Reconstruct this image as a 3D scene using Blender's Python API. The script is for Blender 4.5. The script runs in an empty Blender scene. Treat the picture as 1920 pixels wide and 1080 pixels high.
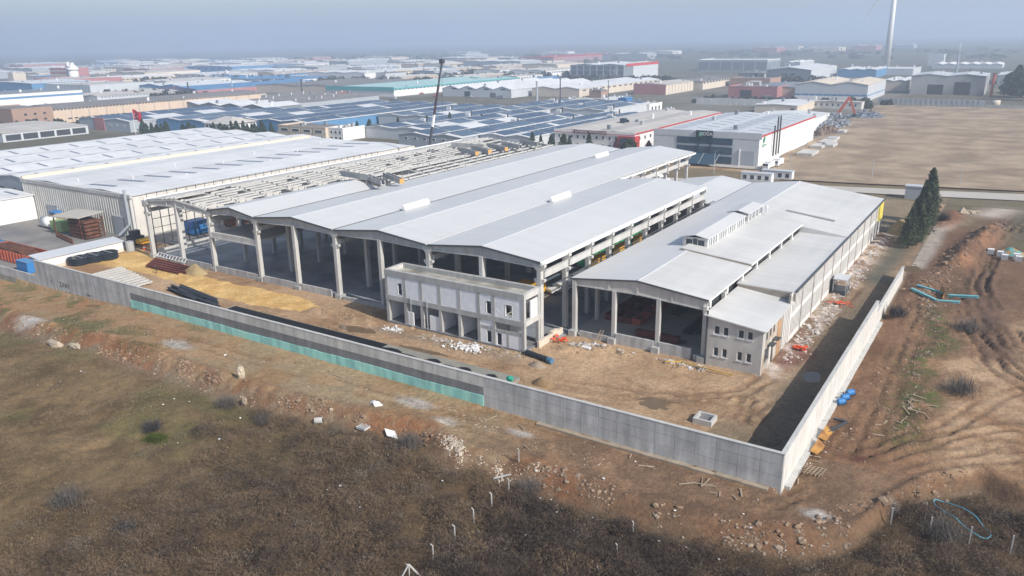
import bpy, math, random
import numpy as np
from mathutils import Vector, Matrix
R = math.radians
rnd = random.Random(7)
nrng = np.random.default_rng(11)
sc = bpy.context.scene
col = sc.collection

# ------------------------------------------------------------------ camera
CAM = Vector((60.26, -99.63, 46.16))
yaw, pit, roll, FPX = R(-33.34), R(17.654), R(-0.992), 1461.5
fw = Vector((math.sin(yaw) * math.cos(pit), math.cos(yaw) * math.cos(pit), -math.sin(pit)))
rt = Vector((math.cos(yaw), -math.sin(yaw), 0)); up = rt.cross(fw)
r2 = rt * math.cos(roll) + up * math.sin(roll); u2 = -rt * math.sin(roll) + up * math.cos(roll)
cam = bpy.data.cameras.new('camera'); cam.sensor_width = 36; cam.lens = 36 * FPX / 1920; cam.clip_end = 30000; cam.clip_start = 1
co = bpy.data.objects.new('camera', cam); col.objects.link(co)
m = Matrix((r2, u2, -fw)).transposed().to_4x4(); m.translation = CAM; co.matrix_world = m
sc.camera = co
# ------------------------------------------------------------------ sky, sun, exposure
w = bpy.data.worlds.new('World'); sc.world = w; w.use_nodes = True
nt = w.node_tree; bg = nt.nodes['Background']
sky = nt.nodes.new('ShaderNodeTexSky'); sky.sky_type = 'NISHITA'; sky.sun_disc = False
SUN_EL, SUN_DIR = R(36), Vector((0.985, -0.172, 0)).normalized()
sky.sun_elevation = SUN_EL; sky.sun_rotation = math.atan2(SUN_DIR.x, SUN_DIR.y)
sky.air_density = 1.0; sky.dust_density = 1.6; sky.ozone_density = 1.5
nt.links.new(sky.outputs[0], bg.inputs[0]); bg.inputs[1].default_value = 0.135
sl = bpy.data.lights.new('sun', 'SUN'); sl.energy = 4.9; sl.angle = R(0.53); sl.color = (1, .955, .885)
so = bpy.data.objects.new('sun', sl); col.objects.link(so)
sv = Vector((SUN_DIR.x * math.cos(SUN_EL), SUN_DIR.y * math.cos(SUN_EL), math.sin(SUN_EL)))
so.rotation_euler = (-sv).to_track_quat('-Z', 'Y').to_euler(); so.location = (60, -60, 120)
vs = sc.view_settings; vs.view_transform = 'Standard'; vs.look = 'None'; vs.gamma = 1; vs.exposure = 0.12; vs.use_curve_mapping = False
cy = sc.cycles; cy.use_denoising = True; cy.max_bounces = 6; cy.diffuse_bounces = 3; cy.glossy_bounces = 2
cy.transmission_bounces = 2; cy.volume_bounces = 1; cy.transparent_max_bounces = 8

# ------------------------------------------------------------------ materials
MATS = {}
def srgb(r, g, b):
    f = lambda c: (c / 255 / 12.92) if c / 255 <= .04045 else ((c / 255 + .055) / 1.055) ** 2.4
    return (f(r), f(g), f(b), 1)
def mat(name, c, rough=.8, var=.12, scale=.6, metal=0, band=0, streak=0, grain=.0, bump=0, c2=None, sp=.3):
    """c: linear albedo; var: large blotches; streak: vertical stains; grain: fine noise"""
    if name in MATS: return MATS[name]
    M = bpy.data.materials.new(name); M.use_nodes = True; n = M.node_tree.nodes; l = M.node_tree.links
    b = n['Principled BSDF']; b.inputs['Roughness'].default_value = rough; b.inputs['Metallic'].default_value = metal
    b.inputs['Specular IOR Level'].default_value = sp
    c = tuple(c[:3]) + (1,)
    g = n.new('ShaderNodeNewGeometry')
    t = n.new('ShaderNodeTexNoise'); t.inputs['Scale'].default_value = scale; t.inputs['Detail'].default_value = 6
    t.inputs['Roughness'].default_value = .62; l.new(g.outputs['Position'], t.inputs['Vector'])
    mr = n.new('ShaderNodeMapRange'); mr.inputs[1].default_value = .3; mr.inputs[2].default_value = .7
    mr.inputs[3].default_value = 1 - var; mr.inputs[4].default_value = 1 + var * .7
    l.new(t.outputs[0], mr.inputs[0])
    val = mr.outputs[0]
    def mul(v, fac, vec, lo, hi, a=.35, bb=.65):
        t2 = n.new('ShaderNodeTexNoise'); t2.inputs['Scale'].default_value = 1; t2.inputs['Detail'].default_value = 4
        mp = n.new('ShaderNodeMapping'); mp.inputs['Scale'].default_value = vec
        l.new(g.outputs['Position'], mp.inputs['Vector']); l.new(mp.outputs[0], t2.inputs['Vector'])
        r2_ = n.new('ShaderNodeMapRange'); r2_.inputs[1].default_value = a; r2_.inputs[2].default_value = bb
        r2_.inputs[3].default_value = lo; r2_.inputs[4].default_value = hi; l.new(t2.outputs[0], r2_.inputs[0])
        mm = n.new('ShaderNodeMath'); mm.operation = 'MULTIPLY'; l.new(v, mm.inputs[0]); l.new(r2_.outputs[0], mm.inputs[1]); return mm.outputs[0]
    if streak: val = mul(val, 1, (.9, .9, .1), 1 - streak, 1 + streak * .3)
    if band: val = mul(val, 1, (.04, 1.1, .04), 1 - band, 1 + band); val = mul(val, 1, (.5, .035, .5), 1 - band, 1 + band * .6)
    if grain: val = mul(val, 1, (9, 9, 9), 1 - grain, 1 + grain)
    mx = n.new('ShaderNodeMix'); mx.data_type = 'RGBA'; mx.blend_type = 'MULTIPLY'; mx.inputs[0].default_value = 1
    if c2:
        t3 = n.new('ShaderNodeTexNoise'); t3.inputs['Scale'].default_value = scale * .6; t3.inputs['Detail'].default_value = 5
        l.new(g.outputs['Position'], t3.inputs['Vector'])
        rp = n.new('ShaderNodeMapRange'); rp.inputs[1].default_value = .42; rp.inputs[2].default_value = .6; l.new(t3.outputs[0], rp.inputs[0])
        mc = n.new('ShaderNodeMix'); mc.data_type = 'RGBA'; mc.inputs[6].default_value = c; mc.inputs[7].default_value = tuple(c2[:3]) + (1,)
        l.new(rp.outputs[0], mc.inputs[0]); l.new(mc.outputs[2], mx.inputs[6])
    else: mx.inputs[6].default_value = c
    cb = n.new('ShaderNodeCombineColor')
    for i in range(3): l.new(val, cb.inputs[i])
    l.new(cb.outputs[0], mx.inputs[7]); l.new(mx.outputs[2], b.inputs['Base Color'])
    if bump:
        bp = n.new('ShaderNodeBump'); bp.inputs['Strength'].default_value = bump; bp.inputs['Distance'].default_value = .2
        tb = n.new('ShaderNodeTexNoise'); tb.inputs['Scale'].default_value = 5; tb.inputs['Detail'].default_value = 5
        l.new(g.outputs['Position'], tb.inputs['Vector']); l.new(tb.outputs[0], bp.inputs['Height']); l.new(bp.outputs[0], b.inputs['Normal'])
    MATS[name] = M; return M

concrete = mat('concrete', (.43, .425, .405), .85, .16, .5, streak=.16, grain=.05)
concrete_lt = mat('light_concrete', (.52, .51, .485), .85, .10, .4, streak=.12)
fence_con = mat('fence_concrete', (.50, .495, .48), .88, .2, .35, streak=.26, grain=.06)
fence_wht = mat('pale_fence_concrete', (.62, .60, .56), .85, .10, .4, streak=.10)
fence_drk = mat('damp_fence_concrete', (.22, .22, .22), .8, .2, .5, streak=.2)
teal_m = mat('teal_board', (.36, .72, .64), .7, .06, .5, streak=.06)
roof_m = mat('roof_sheet', (.60, .595, .58), .42, .04, .05, metal=.0, band=.025, sp=.35)
roof_old = mat('old_roof_sheet', (.60, .59, .565), .5, .10, .09, band=.04)
roof_lw = mat('weathered_white_roof', (.68, .68, .67), .5, .12, .06, band=.06)
darktrim = mat('dark_trim', (.09, .10, .11), .6)
greytrim = mat('grey_trim', (.40, .41, .41), .6, .1)
white_p = mat('white_paint', (.76, .75, .73), .6, .05, .4, streak=.05)
block_m = mat('aerated_block', (.80, .80, .81), .9, .07, .9, grain=.08)
dark_int = mat('shade_and_door_dark', (.05, .055, .06), .8)  # near-black colour painting the shade inside openings; doors use it too
glass = mat('window_glass', (.035, .05, .065), .12, .1, sp=.6)
glass_b = mat('blue_glass', (.04, .075, .11), .12, .15, .4, sp=.6)
floor_m = mat('hall_floor_slab', (.30, .315, .335), .5, .4, .14, c2=(.16, .19, .235), grain=.1)
floor_w = mat('workshop_floor_slab', (.40, .395, .385), .8, .2, .2, grain=.05)
wall_ann = mat('annex_plaster', (.55, .525, .485), .9, .10, .4, streak=.12)
panel_w = mat('white_panel', (.74, .72, .68), .8, .08, .6, streak=.1)
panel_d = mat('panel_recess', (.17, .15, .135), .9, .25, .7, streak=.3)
rib_m = mat('ribbed_panel', (.60, .585, .55), .8, .08, .3, streak=.12)
steel_d = mat('dark_steel', (.06, .065, .07), .5, .1)
steel_b = mat('blue_black_pipe', (.025, .032, .042), .45, .1)
rust = mat('rust', (.16, .065, .035), .9, .3, 1.2, c2=(.09, .04, .025))
redsteel = mat('red_primer_steel', (.17, .05, .035), .7, .2, .8)
orange = mat('orange_primer', (.45, .11, .06), .6, .15, .8)
orange_net = mat('orange_net', (.75, .10, .03), .7, .1)
yellow_m = mat('machine_yellow', (.80, .42, .03), .5, .1)
green_m = mat('machine_green', (.05, .28, .14), .6, .2)
ltgreen = mat('light_green', (.30, .42, .17), .7, .1)
blue_m = mat('bright_blue', (.04, .20, .48), .5, .12)
blue_clad = mat('blue_cladding', (.10, .24, .42), .6, .08, .1)
solar = mat('solar_panel', (.05, .085, .145), .4, .12, .15, sp=.6)
cyan_m = mat('cyan_beam', (.16, .42, .46), .6, .12, .8)
brick_m = mat('brick_wall', (.36, .24, .18), .9, .1, .3)
beige_m = mat('beige_wall', (.60, .47, .36), .85, .07, .1, streak=.06)
cream_m = mat('cream_wall', (.62, .54, .44), .85, .07, .1)
grey_clad = mat('grey_cladding', (.36, .39, .42), .6, .06, .1)
dgrey_clad = mat('dark_grey_cladding', (.20, .225, .25), .6, .08, .1)
lt_clad = mat('light_grey_cladding', (.52, .54, .56), .55, .05, .15)
teal_clad = mat('teal_cladding', (.10, .36, .37), .6, .06, .1)
mint_clad = mat('mint_roof', (.38, .55, .53), .6, .08, .05)
red_p = mat('red_paint', (.48, .06, .06), .6, .08)
pink_w = mat('faded_red_wall', (.42, .19, .19), .8, .1, .05)
tan_roof = mat('dusty_roof', (.50, .47, .43), .8, .12, .05, band=.1)
dk_roof = mat('dark_felt_roof', (.20, .19, .185), .9, .15, .05)
rusty_roof = mat('red_tile_roof', (.26, .11, .08), .9, .12, .2)
soot_m = mat('soot_wall', (.42, .42, .42), .9, .2, .05, c2=(.16, .16, .17))
stone_m = mat('pale_stone', (.46, .38, .28), .95, .15, .8, bump=.5)
rubble_m = mat('rubble', (.40, .36, .32), .95, .35, 1.2, c2=(.55, .52, .5))
rubble_w = mat('white_block_rubble', (.66, .65, .64), .95, .12, 1.5)
rock_m = mat('brown_rock', (.30, .235, .175), .95, .3, .9)
soil_m = mat('heap_soil', (.27, .18, .10), 1, .25, .6, bump=.6, grain=.15)
wood_m = mat('weathered_timber', (.38, .30, .21), .9, .2, 1)
bark_m = mat('bark', (.10, .075, .055), .95, .2, 1)
leaf_m = mat('cypress_leaf', (.05, .075, .042), .9, .3, .5)
leaf2_m = mat('olive_leaf', (.05, .075, .03), .9, .3, .5)
redleaf_m = mat('red_shrub_leaf', (.16, .06, .06), .9, .25, .5)
twig_m = mat('grey_twig', (.13, .115, .10), .95, .25, 1)
grass_m = mat('dry_grass', (.25, .185, .108), .95, .45, .35, c2=(.145, .115, .062))
brush_m = mat('dry_brush', (.125, .093, .066), .95, .45, .5, c2=(.06, .044, .035))
water_m = mat('muddy_water', (.17, .12, .075), .08, .1, .3, sp=.5)
asphalt_m = mat('asphalt_yard', (.20, .195, .19), .9, .25, .15, c2=(.26, .24, .22), grain=.06)
road_m = mat('concrete_road', (.46, .42, .37), .9, .1, .08, grain=.05)
tyre_m = mat('tyre_rubber', (.02, .02, .02), .9)
sign_dk = mat('sign_dark', (.03, .045, .06), .5)
green_s = mat('logo_green', (.03, .30, .17), .5)
white_s = mat('sign_white', (.8, .8, .8), .5)
maroon = mat('sign_maroon', (.16, .02, .06), .5)
timber_y = mat('orange_timber_end', (.60, .33, .10), .8)
skylt = mat('grey_skylight', (.17, .195, .25), .4, .06)
cloth_d = mat('dark_clothes', (.03, .035, .05), .9)
skin_m = mat('skin', (.35, .2, .14), .7)

# ------------------------------------------------------------------ mesh helpers
OFF = {}
class MB:
    def __init__(s): s.v = []; s.f = []
    def add(s, vs, fs):
        b = len(s.v); s.v += [tuple(p) for p in vs]; s.f += [tuple(b + i for i in f) for f in fs]; return s
    def box(s, x0, x1, y0, y1, z0, z1):
        return s.add([(x0, y0, z0), (x1, y0, z0), (x1, y1, z0), (x0, y1, z0), (x0, y0, z1), (x1, y0, z1), (x1, y1, z1), (x0, y1, z1)],
                     [(0, 3, 2, 1), (4, 5, 6, 7), (0, 1, 5, 4), (1, 2, 6, 5), (2, 3, 7, 6), (3, 0, 4, 7)])
    def beam(s, a, b, wd, ht, upv=(0, 0, 1)):
        a = Vector(a); b = Vector(b); d = (b - a).normalized(); u = Vector(upv)
        if abs(d.dot(u)) > .98: u = Vector((1, 0, 0))
        sd = d.cross(u).normalized(); u = sd.cross(d).normalized(); o = []
        for p in (a, b):
            for i, j in ((-1, -1), (1, -1), (1, 1), (-1, 1)): o.append(p + sd * (i * wd / 2) + u * (j * ht / 2))
        return s.add(o, [(0, 1, 2, 3), (7, 6, 5, 4), (0, 4, 5, 1), (1, 5, 6, 2), (2, 6, 7, 3), (3, 7, 4, 0)])
    def prism(s, poly, axis, a, b):
        """poly of 2d points extruded along axis 'x','y' or 'z' from a to b"""
        n = len(poly)
        mk = {'y': lambda p, t: (p[0], t, p[1]), 'x': lambda p, t: (t, p[0], p[1]), 'z': lambda p, t: (p[0], p[1], t)}[axis]
        vs = [mk(p, a) for p in poly] + [mk(p, b) for p in poly]
        fs = [tuple(range(n)), tuple(range(2 * n - 1, n - 1, -1))] + [(i, i + n, (i + 1) % n + n, (i + 1) % n) for i in range(n)]
        return s.add(vs, fs)
    def cone(s, a, b, ra, rb, n=10):
        a = Vector(a); b = Vector(b); d = (b - a).normalized(); u = Vector((0, 0, 1)) if abs(d.z) < .95 else Vector((1, 0, 0))
        e = d.cross(u).normalized(); g = e.cross(d); vs = []
        for p, r in ((a, ra), (b, rb)):
            for i in range(n):
                t = 2 * math.pi * i / n; vs.append(p + e * (r * math.cos(t)) + g * (r * math.sin(t)))
        return s.add(vs, [tuple(range(n)), tuple(range(2 * n - 1, n - 1, -1))] + [(i, i + n, (i + 1) % n + n, (i + 1) % n) for i in range(n)])
    def tube(s, pts, r, n=6):
        for a, b in zip(pts, pts[1:]): s.cone(a, b, r, r, n)
        return s
    def slab(s, p, th):
        """4 corner points (ccw from above) thickened downwards"""
        q = [(a, b, c - th) for a, b, c in p]
        return s.add(list(p) + q, [(0, 1, 2, 3), (7, 6, 5, 4), (0, 4, 5, 1), (1, 5, 6, 2), (2, 6, 7, 3), (3, 7, 4, 0)])
    def blob(s, c, r, n=5, mseg=7, jit=.25, rg=rnd):
        vs = []; fs = []; cx, cy_, cz = c; rx, ry, rz = r
        vs.append((cx, cy_, cz + rz * (1 + rg.uniform(-jit, jit))))
        for i in range(1, n):
            ph = math.pi * i / n
            for j in range(mseg):
                th = 2 * math.pi * (j + .5 * (i % 2)) / mseg; k = 1 + rg.uniform(-jit, jit)
                vs.append((cx + rx * k * math.sin(ph) * math.cos(th), cy_ + ry * k * math.sin(ph) * math.sin(th), cz + rz * k * math.cos(ph)))
        vs.append((cx, cy_, cz - rz))
        for j in range(mseg): fs.append((0, 1 + j, 1 + (j + 1) % mseg))
        for i in range(n - 2):
            for j in range(mseg):
                a = 1 + i * mseg + j; b = 1 + i * mseg + (j + 1) % mseg; fs.append((a, a + mseg, b + mseg, b))
        L = len(vs) - 1; o = 1 + (n - 2) * mseg
        for j in range(mseg): fs.append((L, o + (j + 1) % mseg, o + j))
        return s.add(vs, fs)
    def walls(s, u0, u1, z0, z1, ops, t0, t1, axis='y'):
        """a wall in the plane axis=const (from t0 to t1 thick) with rectangular openings (u0,u1,z0,z1)"""
        us = sorted({u0, u1, *[o[0] for o in ops], *[o[1] for o in ops]}); us = [u for u in us if u0 <= u <= u1]
        for a, b in zip(us, us[1:]):
            mu = (a + b) / 2; spans = sorted([(o[2], o[3]) for o in ops if o[0] < mu < o[1]]); z = z0
            for q0, q1 in spans + [(z1, z1)]:
                if q0 - z > .01:
                    s.box(a, b, t0, t1, z, q0) if axis == 'y' else s.box(t0, t1, a, b, z, q0)
                z = max(z, q1)
        return s
    def mesh(s, name, m, off=Vector((0, 0, 0))):
        me = bpy.data.meshes.new(name); me.from_pydata([(a - off[0], b - off[1], c - off[2]) for a, b, c in s.v], [], s.f)
        me.materials.append(m); return me
    def build(s, name, m, parent=None, smooth=False):
        off = OFF[parent.name] if parent else Vector((0, 0, 0))
        me = s.mesh(name, m, off)
        if smooth: me.polygons.foreach_set('use_smooth', [True] * len(me.polygons))
        o = bpy.data.objects.new(name, me); col.objects.link(o); o.parent = parent; OFF[o.name] = off; return o
def tag(o, label=None, cat=None, group=None, kind=None):
    if label: o['label'] = label
    if cat: o['category'] = cat
    if group: o['group'] = group
    if kind: o['kind'] = kind
    return o
def thing(name, label, cat, loc=(0, 0, 0), group=None):
    o = bpy.data.objects.new(name, None); o.empty_display_size = .5; col.objects.link(o); o.location = loc; OFF[o.name] = Vector(loc)
    return tag(o, label, cat, group)
def inst(me, name, parent, loc, rz=0, scale=None):
    o = bpy.data.objects.new(name, me); col.objects.link(o); o.parent = parent
    off = OFF[parent.name] if parent else Vector((0, 0, 0)); o.location = Vector(loc) - off; o.rotation_euler = (0, 0, rz)
    if scale: o.scale = scale
    OFF[o.name] = Vector(loc); return o
def copy_tree(root, loc, rz=0, label=None, group=None):
    r = root.copy(); col.objects.link(r); r.location = loc; r.rotation_euler = (0, 0, rz)
    if label: r['label'] = label
    if group: r['group'] = group
    for ch in root.children:
        c = ch.copy(); col.objects.link(c); c.parent = r
        for g in ch.children:
            d = g.copy(); col.objects.link(d); d.parent = c
    return r
def text(body, name, parent, loc, size, m, rot=(R(90), 0, 0), ext=.02, align='CENTER'):
    c = bpy.data.curves.new(name, 'FONT'); c.body = body; c.size = size; c.extrude = ext; c.align_x = align; c.materials.append(m)
    tmp = bpy.data.objects.new(name, c); col.objects.link(tmp); dg_ = bpy.context.evaluated_depsgraph_get()
    me = bpy.data.meshes.new_from_object(tmp.evaluated_get(dg_)); bpy.data.objects.remove(tmp); bpy.data.curves.remove(c)
    o = bpy.data.objects.new(name, me); col.objects.link(o); o.parent = parent
    o.location = Vector(loc) - (OFF[parent.name] if parent else Vector()); o.rotation_euler = rot; return o
def np_mesh(name, verts, faces, m, smooth=False):
    """fast mesh from numpy arrays (faces: (n,3) or (n,4))"""
    me = bpy.data.meshes.new(name); k = faces.shape[1]
    me.vertices.add(len(verts)); me.vertices.foreach_set('co', verts.astype(np.float32).ravel())
    me.loops.add(faces.size); me.loops.foreach_set('vertex_index', faces.astype(np.int32).ravel())
    me.polygons.add(len(faces)); me.polygons.foreach_set('loop_start', np.arange(0, faces.size, k, dtype=np.int32))
    if smooth: me.polygons.foreach_set('use_smooth', np.ones(len(faces), bool))
    me.update(calc_edges=True); me.materials.append(m); return me
# numpy value noise
def vn(x, y, seed=0):
    xi = np.floor(x).astype(np.int64); yi = np.floor(y).astype(np.int64); fx = x - xi; fy = y - yi
    def h(a, b):
        n = (a * 374761393 + b * 668265263 + seed * 1442695041) & 0xffffffff
        n = ((n ^ (n >> 13)) * 1274126177) & 0xffffffff
        return ((n ^ (n >> 16)) & 0xffff) / 65535.0
    fx = fx * fx * (3 - 2 * fx); fy = fy * fy * (3 - 2 * fy)
    return (h(xi, yi) * (1 - fx) + h(xi + 1, yi) * fx) * (1 - fy) + (h(xi, yi + 1) * (1 - fx) + h(xi + 1, yi + 1) * fx) * fy
def fbm(x, y, s, seed=0, o=4):
    r = 0; a = .5; t = 0
    for i in range(o): r = r + a * vn(x * s, y * s, seed + i * 17); t += a; a *= .55; s *= 2.03
    return r / t
def pip(x, y, poly):
    r = np.zeros(x.shape, bool); n = len(poly)
    for i in range(n):
        x1, y1 = poly[i]; x2, y2 = poly[(i + 1) % n]
        if y1 == y2: continue
        c = (y1 > y) != (y2 > y); r ^= c & (x < (x2 - x1) * (y - y1) / (y2 - y1) + x1)
    return r
def pdist(x, y, pl):
    d = np.full(x.shape, 1e9)
    for (x1, y1), (x2, y2) in zip(pl, pl[1:]):
        dx, dy = x2 - x1, y2 - y1; t = np.clip(((x - x1) * dx + (y - y1) * dy) / (dx * dx + dy * dy), 0, 1)
        d = np.minimum(d, np.hypot(x - x1 - t * dx, y - y1 - t * dy))
    return d
def sstep(a, b, v): t = np.clip((v - a) / (b - a), 0, 1); return t * t * (3 - 2 * t)

# ================================================================== GROUND
BX = [-200, -130, -100, -83, -57, -41, -24, -13, -5, 2.6, 9.6, 16, 24, 31, 37, 43, 47.7, 52, 54.5, 57.5, 62, 66, 90, 200]
BY = [-28, -31, -34.8, -37.2, -35.9, -36.6, -36.4, -35.3, -33.1, -32, -34.8, -33, -34.3, -33.5, -33.3, -31.7, -30.3, -27.2, -18.5, -13, -8.8, -11, -14, -14]
BERM = [(52.6, 80), (54.2, 95), (57.0, 114)]
TRACKS = [  # (polyline, half gauge, depth)
    ([(-45, -10), (-20, -13.5), (0, -13), (15, -11), (27, -8), (33.5, -2), (36, 9), (36.8, 30), (37, 60)], .95, .09),
    ([(-70, -13), (-40, -14), (-15, -16), (8, -15), (20, -13), (31, -6), (35, 4)], .95, .07),
    ([(12, -5), (20, -8), (28, -9), (36, -8), (40, -14)], .95, .08),
    ([(34.5, -4), (35.2, -9), (34.6, -14), (33.4, -19)], .8, .14), ([(38, -3), (37, -9), (37.3, -15), (37.2, -19)], .8, .12),
    ([(48, -18), (47.6, 5), (48.5, 30), (47.5, 50)], .95, .08), ([(50, -12), (49.5, 10), (50.2, 30)], .95, .07),
    ([(64, 36), (60.5, 52), (57.6, 68), (56.4, 84), (57.5, 105), (61, 135), (66, 160)], 1.0, .2),
    ([(60, 40), (58.6, 55), (57, 72), (57.6, 88), (60, 112), (64, 140)], 1.0, .2),
    ([(67, 22), (60.5, 36), (57, 48), (53, 60)], 1.0, .15), ([(70, 12), (62, 24), (57.5, 40), (56, 58)], 1.0, .15),
    ([(74, 0), (63, 0), (55, -9), (47, -22), (38, -28.5), (20, -29), (0, -28.5), (-40, -29), (-80, -30.5)], 1.0, .07),
    ([(74, 6), (64, 6), (57, -2), (50, -14), (44.5, -26)], 1.0, .1), ([(72, 30), (62, 14), (57, 0), (50, -10)], 1.0, .1),
    ([(66, -2), (60, -6), (52, -15), (46, -26), (30, -31), (8, -29)], 1.0, .06)]
RUB = [(33.8, 6), (34.5, 20), (34.6, 45), (34.8, 75), (35, 103)]
YEL = [(-114, -11), (-113.4, -3.6), (-112, 2.5), (-99.1, -1.5), (-88, -3), (-73.6, -4.5), (-63.1, -3.9), (-50.9, -4.0), (-44.5, -5.2), (-42.3, -7.5), (-47.4, -9.8), (-55.6, -11.5), (-68.1, -11.6), (-81.6, -9.7), (-88, -9.2), (-101, -9.5)]
PUD = [(24.4, -11.2, 1.9, 1.4, -.03), (-29.6, -10.9, 3.2, 1.3, -.03), (-14, -12.5, 4, .6, -.03), (44.8, 73.6, 2.2, 4.2, -.1), (40, 7.8, 1.2, 1.9, -.03)]
def bank(x): return np.interp(x, BX, BY)
def inside(x, y): return (y > -23.4) & (x < 43.9)
def warp(x, y): return x + 1.8 * (fbm(x, y, .09, 45) - .5) + .7 * (fbm(x, y, .7, 46, 2) - .5), y + 1.8 * (fbm(x, y, .09, 47) - .5) + .7 * (fbm(x, y, .7, 48, 2) - .5)
def height(x, y):
    x = np.asarray(x, float); y = np.asarray(y, float)
    ins = inside(x, y); d = bank(x) + 1.2 * (fbm(x, y * .3, .16, 3) - .5) - y
    out = -2.2 * sstep(-60, -104, x) * (y < -23.4)
    out = out - .8 * np.exp(-((x - 44) / 2.2) ** 2) * (x > 43.5) * sstep(72, 60, y) * (y > -24) - .35 * np.exp(-((y + 24.4) / .8) ** 2) * (x > 5) * (x < 46)
    far = sstep(25, 70, d)
    out = out - 1.3 * sstep(-.2, 2.6, d) * (x > -130)
    rid = np.exp(-((d + .9) / 1.25) ** 2) * (.05 + .75 * fbm(x, y, .3, 5) + .6 * fbm(x, y, 1.1, 6)) * (x < 70) * (x > -104)
    out = out + rid * (.55 + .5 * sstep(0, -20, x))
    hum = sstep(1.5, 5, d) * (1 - far * .4)
    out = out + hum * (1.5 * (fbm(x, y, .11, 8) - .45) + 1.3 * sstep(-20, 5, x) * (fbm(x, y, .27, 10) - .5) + .55 * (fbm(x, y, .45, 9) - .5))
    out = out + ((x < 80) & (x > -118) & (y < 130)) * (.22 * (fbm(x, y, .9, 33) - .5) + .12 * (vn(x * 2.1, y * 2.1, 34) - .5)) * sstep(1.5, -1, d - 2) 
    bd = pdist(x, y, BERM); out = out + 2.7 * np.exp(-(bd / 3.0) ** 2) * (.6 + .7 * fbm(x, y, .4, 12)) * sstep(66, 84, y) * sstep(124, 112, y) + .9 * np.exp(-(pdist(x, y, [(48, 58), (50, 68), (51, 78)]) / 2.6) ** 2) * fbm(x, y, .7, 13)
    rr = (x > 44.5) & (y > -18) & (y < 130)
    out = out + rr * (.35 * (fbm(x, y, .35, 14) - .5) + .5 * np.exp(-(pdist(x, y, [(54, -8), (53.5, 5), (52, 20), (54.5, 32), (51, 48)]) / 1.8) ** 2) * fbm(x, y, .7, 15))
    # soil bank beside the cypresses
    out = out + 1.6 * np.exp(-(pdist(x, y, [(46, 118), (48, 128), (47, 134)]) / 2.6) ** 2) * fbm(x, y, .4, 31) + .6 * np.exp(-(pdist(x, y, [(45.5, 52), (47, 62), (46, 70)]) / 1.8) ** 2) * fbm(x, y, .8, 32)
    yard = (.16 * (fbm(x, y, .25, 20) - .5) + .13 * (fbm(x, y, 1.0, 26) - .5)) * ((y < -.6) | ((x > 1) & (y < 4.5)) | (x > 34))
    yard = yard + .9 * np.exp(-(pdist(x, y, [(-43, -8.2), (-36, -7.6), (-29.5, -7.8)]) / 1.0) ** 2) * (.4 + fbm(x, y, .8, 21))
    yard = yard + .8 * np.exp(-(pdist(x, y, [(5, -1), (9, 1.5)]) / 1.3) ** 2) * fbm(x, y, .8, 22) + 1.0 * np.exp(-(pdist(x, y, [(11, 2.2), (17, 1.0), (23, 1.6)]) / 1.2) ** 2) * fbm(x, y, .9, 23)
    yard = yard + .5 * np.exp(-(pdist(x, y, RUB) / 1.1) ** 2) * fbm(x, y, .9, 24)
    yard = yard * (x > -116)
    h = np.where(ins, yard, out * sstep(400, 120, np.abs(y)) )
    near = (x > -118) & (x < 82) & (y > -84) & (y < 140); tx_, ty_ = warp(x, y)
    for pl, g, dp in TRACKS:
        td = pdist(tx_, ty_, pl); hm = 1.6 * sstep(.35, .65, fbm(x, y, .12, 41)) * (.6 + .8 * fbm(x, y, 1.3, 42))
        dp = dp * 1.5; h = h - near * dp * hm * np.exp(-((td - g) / .32) ** 2) + near * dp * .5 * hm * np.exp(-((td - g - .6) / .35) ** 2)
    for cx, cy_, rx, ry, zz in PUD:
        q = (((x - cx) / rx) ** 2 + ((y - cy_) / ry) ** 2) * (.35 + 1.5 * fbm(x, y, .6, 88)); wq = np.exp(-q * q); h = h * (1 - wq) + (zz - .07) * wq
    # far field undulation
    h = h + .5 * (fbm(x, y, .02, 44) - .5) * ((y > 180) & (y < 480) & (x > -25))
    return h
def lin(r, g, b, k=1.0):
    c = np.array(srgb(r, g, b)[:3]); return (c * .97 + c.mean() * .03) * k
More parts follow.
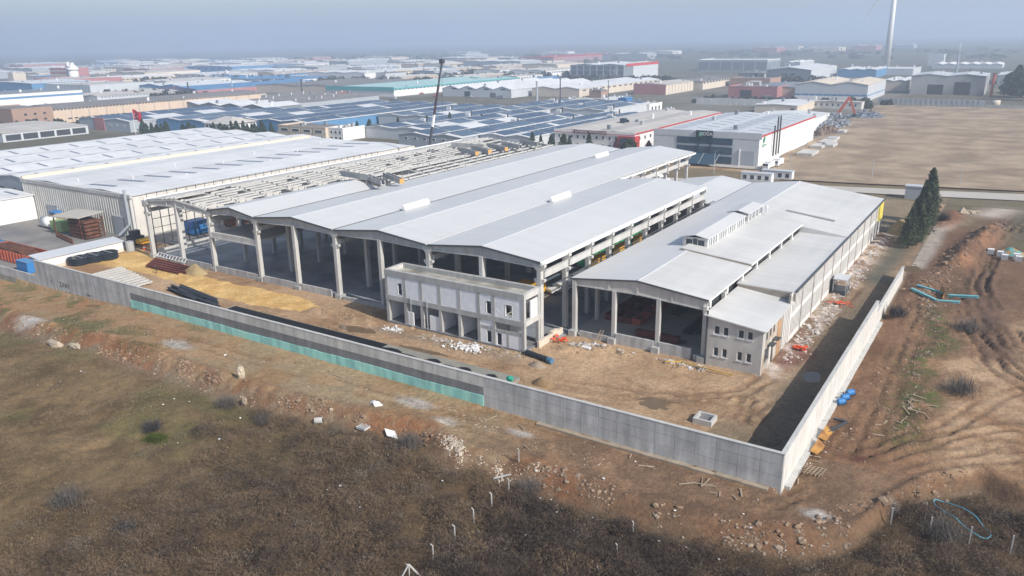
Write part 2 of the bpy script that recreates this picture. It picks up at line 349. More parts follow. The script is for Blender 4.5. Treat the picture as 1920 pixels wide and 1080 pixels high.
def colour(x, y):
    n1 = fbm(x, y, .09, 50); n2 = fbm(x, y, .35, 51); n3 = fbm(x, y, 1.1, 52, 3); n4 = fbm(x, y, .03, 53)
    wx = x + 3 * (fbm(x, y, .22, 54) - .5) * 2; wy = y + 3 * (fbm(x, y, .22, 55) - .5) * 2
    C = np.empty(x.shape + (3,)); C[:] = lin(128, 116, 98)
    def put(mask, c, c2=None, n=None):
        nonlocal C
        mk = np.clip(mask, 0, 1)[..., None]
        cc = np.array(c) if c2 is None else np.array(c) * (1 - n[..., None]) + np.array(c2) * n[..., None]
        C = C * (1 - mk) + cc * mk
    bw = lambda a, b, v: sstep(a, b, v)
    d = bank(x) + 1.2 * (fbm(x, y * .3, .16, 3) - .5) - y
    # yard of compacted sandy soil
    put(inside(x, y) * (x > -118) * 1., lin(182, 152, 120), lin(150, 120, 90), bw(.35, .65, n1 * .6 + n2 * .4))
    put(bw(.52, .62, n2) * inside(x, y) * (x > -118) * (y < 4) * .45, lin(196, 168, 134))
    put(bw(.5, .66, n4) * inside(x, y) * (x > 33) * .6, lin(122, 112, 92))
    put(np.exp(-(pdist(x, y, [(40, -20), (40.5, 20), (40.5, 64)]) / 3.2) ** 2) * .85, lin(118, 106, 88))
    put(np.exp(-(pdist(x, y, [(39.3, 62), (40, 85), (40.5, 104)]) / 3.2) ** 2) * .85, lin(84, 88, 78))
    put(np.exp(-(pdist(x, y, RUB) / 2.3) ** 2) * bw(.3, .55, n3), lin(205, 192, 182), lin(140, 115, 98), bw(.4, .6, n2))
    put(np.exp(-(pdist(x, y, [(35.6, 11), (37, 15), (36, 18)]) / 1.7) ** 2) * .7, lin(118, 66, 60))
    put(pip(wx * .25 + x * .75, wy * .25 + y * .75, YEL) * 1., lin(224, 186, 122), lin(205, 165, 102), bw(.4, .6, n2))
    put(np.exp(-(pdist(x, y, [(-109, -13), (-101, -13.5)]) / 3.5) ** 4) * 1., lin(160, 124, 88))
    put(inside(x, y) * (y > -23.4) * bw(-15.5, -18, y) * (x < 6) * (x > -90) * .8, lin(132, 114, 96))
    put(np.exp(-(pdist(x, y, [(-60, -15), (-30, -15.5), (-8, -15)]) / 2.2) ** 2) * .55, lin(138, 106, 74))
    put(np.exp(-(pdist(x, y, [(-28, -9), (-16, -8.6), (0, -8.2)]) / 1.4) ** 2) * .7, lin(140, 122, 104))
    # outside: service track in front of the wall
    out = ~inside(x, y) * 1.
    fr = out * bw(2.5, -.5, d) * (y < 20) * (x < 75)
    put(fr, lin(152, 124, 90), lin(164, 140, 108), bw(.35, .65, n1)); put(fr * bw(-30, -60, x) * bw(.35, .55, n1 * .6 + n2 * .4) * .9, lin(164, 122, 84))
    put(fr * bw(.45, .6, n2) * .5 * (x < 10), lin(152, 140, 112))
    put(fr * bw(0, 25, x), lin(122, 98, 77), lin(142, 114, 88), bw(.4, .62, n2))
    put(fr * bw(.5, .62, fbm(x, y, .16, 57)) * bw(-45, -70, x) * .8, lin(112, 108, 72))
    put(out * np.exp(-((y + 28.8) / 2.2) ** 2) * (x < -50) * .7, lin(162, 128, 94))
    # reddish bank
    bk = out * np.exp(-((d - .6) / 2.6) ** 2) * (x < 70)
    put(bk * bw(.38, .6, n2 * .6 + n3 * .45) * .85, lin(142, 96, 64), lin(122, 92, 68), bw(.4, .6, n1))
    put(bk * bw(15, 35, x) * .8, lin(98, 78, 62), lin(126, 98, 74), n3)
    # ash / lime patches
    for px, py, rx, ry in ((-86, -36, 4.5, 2.2), (-50, -31, 3.4, 1.5), (-3, -27.6, 3.2, 1.2), (3.6, -29.7, 1.9, 1.0), (13.5, -27.4, 2, .7), (55.5, -19.5, 1.2, .8), (48.3, -26.2, 1.6, 1.0)):
        q = ((x - px) / rx) ** 2 + ((y - py) / ry) ** 2; put(np.exp(-q * q) * bw(.1, .5, n3 + .12) * .95, lin(205, 198, 188), lin(160, 154, 146), n3)
    # meadow: dry grass left, brush right
    md = out * bw(1.2, 4.5, d)
    put(md, lin(130, 108, 78), lin(100, 82, 58), bw(.35, .65, n1 * .5 + n2 * .5))
    put(md * bw(.52, .66, fbm(x, y, .06, 61)) * bw(5, -10, x) * .6, lin(110, 106, 66))
    put(md * bw(-30, 0, x + 22 * (n4 - .5)) * .9, lin(60, 48, 38), lin(92, 74, 54), bw(.35, .65, n2)); put(md * bw(18, 24, x) * bw(52, 44, x) * .55, lin(50, 40, 33))
    # right hand waste ground
    rw = (x > 44.2) * (y > -14) * (y < 150) * bw(.8, -1, d)
    put(rw, lin(140, 108, 82), lin(122, 92, 68), bw(.4, .62, n1 * .5 + n2 * .5))
    put(rw * bw(0, 1, (x - 54 + 6 * (n1 - .5)) / 5) * bw(62, 45, y), lin(180, 150, 118), lin(152, 120, 90), bw(.35, .65, n2))
    gv = np.exp(-(pdist(wx, wy, [(53.5, -6), (53.5, 6), (52, 20), (54.5, 32), (52, 48)]) / 2.3) ** 2)
    put(rw * gv * bw(.25, .5, n2), lin(96, 88, 58), lin(112, 92, 70), n3)
    put(rw * gv * bw(.5, .62, n3) * .9, lin(86, 98, 48))
    put(rw * bw(40, 60, y) * .85, lin(106, 82, 64), lin(128, 98, 74), n2)
    put(rw * np.exp(-(pdist(x, y, [(62, 30), (58, 60), (56, 85), (59, 115), (62, 140)]) / 3) ** 2), lin(112, 86, 70), lin(92, 74, 62), n2)
    bd = pdist(x, y, BERM); put(rw * np.exp(-(bd / 3) ** 2), lin(150, 110, 80), lin(122, 92, 70), bw(.4, .6, n2))
    put(rw * np.exp(-(pdist(x, y, [(44.8, 76), (45.6, 98), (45.2, 112), (50, 128)]) / 2.2) ** 4), lin(178, 166, 152), lin(158, 148, 136), n2)
    put(rw * bw(58, 62, x) * bw(88, 96, y) * .8, lin(88, 86, 66), lin(106, 98, 78), n2)
    put(rw * bw(112, 125, y) * bw(58, 50, x) * bw(42, 46, x) * .8, lin(92, 92, 66), lin(122, 108, 84), n2)
    put(rw * np.exp(-(pdist(x, y, [(46, 118), (48, 128), (47, 134)]) / 3) ** 2) * .8, lin(134, 92, 70))
    put(np.exp(-(pdist(x, y, [(55, 138), (59, 150)]) / 4) ** 2) * .8, lin(196, 184, 170))
    put(np.exp(-((x - 49.5) / 1.8) ** 2 - ((y + 12.2) / 1.3) ** 2) * 1.1 * bw(.3, .5, n2 + .1), lin(104, 70, 56))
    # rear strip, side of LB, left neighbours
    put((y > 104) * (y < 150) * (x > -120) * (x < 42) * 1., lin(128, 112, 90), lin(150, 134, 108), n2)
    put((y >= 148) * (y < 179) * (x > -120) * (x < 400) * .8, lin(120, 110, 86), lin(100, 94, 70), n2)
    # big field behind the road
    fl = (x > -20 - (y - 180) * .03) * (y > 178) * (y < 487) * (x < 600)
    put(fl * 1., lin(176, 148, 116), lin(150, 124, 96), bw(.4, .64, fbm(x * .5, y * .25, .12, 70)))
    put(fl * bw(.5, .66, fbm(x * .4, y * .2, .25, 71)) * .45, lin(128, 104, 82))
    put(fl * bw(.56, .7, fbm(x, y, .04, 72)) * .6, lin(196, 166, 130))
    put(fl * np.exp(-(pdist(x, y, [(50, 195), (66, 215), (72, 260), (95, 300), (90, 350)]) / 1.6) ** 2), lin(92, 72, 56))
    # industrial district
    ind = (y > 200) * (x < -20) + (y > 487) + ((x < -118) * (y > -24)); put(np.clip(ind, 0, 1) * 1., lin(122, 118, 108), lin(104, 100, 84), bw(.4, .62, n4))
    put((y > 900) * 1., lin(106, 104, 92), lin(88, 90, 78), bw(.4, .62, fbm(x, y, .004, 75)))
    nr = (x > -118) & (x < 82) & (y > -84) & (y < 140); tx_, ty_ = warp(x, y)
    for pl, g_, dp in TRACKS:
        td = pdist(tx_, ty_, pl); put(nr * np.clip(dp * 7.5, 0, .75) * np.exp(-((td - g_) / .38) ** 2) * sstep(.35, .65, fbm(x, y, .12, 41)), lin(112, 88, 66))
    C = C * (.86 + .28 * fbm(x, y, .8, 83)[..., None])
    return np.clip(C, 0, 1)
def axis(a, b, step, lo, hi, gr=1.13):
    c = list(np.arange(a, b, step)); s = step; v = a
    L = []
    while v > lo: s *= gr; v -= s; L.append(v)
    s = step; v = c[-1]; H = []
    while v < hi: s *= gr; v += s; H.append(v)
    return np.array(L[::-1] + c + H)
gx = axis(-118, 80, .42, -9000, 9000); ya = np.arange(-82, 66, .42); yb = np.arange(ya[-1] + .8, 140, .8)
gy = list(ya) + list(yb); s_ = .8
while gy[-1] < 11000: s_ *= 1.06; gy.append(gy[-1] + s_)
s_ = .42; lo = []; v_ = -82
while v_ > -3000: s_ *= 1.2; v_ -= s_; lo.append(v_)
gy = np.array(lo[::-1] + gy)
XX, YY = np.meshgrid(gx, gy); HH = height(XX, YY)
nxx = len(gx); nyy = len(gy)
ii = (np.arange(nyy - 1)[:, None] * nxx + np.arange(nxx - 1)[None, :]).ravel()
ground_m = bpy.data.materials.new('ground_soil'); ground_m.use_nodes = True
n = ground_m.node_tree.nodes; l = ground_m.node_tree.links; b = n['Principled BSDF']; b.inputs['Roughness'].default_value = .95; b.inputs['Specular IOR Level'].default_value = .15
at = n.new('ShaderNodeVertexColor'); at.layer_name = 'Col'; g = n.new('ShaderNodeNewGeometry')
def gnoise(s, d=5, r=.65):
    t = n.new('ShaderNodeTexNoise'); t.inputs['Scale'].default_value = s; t.inputs['Detail'].default_value = d; t.inputs['Roughness'].default_value = r
    l.new(g.outputs['Position'], t.inputs['Vector']); return t.outputs[0]
def grange(v, a, b_, c, d): q = n.new('ShaderNodeMapRange'); [q.inputs[i].__setattr__('default_value', k) for i, k in ((1, a), (2, b_), (3, c), (4, d))]; l.new(v, q.inputs[0]); return q.outputs[0]
def gmul(a, b_): q = n.new('ShaderNodeMath'); q.operation = 'MULTIPLY'; l.new(a, q.inputs[0]); l.new(b_, q.inputs[1]); return q.outputs[0]
v = gmul(gmul(grange(gnoise(1.6, 6, .7), .3, .7, .72, 1.25), grange(gnoise(6.5, 4, .7), .3, .7, .78, 1.2)), grange(gnoise(.12, 6, .7), .3, .7, .85, 1.12))
mx = n.new('ShaderNodeMix'); mx.data_type = 'RGBA'; mx.blend_type = 'MULTIPLY'; mx.inputs[0].default_value = 1
cb = n.new('ShaderNodeCombineColor'); [l.new(v, cb.inputs[i]) for i in range(3)]
l.new(at.outputs[0], mx.inputs[6]); l.new(cb.outputs[0], mx.inputs[7]); l.new(mx.outputs[2], b.inputs['Base Color'])
bp = n.new('ShaderNodeBump'); bp.inputs['Strength'].default_value = .8; bp.inputs['Distance'].default_value = .3
l.new(gnoise(2.2, 6, .7), bp.inputs['Height']); l.new(bp.outputs[0], b.inputs['Normal'])
gme = np_mesh('ground', np.stack([XX, YY, HH], -1).reshape(-1, 3), np.stack([ii, ii + 1, ii + nxx + 1, ii + nxx], -1), ground_m, True)
ca = gme.color_attributes.new('Col', 'FLOAT_COLOR', 'POINT')
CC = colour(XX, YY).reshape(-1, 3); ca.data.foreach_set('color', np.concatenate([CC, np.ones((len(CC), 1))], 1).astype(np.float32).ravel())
go = bpy.data.objects.new('ground', gme); col.objects.link(go); tag(go, kind='structure')
def hz(x, y): return float(height(np.array([x]), np.array([y]))[0])
def sheet(name, poly, z, m, n=None):
    o = MB().add([(a, b_, z) for a, b_ in poly], [tuple(range(len(poly)))]).build(name, m); return tag(o, kind='structure')
sheet('asphalt_yard', [(-200, -23), (-118, -23), (-118, 9.2), (-103.9, 9.2), (-103.9, 130), (-200, 130)], .06, asphalt_m)
sheet('hall_floor', [(-104.5, .2), (.8, .2), (.8, 74), (-21, 74), (-21, 127), (-104.5, 127)], .1, floor_m)
sheet('workshop_floor', [(2.2, 5.4), (33.4, 5.4), (33.4, 104), (2.2, 104)], .12, floor_w)
sheet('passage_floor', [(.8, 2.5), (2.2, 2.5), (2.2, 104), (.8, 104)], .11, floor_m)
field_m = mat('field_stubble', (.39, .295, .20), 1, .24, .1, grain=.25, c2=(.27, .20, .135), bump=.8)
fe = [(-17, 180)] + [(-19 - (y - 190) * .028 + 1.5 * math.sin(y * .13), y) for y in range(190, 486, 8)] + [(-24, 486), (420, 486), (420, 226), (300, 217), (140, 190), (62, 178), (20, 170), (-6, 166)]
sheet('field', fe, .42, field_m)
rp = [(-140, 138), (-60, 142), (-7, 150.6), (27.5, 155), (62.5, 162.4), (140, 176), (300, 204), (300, 214), (140, 187), (62.3, 173.5), (25.5, 164.5), (-7.5, 158), (-60, 150), (-140, 146)]
rd = sheet('road', rp, .25, road_m)
tag(MB().add([(-62, 183, .3), (-18, 183, .3), (-18, 192, .3), (-62, 192, .3)], [(0, 1, 2, 3)]).build('forecourt', road_m), kind='structure')
for cx, cy_, rx, ry, zz in PUD:
    sheet('puddle', [(cx + rx * 1.25 * math.cos(a), cy_ + ry * 1.25 * math.sin(a)) for a in [k * math.pi / 12 for k in range(24)]], zz, water_m)

# ================================================================== THE NEW HALL
XS = [-103.4, -81.2, -66.4, -44.3, -22.15, 0.0]; HE, HA = 13.4, 14.58; SP = 8.0
hall = thing('precast_hall', 'long unfinished precast concrete hall with open front and smooth light grey ridged roofs', 'industrial hall', (-50, 0, 0))
def roof_z(x, x0, x1): mid = (x0 + x1) / 2; return HE + (HA - HE) * (1 - abs(x - mid) / ((x1 - x0) / 2))
# column meshes (base at origin)
colm = MB().box(-.36, .36, -.42, .42, 0, HE - .35).mesh('column', concrete_lt)
colm_m = MB().box(-.34, .34, -.4, .4, 0, 12.75).mesh('column', concrete_lt)
brk = MB().prism([(-.3, 9.6), (.3, 9.6), (.95, 10.2), (.95, 10.6), (-.95, 10.6), (-.95, 10.2)], 'y', -.3, .3).mesh('crane_bracket', concrete_lt)
cap = MB().prism([(-.36, HE - 1.6), (.36, HE - 1.6), (.95, HE - .9), (.95, HE - .36), (-.95, HE - .36), (-.95, HE - .9)], 'y', -.4, .4).mesh('column_head', concrete_lt)
foot = MB().box(-.7, .7, -.75, .75, -.4, .75).mesh('footing', concrete)
for i, x in enumerate(XS):
    last = 9 if i == 5 else 15
    for k in range(last + 1):
        if i < 4 and k > 7: continue
        c = inst(colm, 'column', hall, (x, k * SP, 0))
        b_ = inst(brk, 'crane_bracket', c, (x, k * SP, 0)); h_ = inst(cap, 'column_head', c, (x, k * SP, 0))
        if k == 0: inst(foot, 'footing', c, (x, 0, 0))
for i in (0, 2, 3, 4):
    xm = (XS[i] + XS[i + 1]) / 2; c = inst(colm_m, 'column', hall, (xm, 0, 0)); inst(foot, 'footing', c, (xm, 0, 0))
# gable beams: tapered I shape
def gable_beam(x0, x1, d0, d1, th=.34):
    xm = (x0 + x1) / 2; A = lambda x: roof_z(x, x0, x1) - .18; e0, e1 = x0 + .32, x1 - .32
    Bz = lambda x: A(x) - (d0 + (d1 - d0) * (1 - abs(x - xm) / ((x1 - x0) / 2)))
    mb = MB().prism([(e0, Bz(e0)), (xm, Bz(xm)), (e1, Bz(e1)), (e1, A(e1)), (xm, A(xm)), (e0, A(e0))], 'y', -.07, .07)
    for f0, f1, z0, z1 in ((0, .28, A, lambda x: A(x) - .26), (0, .26, lambda x: Bz(x) + .24, Bz)):
        mb.prism([(e0, z1(e0)), (xm, z1(xm)), (e1, z1(e1)), (e1, z0(e1)), (xm, z0(xm)), (e0, z0(e0))], 'y', -f1, f1)
    for q in (xm, xm - (x1 - x0) * .145, xm + (x1 - x0) * .145): mb.box(q - .13, q + .13, -.24, .24, Bz(q) + .1, A(q) - .1)
    return mb
for i in range(5):
    x0, x1 = XS[i], XS[i + 1]; me = gable_beam(x0, x1, .95, 1.75 if i != 1 else 1.5).mesh('gable_beam', concrete_lt)
    for k in range(0, 16 if i < 2 else (10 if i == 4 else 16)):
        if i in (2, 3) and 6 < k < 15: continue
        inst(me, 'gable_beam', hall, (0, k * SP, 0))
# roofs
def roof_bay(root, x0, x1, y0, y1, z0=HE, z1=HA, m=roof_m, th=.16, ridge=None):
    xm = ridge if ridge is not None else (x0 + x1) / 2
    a = MB().slab([(x0, y0, z0), (xm, y0, z1), (xm, y1, z1), (x0, y1, z0)], th).build('roof_slope', m, root)
    b_ = MB().slab([(xm, y0, z1), (x1, y0, z0), (x1, y1, z0), (xm, y1, z1)], th).build('roof_slope', m, root)
    e = MB().beam((x0, y0 - .03, z0 - .1), (xm, y0 - .03, z1 - .1), .1, .3).beam((xm, y0 - .034, z1 - .1), (x1, y0 - .034, z0 - .1), .1, .3).build('verge_flashing', darktrim, root)
    MB().box(xm - .22, xm + .22, y0 + .05, y1 - .05, z1 - .02, z1 + .035).build('ridge_cap', lt_clad, root)
    return a, b_
roof_bay(hall, XS[1] + .2, XS[2] - .25, -.5, 36.6); roof_bay(hall, XS[2] + .25, XS[3] - .25, -.5, 122.5)
roof_bay(hall, XS[3] + .25, XS[4] - .2, -.5, 126); roof_bay(hall, XS[4] + .2, XS[5] + .35, -.5, 72.6)
for i, y1 in ((2, 122), (3, 122), (4, 72)):
    MB().box(XS[i] - .26, XS[i] + .26, -.45, y1, HE - .2, HE - .08).box(XS[i] - .3, XS[i] - .25, -.4, y1, HE - .2, HE + .03).build('valley_gutter', greytrim, hall)
for x, a, b_ in ((XS[5] + .42, 0, 72.6), (XS[4] + .3, 72.8, 126)):
    MB().box(x - .1, x + .22, a - .5, b_, HE - .62, HE - .12).build('eaves_beam', white_p, hall)
for k in range(9): MB().box(.02 + .38, .62, k * SP + .43, k * SP + 7.57, 10.7, 11.75).box(.3, .75, k * SP + .43, k * SP + 7.57, 11.75, 11.87).build('crane_beam', concrete_lt, hall)
for k in range(9, 15): MB().box(-21.75, -21.5, k * SP + .43, k * SP + 7.57, 10.7, 11.75).build('crane_beam', concrete_lt, hall)
for x in XS[:5]:
    for k in range(6):
        for sx in (-1, 1):
            if x == XS[0] and sx < 0: continue
            MB().box(x + sx * .68 - .2, x + sx * .68 + .2, k * SP + .3, k * SP + 7.7, 10.62, 11.5).build('crane_beam', concrete, hall)
# intermediate floor of the narrow bay
MB().box(XS[1] + .3, XS[2] - .3, -.3, .3, 7.6, 8.6).box(XS[1] + .3, XS[2] - .3, -.45, .45, 7.35, 7.62).build('floor_beam', concrete_lt, hall)
MB().box(XS[1] + .4, XS[2] - .4, .5, 63, 8.0, 8.4).build('mezzanine_slab', concrete, hall)
# rooflights (white upstands laid in the valleys)
for x, y in ((-43.4, 22.5), (-21.3, 44), (-41.8, 104)):
    t = thing('roof_upstand', {22.5: 'white angled upstand lying in the roof valley above the block building', 44: 'white angled upstand in the valley nearest the open side columns', 104: 'white angled upstand at the far end of the hall roof'}[y], 'roof upstand', (x, y, HE))
    MB().add([(x - .5, y - 4, HE + .1), (x + .4, y - 4, HE + .16), (x - .1, y - 4, HE + 1.25), (x - .5, y + 4, HE + .1), (x + .4, y + 4, HE + .16), (x - .1, y + 4, HE + 1.25)], [(0, 1, 2), (5, 4, 3), (0, 3, 4, 1), (1, 4, 5, 2), (2, 5, 3, 0)]).build('sheet_fold', white_p, t)
# purlins on the bays without roof cover
pm = MB().box(-.17, .17, .25, 7.75, -.16, .2).mesh('purlin', concrete_lt)
pm2 = MB().box(-.17, .17, .25, 4.6, -.16, .2).mesh('purlin', concrete_lt)
strip = MB().slab([(XS[0] + .1, 0, HE + .05), (-97.2, 0, roof_z(-97.2, XS[0], XS[1]) + .08), (-97.2, 119, roof_z(-97.2, XS[0], XS[1]) + .08), (XS[0] + .1, 119, HE + .05)], .14).build('edge_roof_strip', concrete_lt, hall)
MB().box(XS[0] - .12, XS[0] + .1, -.3, 119, HE - .2, HE + .32).build('edge_kerb', white_p, hall)
for k in range(15):
    for j in range(9):
        x = -96.2 + j * 1.72; z = roof_z(x, XS[0], XS[1]) + .1
        if rnd.random() < .06: continue
        inst(pm if rnd.random() < .8 else pm2, 'purlin', hall, (x, k * SP, z))
    if k >= 5:
        for j in range(7):
            x = -79.6 + j * 2.05; z = roof_z(x, XS[1], XS[2]) + .1
            if rnd.random() < .05: continue
            inst(pm, 'purlin', hall, (x, k * SP, z))
for xa, xb, y0 in ((-97, -81.6, 0), (-80.8, -66.8, 40)):
    pass
MB().slab([(-80.9, 38, roof_z(-80.9, XS[1], XS[2]) + .05), (-76.5, 38, roof_z(-76.5, XS[1], XS[2]) + .05), (-76.5, 119, roof_z(-76.5, XS[1], XS[2]) + .05), (-80.9, 119, roof_z(-80.9, XS[1], XS[2]) + .05)], .12).build('edge_roof_strip', concrete_lt, hall)
# low front walls between the columns
for a, b_ in ((-92.0, -82.1), (-80.4, -67.2), (-65.4, -55.9), (-54.8, -46.2), (-97.0, -92.6)):
    pl = MB(); nn = max(1, round((b_ - a) / 3)); w_ = (b_ - a) / nn
    for q in range(nn):
        MB().box(a + q * w_ + .015, a + (q + 1) * w_ - .015, -.42, -.1, -.5, 1.32).build('plinth_panel', fence_con, hall)
for q in range(7): MB().box(-43.2 + q * 2.35, -41.0 + q * 2.35 + .02, -.55, -.1, -.4, .62 + .1 * (q % 2)).build('plinth_block', concrete, hall)
MB().box(-31.6, -28.6, -.5, .2, -.2, 2.1).build('plinth_panel', fence_con, hall)
# precast beams stored on the roof
Bm = MB().prism([(-.55, 0), (.55, 0), (.55, 1.15), (.38, 1.15), (.38, .25), (-.38, .25), (-.38, 1.15), (-.55, 1.15)], 'y', -5.6, 5.6)
def stored_beam(x, y, z, rz, label, end=False):
    t = thing('precast_beam', label, 'concrete beam', (x, y, z), 'spare beams lying on the hall roof'); t.rotation_euler = (0, 0, rz)
    o = bpy.data.objects.new('beam_body', bmesh_beam); col.objects.link(o); o.parent = t
    if end:
        e = bpy.data.objects.new('end_board', bmesh_end); col.objects.link(e); e.parent = t
bmesh_beam = Bm.mesh('beam_body', concrete); bmesh_end = MB().box(-.54, .54, -5.72, -5.6, .05, 1.13).mesh('end_board', timber_y)
stored_beam(-66.8, 35.6, 14.75, R(62), 'channel beam nearest the camera, bare end, at the roof cover edge')
stored_beam(-65.2, 40.2, 14.65, R(62), 'second channel beam by the roof cover edge, with orange end board', True)
stored_beam(-74.8, 37.6, 14.8, R(80), 'channel beam lying left of the roof cover edge pair')
for q, (x, y, lab) in enumerate(((-76.0, 85.5, 'first spare channel beam of the far roof pile, orange end board'), (-75.0, 90.5, 'second spare channel beam of the far roof pile, orange end board'), (-73.5, 97, 'third spare channel beam of the far roof pile, orange end board'), (-72, 102.5, 'fourth spare channel beam of the far roof pile, grey end'), (-70, 110, 'last spare channel beam near the far end of the open roof'), (-84, 96, 'spare channel beam lying crosswise behind the orange ended pile'))):
    stored_beam(x, y, 14.75, R(62) if q < 5 else R(95), lab, q < 3)

# ================================================================== LOW WORKSHOP BESIDE THE HALL
ws = thing('workshop', 'lower old workshop with two-tone grey roof, glazed ridge monitors and ribbed white side wall', 'workshop building', (18, 5.8, 0))
LX, RX_, QX, FY, WE, WR = 2.75, 25.0, 13.9, 5.8, 9.65, 10.95
lw_z = lambda x: WR - (x - QX) * (WR - 9.7) / (RX_ - QX)
def slope(p, name='roof_slope', m=roof_old, th=.16): return MB().slab(p, th).build(name, m, ws)
slope([(LX - .3, FY - .3, WE), (QX, FY - .3, WR), (QX, 104, WR), (LX - .3, 104, WE)], m=roof_m)
slope([(QX, FY - .3, WR - .02), (RX_ + .3, FY - .3, 9.68), (RX_ + .3, 26, 9.68), (QX, 26, WR - .02)])
slope([(QX - .9, 26, WR + .32), (RX_ + .3, 26, 10.05), (RX_ + .3, 60, 10.05), (QX - .9, 60, WR + .32)])
MB().prism([(QX - .9, WR - .2), (RX_ + .25, 9.55), (RX_ + .25, 9.98), (QX - .9, WR + .27)], 'y', 25.93, 26.06).build('roof_step', mat('brownish_step', (.33, .29, .24), .9, .2), ws)
slope([(QX, 60, WR), (34.2, 60, 8.3), (34.2, 104, 8.3), (QX, 104, WR)])
MB().prism([(QX, WR - .1), (RX_ + .3, 9.3), (RX_ + .3, 10.0), (QX, WR + .3)], 'y', 59.92, 60.06).build('roof_step', roof_old, ws)
slope([(RX_ - .2, 20, 8.36), (34.2, 20, 8.22), (34.2, 60.2, 8.22), (RX_ - .2, 60.2, 8.36)], th=.18)
MB().prism([(RX_, 7.6), (34.1, 6.6), (34.1, 8.05), (RX_, 8.2)], 'y', 19.9, 20.1).build('roof_step', mat('brownish_step', (.3, .3, .3)), ws)
MB().prism([(RX_ - .2, 8.1), (34.15, 7.95), (34.15, 8.2), (RX_ - .2, 9.42)], 'y', 59.75, 59.9).build('roof_step', roof_old, ws)
MB().beam((19.5, 70, 10.4), (29.5, 70, 9.15), .5, .25).build('roof_joint_strip', greytrim, ws)
MB().box(QX - .2, QX + .2, FY, 26, WR - .05, WR + .06).box(QX - .2, QX + .2, 60, 104, WR - .05, WR + .06).build('ridge_cap', lt_clad, ws)
# frame at the front
MB().prism([(LX, 8.6), (QX, 8.75), (RX_, 8.1), (RX_, 9.5), (QX, WR - .2), (LX, 9.45)], 'y', FY - .08, FY + .1).build('gable_beam', wall_ann, ws)
gb = MB()
for x in (LX + .4, LX + 6.3, QX, QX + 5.6, RX_ - .5): gb.box(x - .15, x + .15, FY - .22, FY - .081, 8.5 if x < 20 else 8.2, min(WR - .3, 10.9 - abs(x - QX) * .12))
gb.beam((LX, FY - .15, 8.55), (QX, FY - .15, 8.7), .16, .2).beam((QX, FY - .15, 8.7), (RX_, FY - .15, 8.05), .16, .2).build('beam_stiffener', concrete_lt, ws)
MB().beam((LX - .3, FY - .36, WE - .12), (QX, FY - .36, WR - .1), .1, .26).beam((QX, FY - .364, WR - .1), (RX_ + .3, FY - .364, 9.6), .1, .26).build('verge_flashing', darktrim, ws)
cw = MB().box(-.3, .3, -.35, .35, 0, 8.6).mesh('column', concrete_lt); cw2 = MB().box(-.32, .32, -.36, .36, 0, 9.3).mesh('column', concrete_lt)
ft2 = MB().box(-.6, .6, -.85, .3, -1.0, .95).mesh('footing', concrete)
for x in (LX + .3, 10.1, 17.5, RX_ - .2):
    c = inst(cw2 if x in (LX + .3,) else cw, 'column', ws, (x, FY, 0)); inst(ft2, 'footing', c, (x, FY - .3, 0))
for k in range(1, 12):
    inst(cw, 'column', ws, (LX + .3, FY + k * 8, 0))
    if k < 8: inst(cw, 'column', ws, (RX_ - .2, FY + k * 8, 0))
for a, b_ in ((10.6, 13.3), (13.33, 16.0), (16.03, 17.1), (17.9, 20.6), (20.63, 23.0)): MB().box(a, b_, FY - .5, FY - .12, -1, 1.72).build('plinth_panel', fence_con, ws)
MB().box(23.4, 24.6, FY - .5, FY - .15, -1, .9).build('plinth_panel', fence_con, ws)
MB().box(4.2, 9.6, FY - .5, FY - .15, -1, .95).build('plinth_panel', fence_con, ws)
# strip of openings between high and low roof
for k in range(7):
    y0 = 6.4 + k * 7.7; MB().box(RX_ - .1, RX_ + .2, y0, y0 + .5, 8.2, 9.5 if y0 < 26 else 9.9).build('opening_post', white_p, ws)
    if k < 7:
        for q in (.33, .66): MB().beam((RX_ + .05, y0 + .5, 8.8 + q * .6), (RX_ + .05, y0 + 7.7, 8.8 + q * .6), .05, .05).build('opening_rail', steel_d, ws)
MB().box(RX_ - .1, RX_ + .32, FY - .2, 26, 9.36, 9.5).box(RX_ - .1, RX_ + .32, 26, 60, 9.7, 9.87).build('eaves_beam', white_p, ws)
MB().box(RX_ - 1.0, RX_ - .8, 6.4, 59.5, 7.0, 9.6).build('opening_shade_sheet', dark_int, ws)  # added dark sheet, paints the shade seen through the strip openings
MB().box(LX - .55, LX - .3, FY, 104, WE - .25, WE - .02).build('eaves_gutter', darktrim, ws)
# left side pipe rails
for dz in (.5,): MB().beam((LX - .9, FY, WE + .15), (LX - .9, 75, WE + .15), .16, .16).build('side_rail', steel_d, ws)
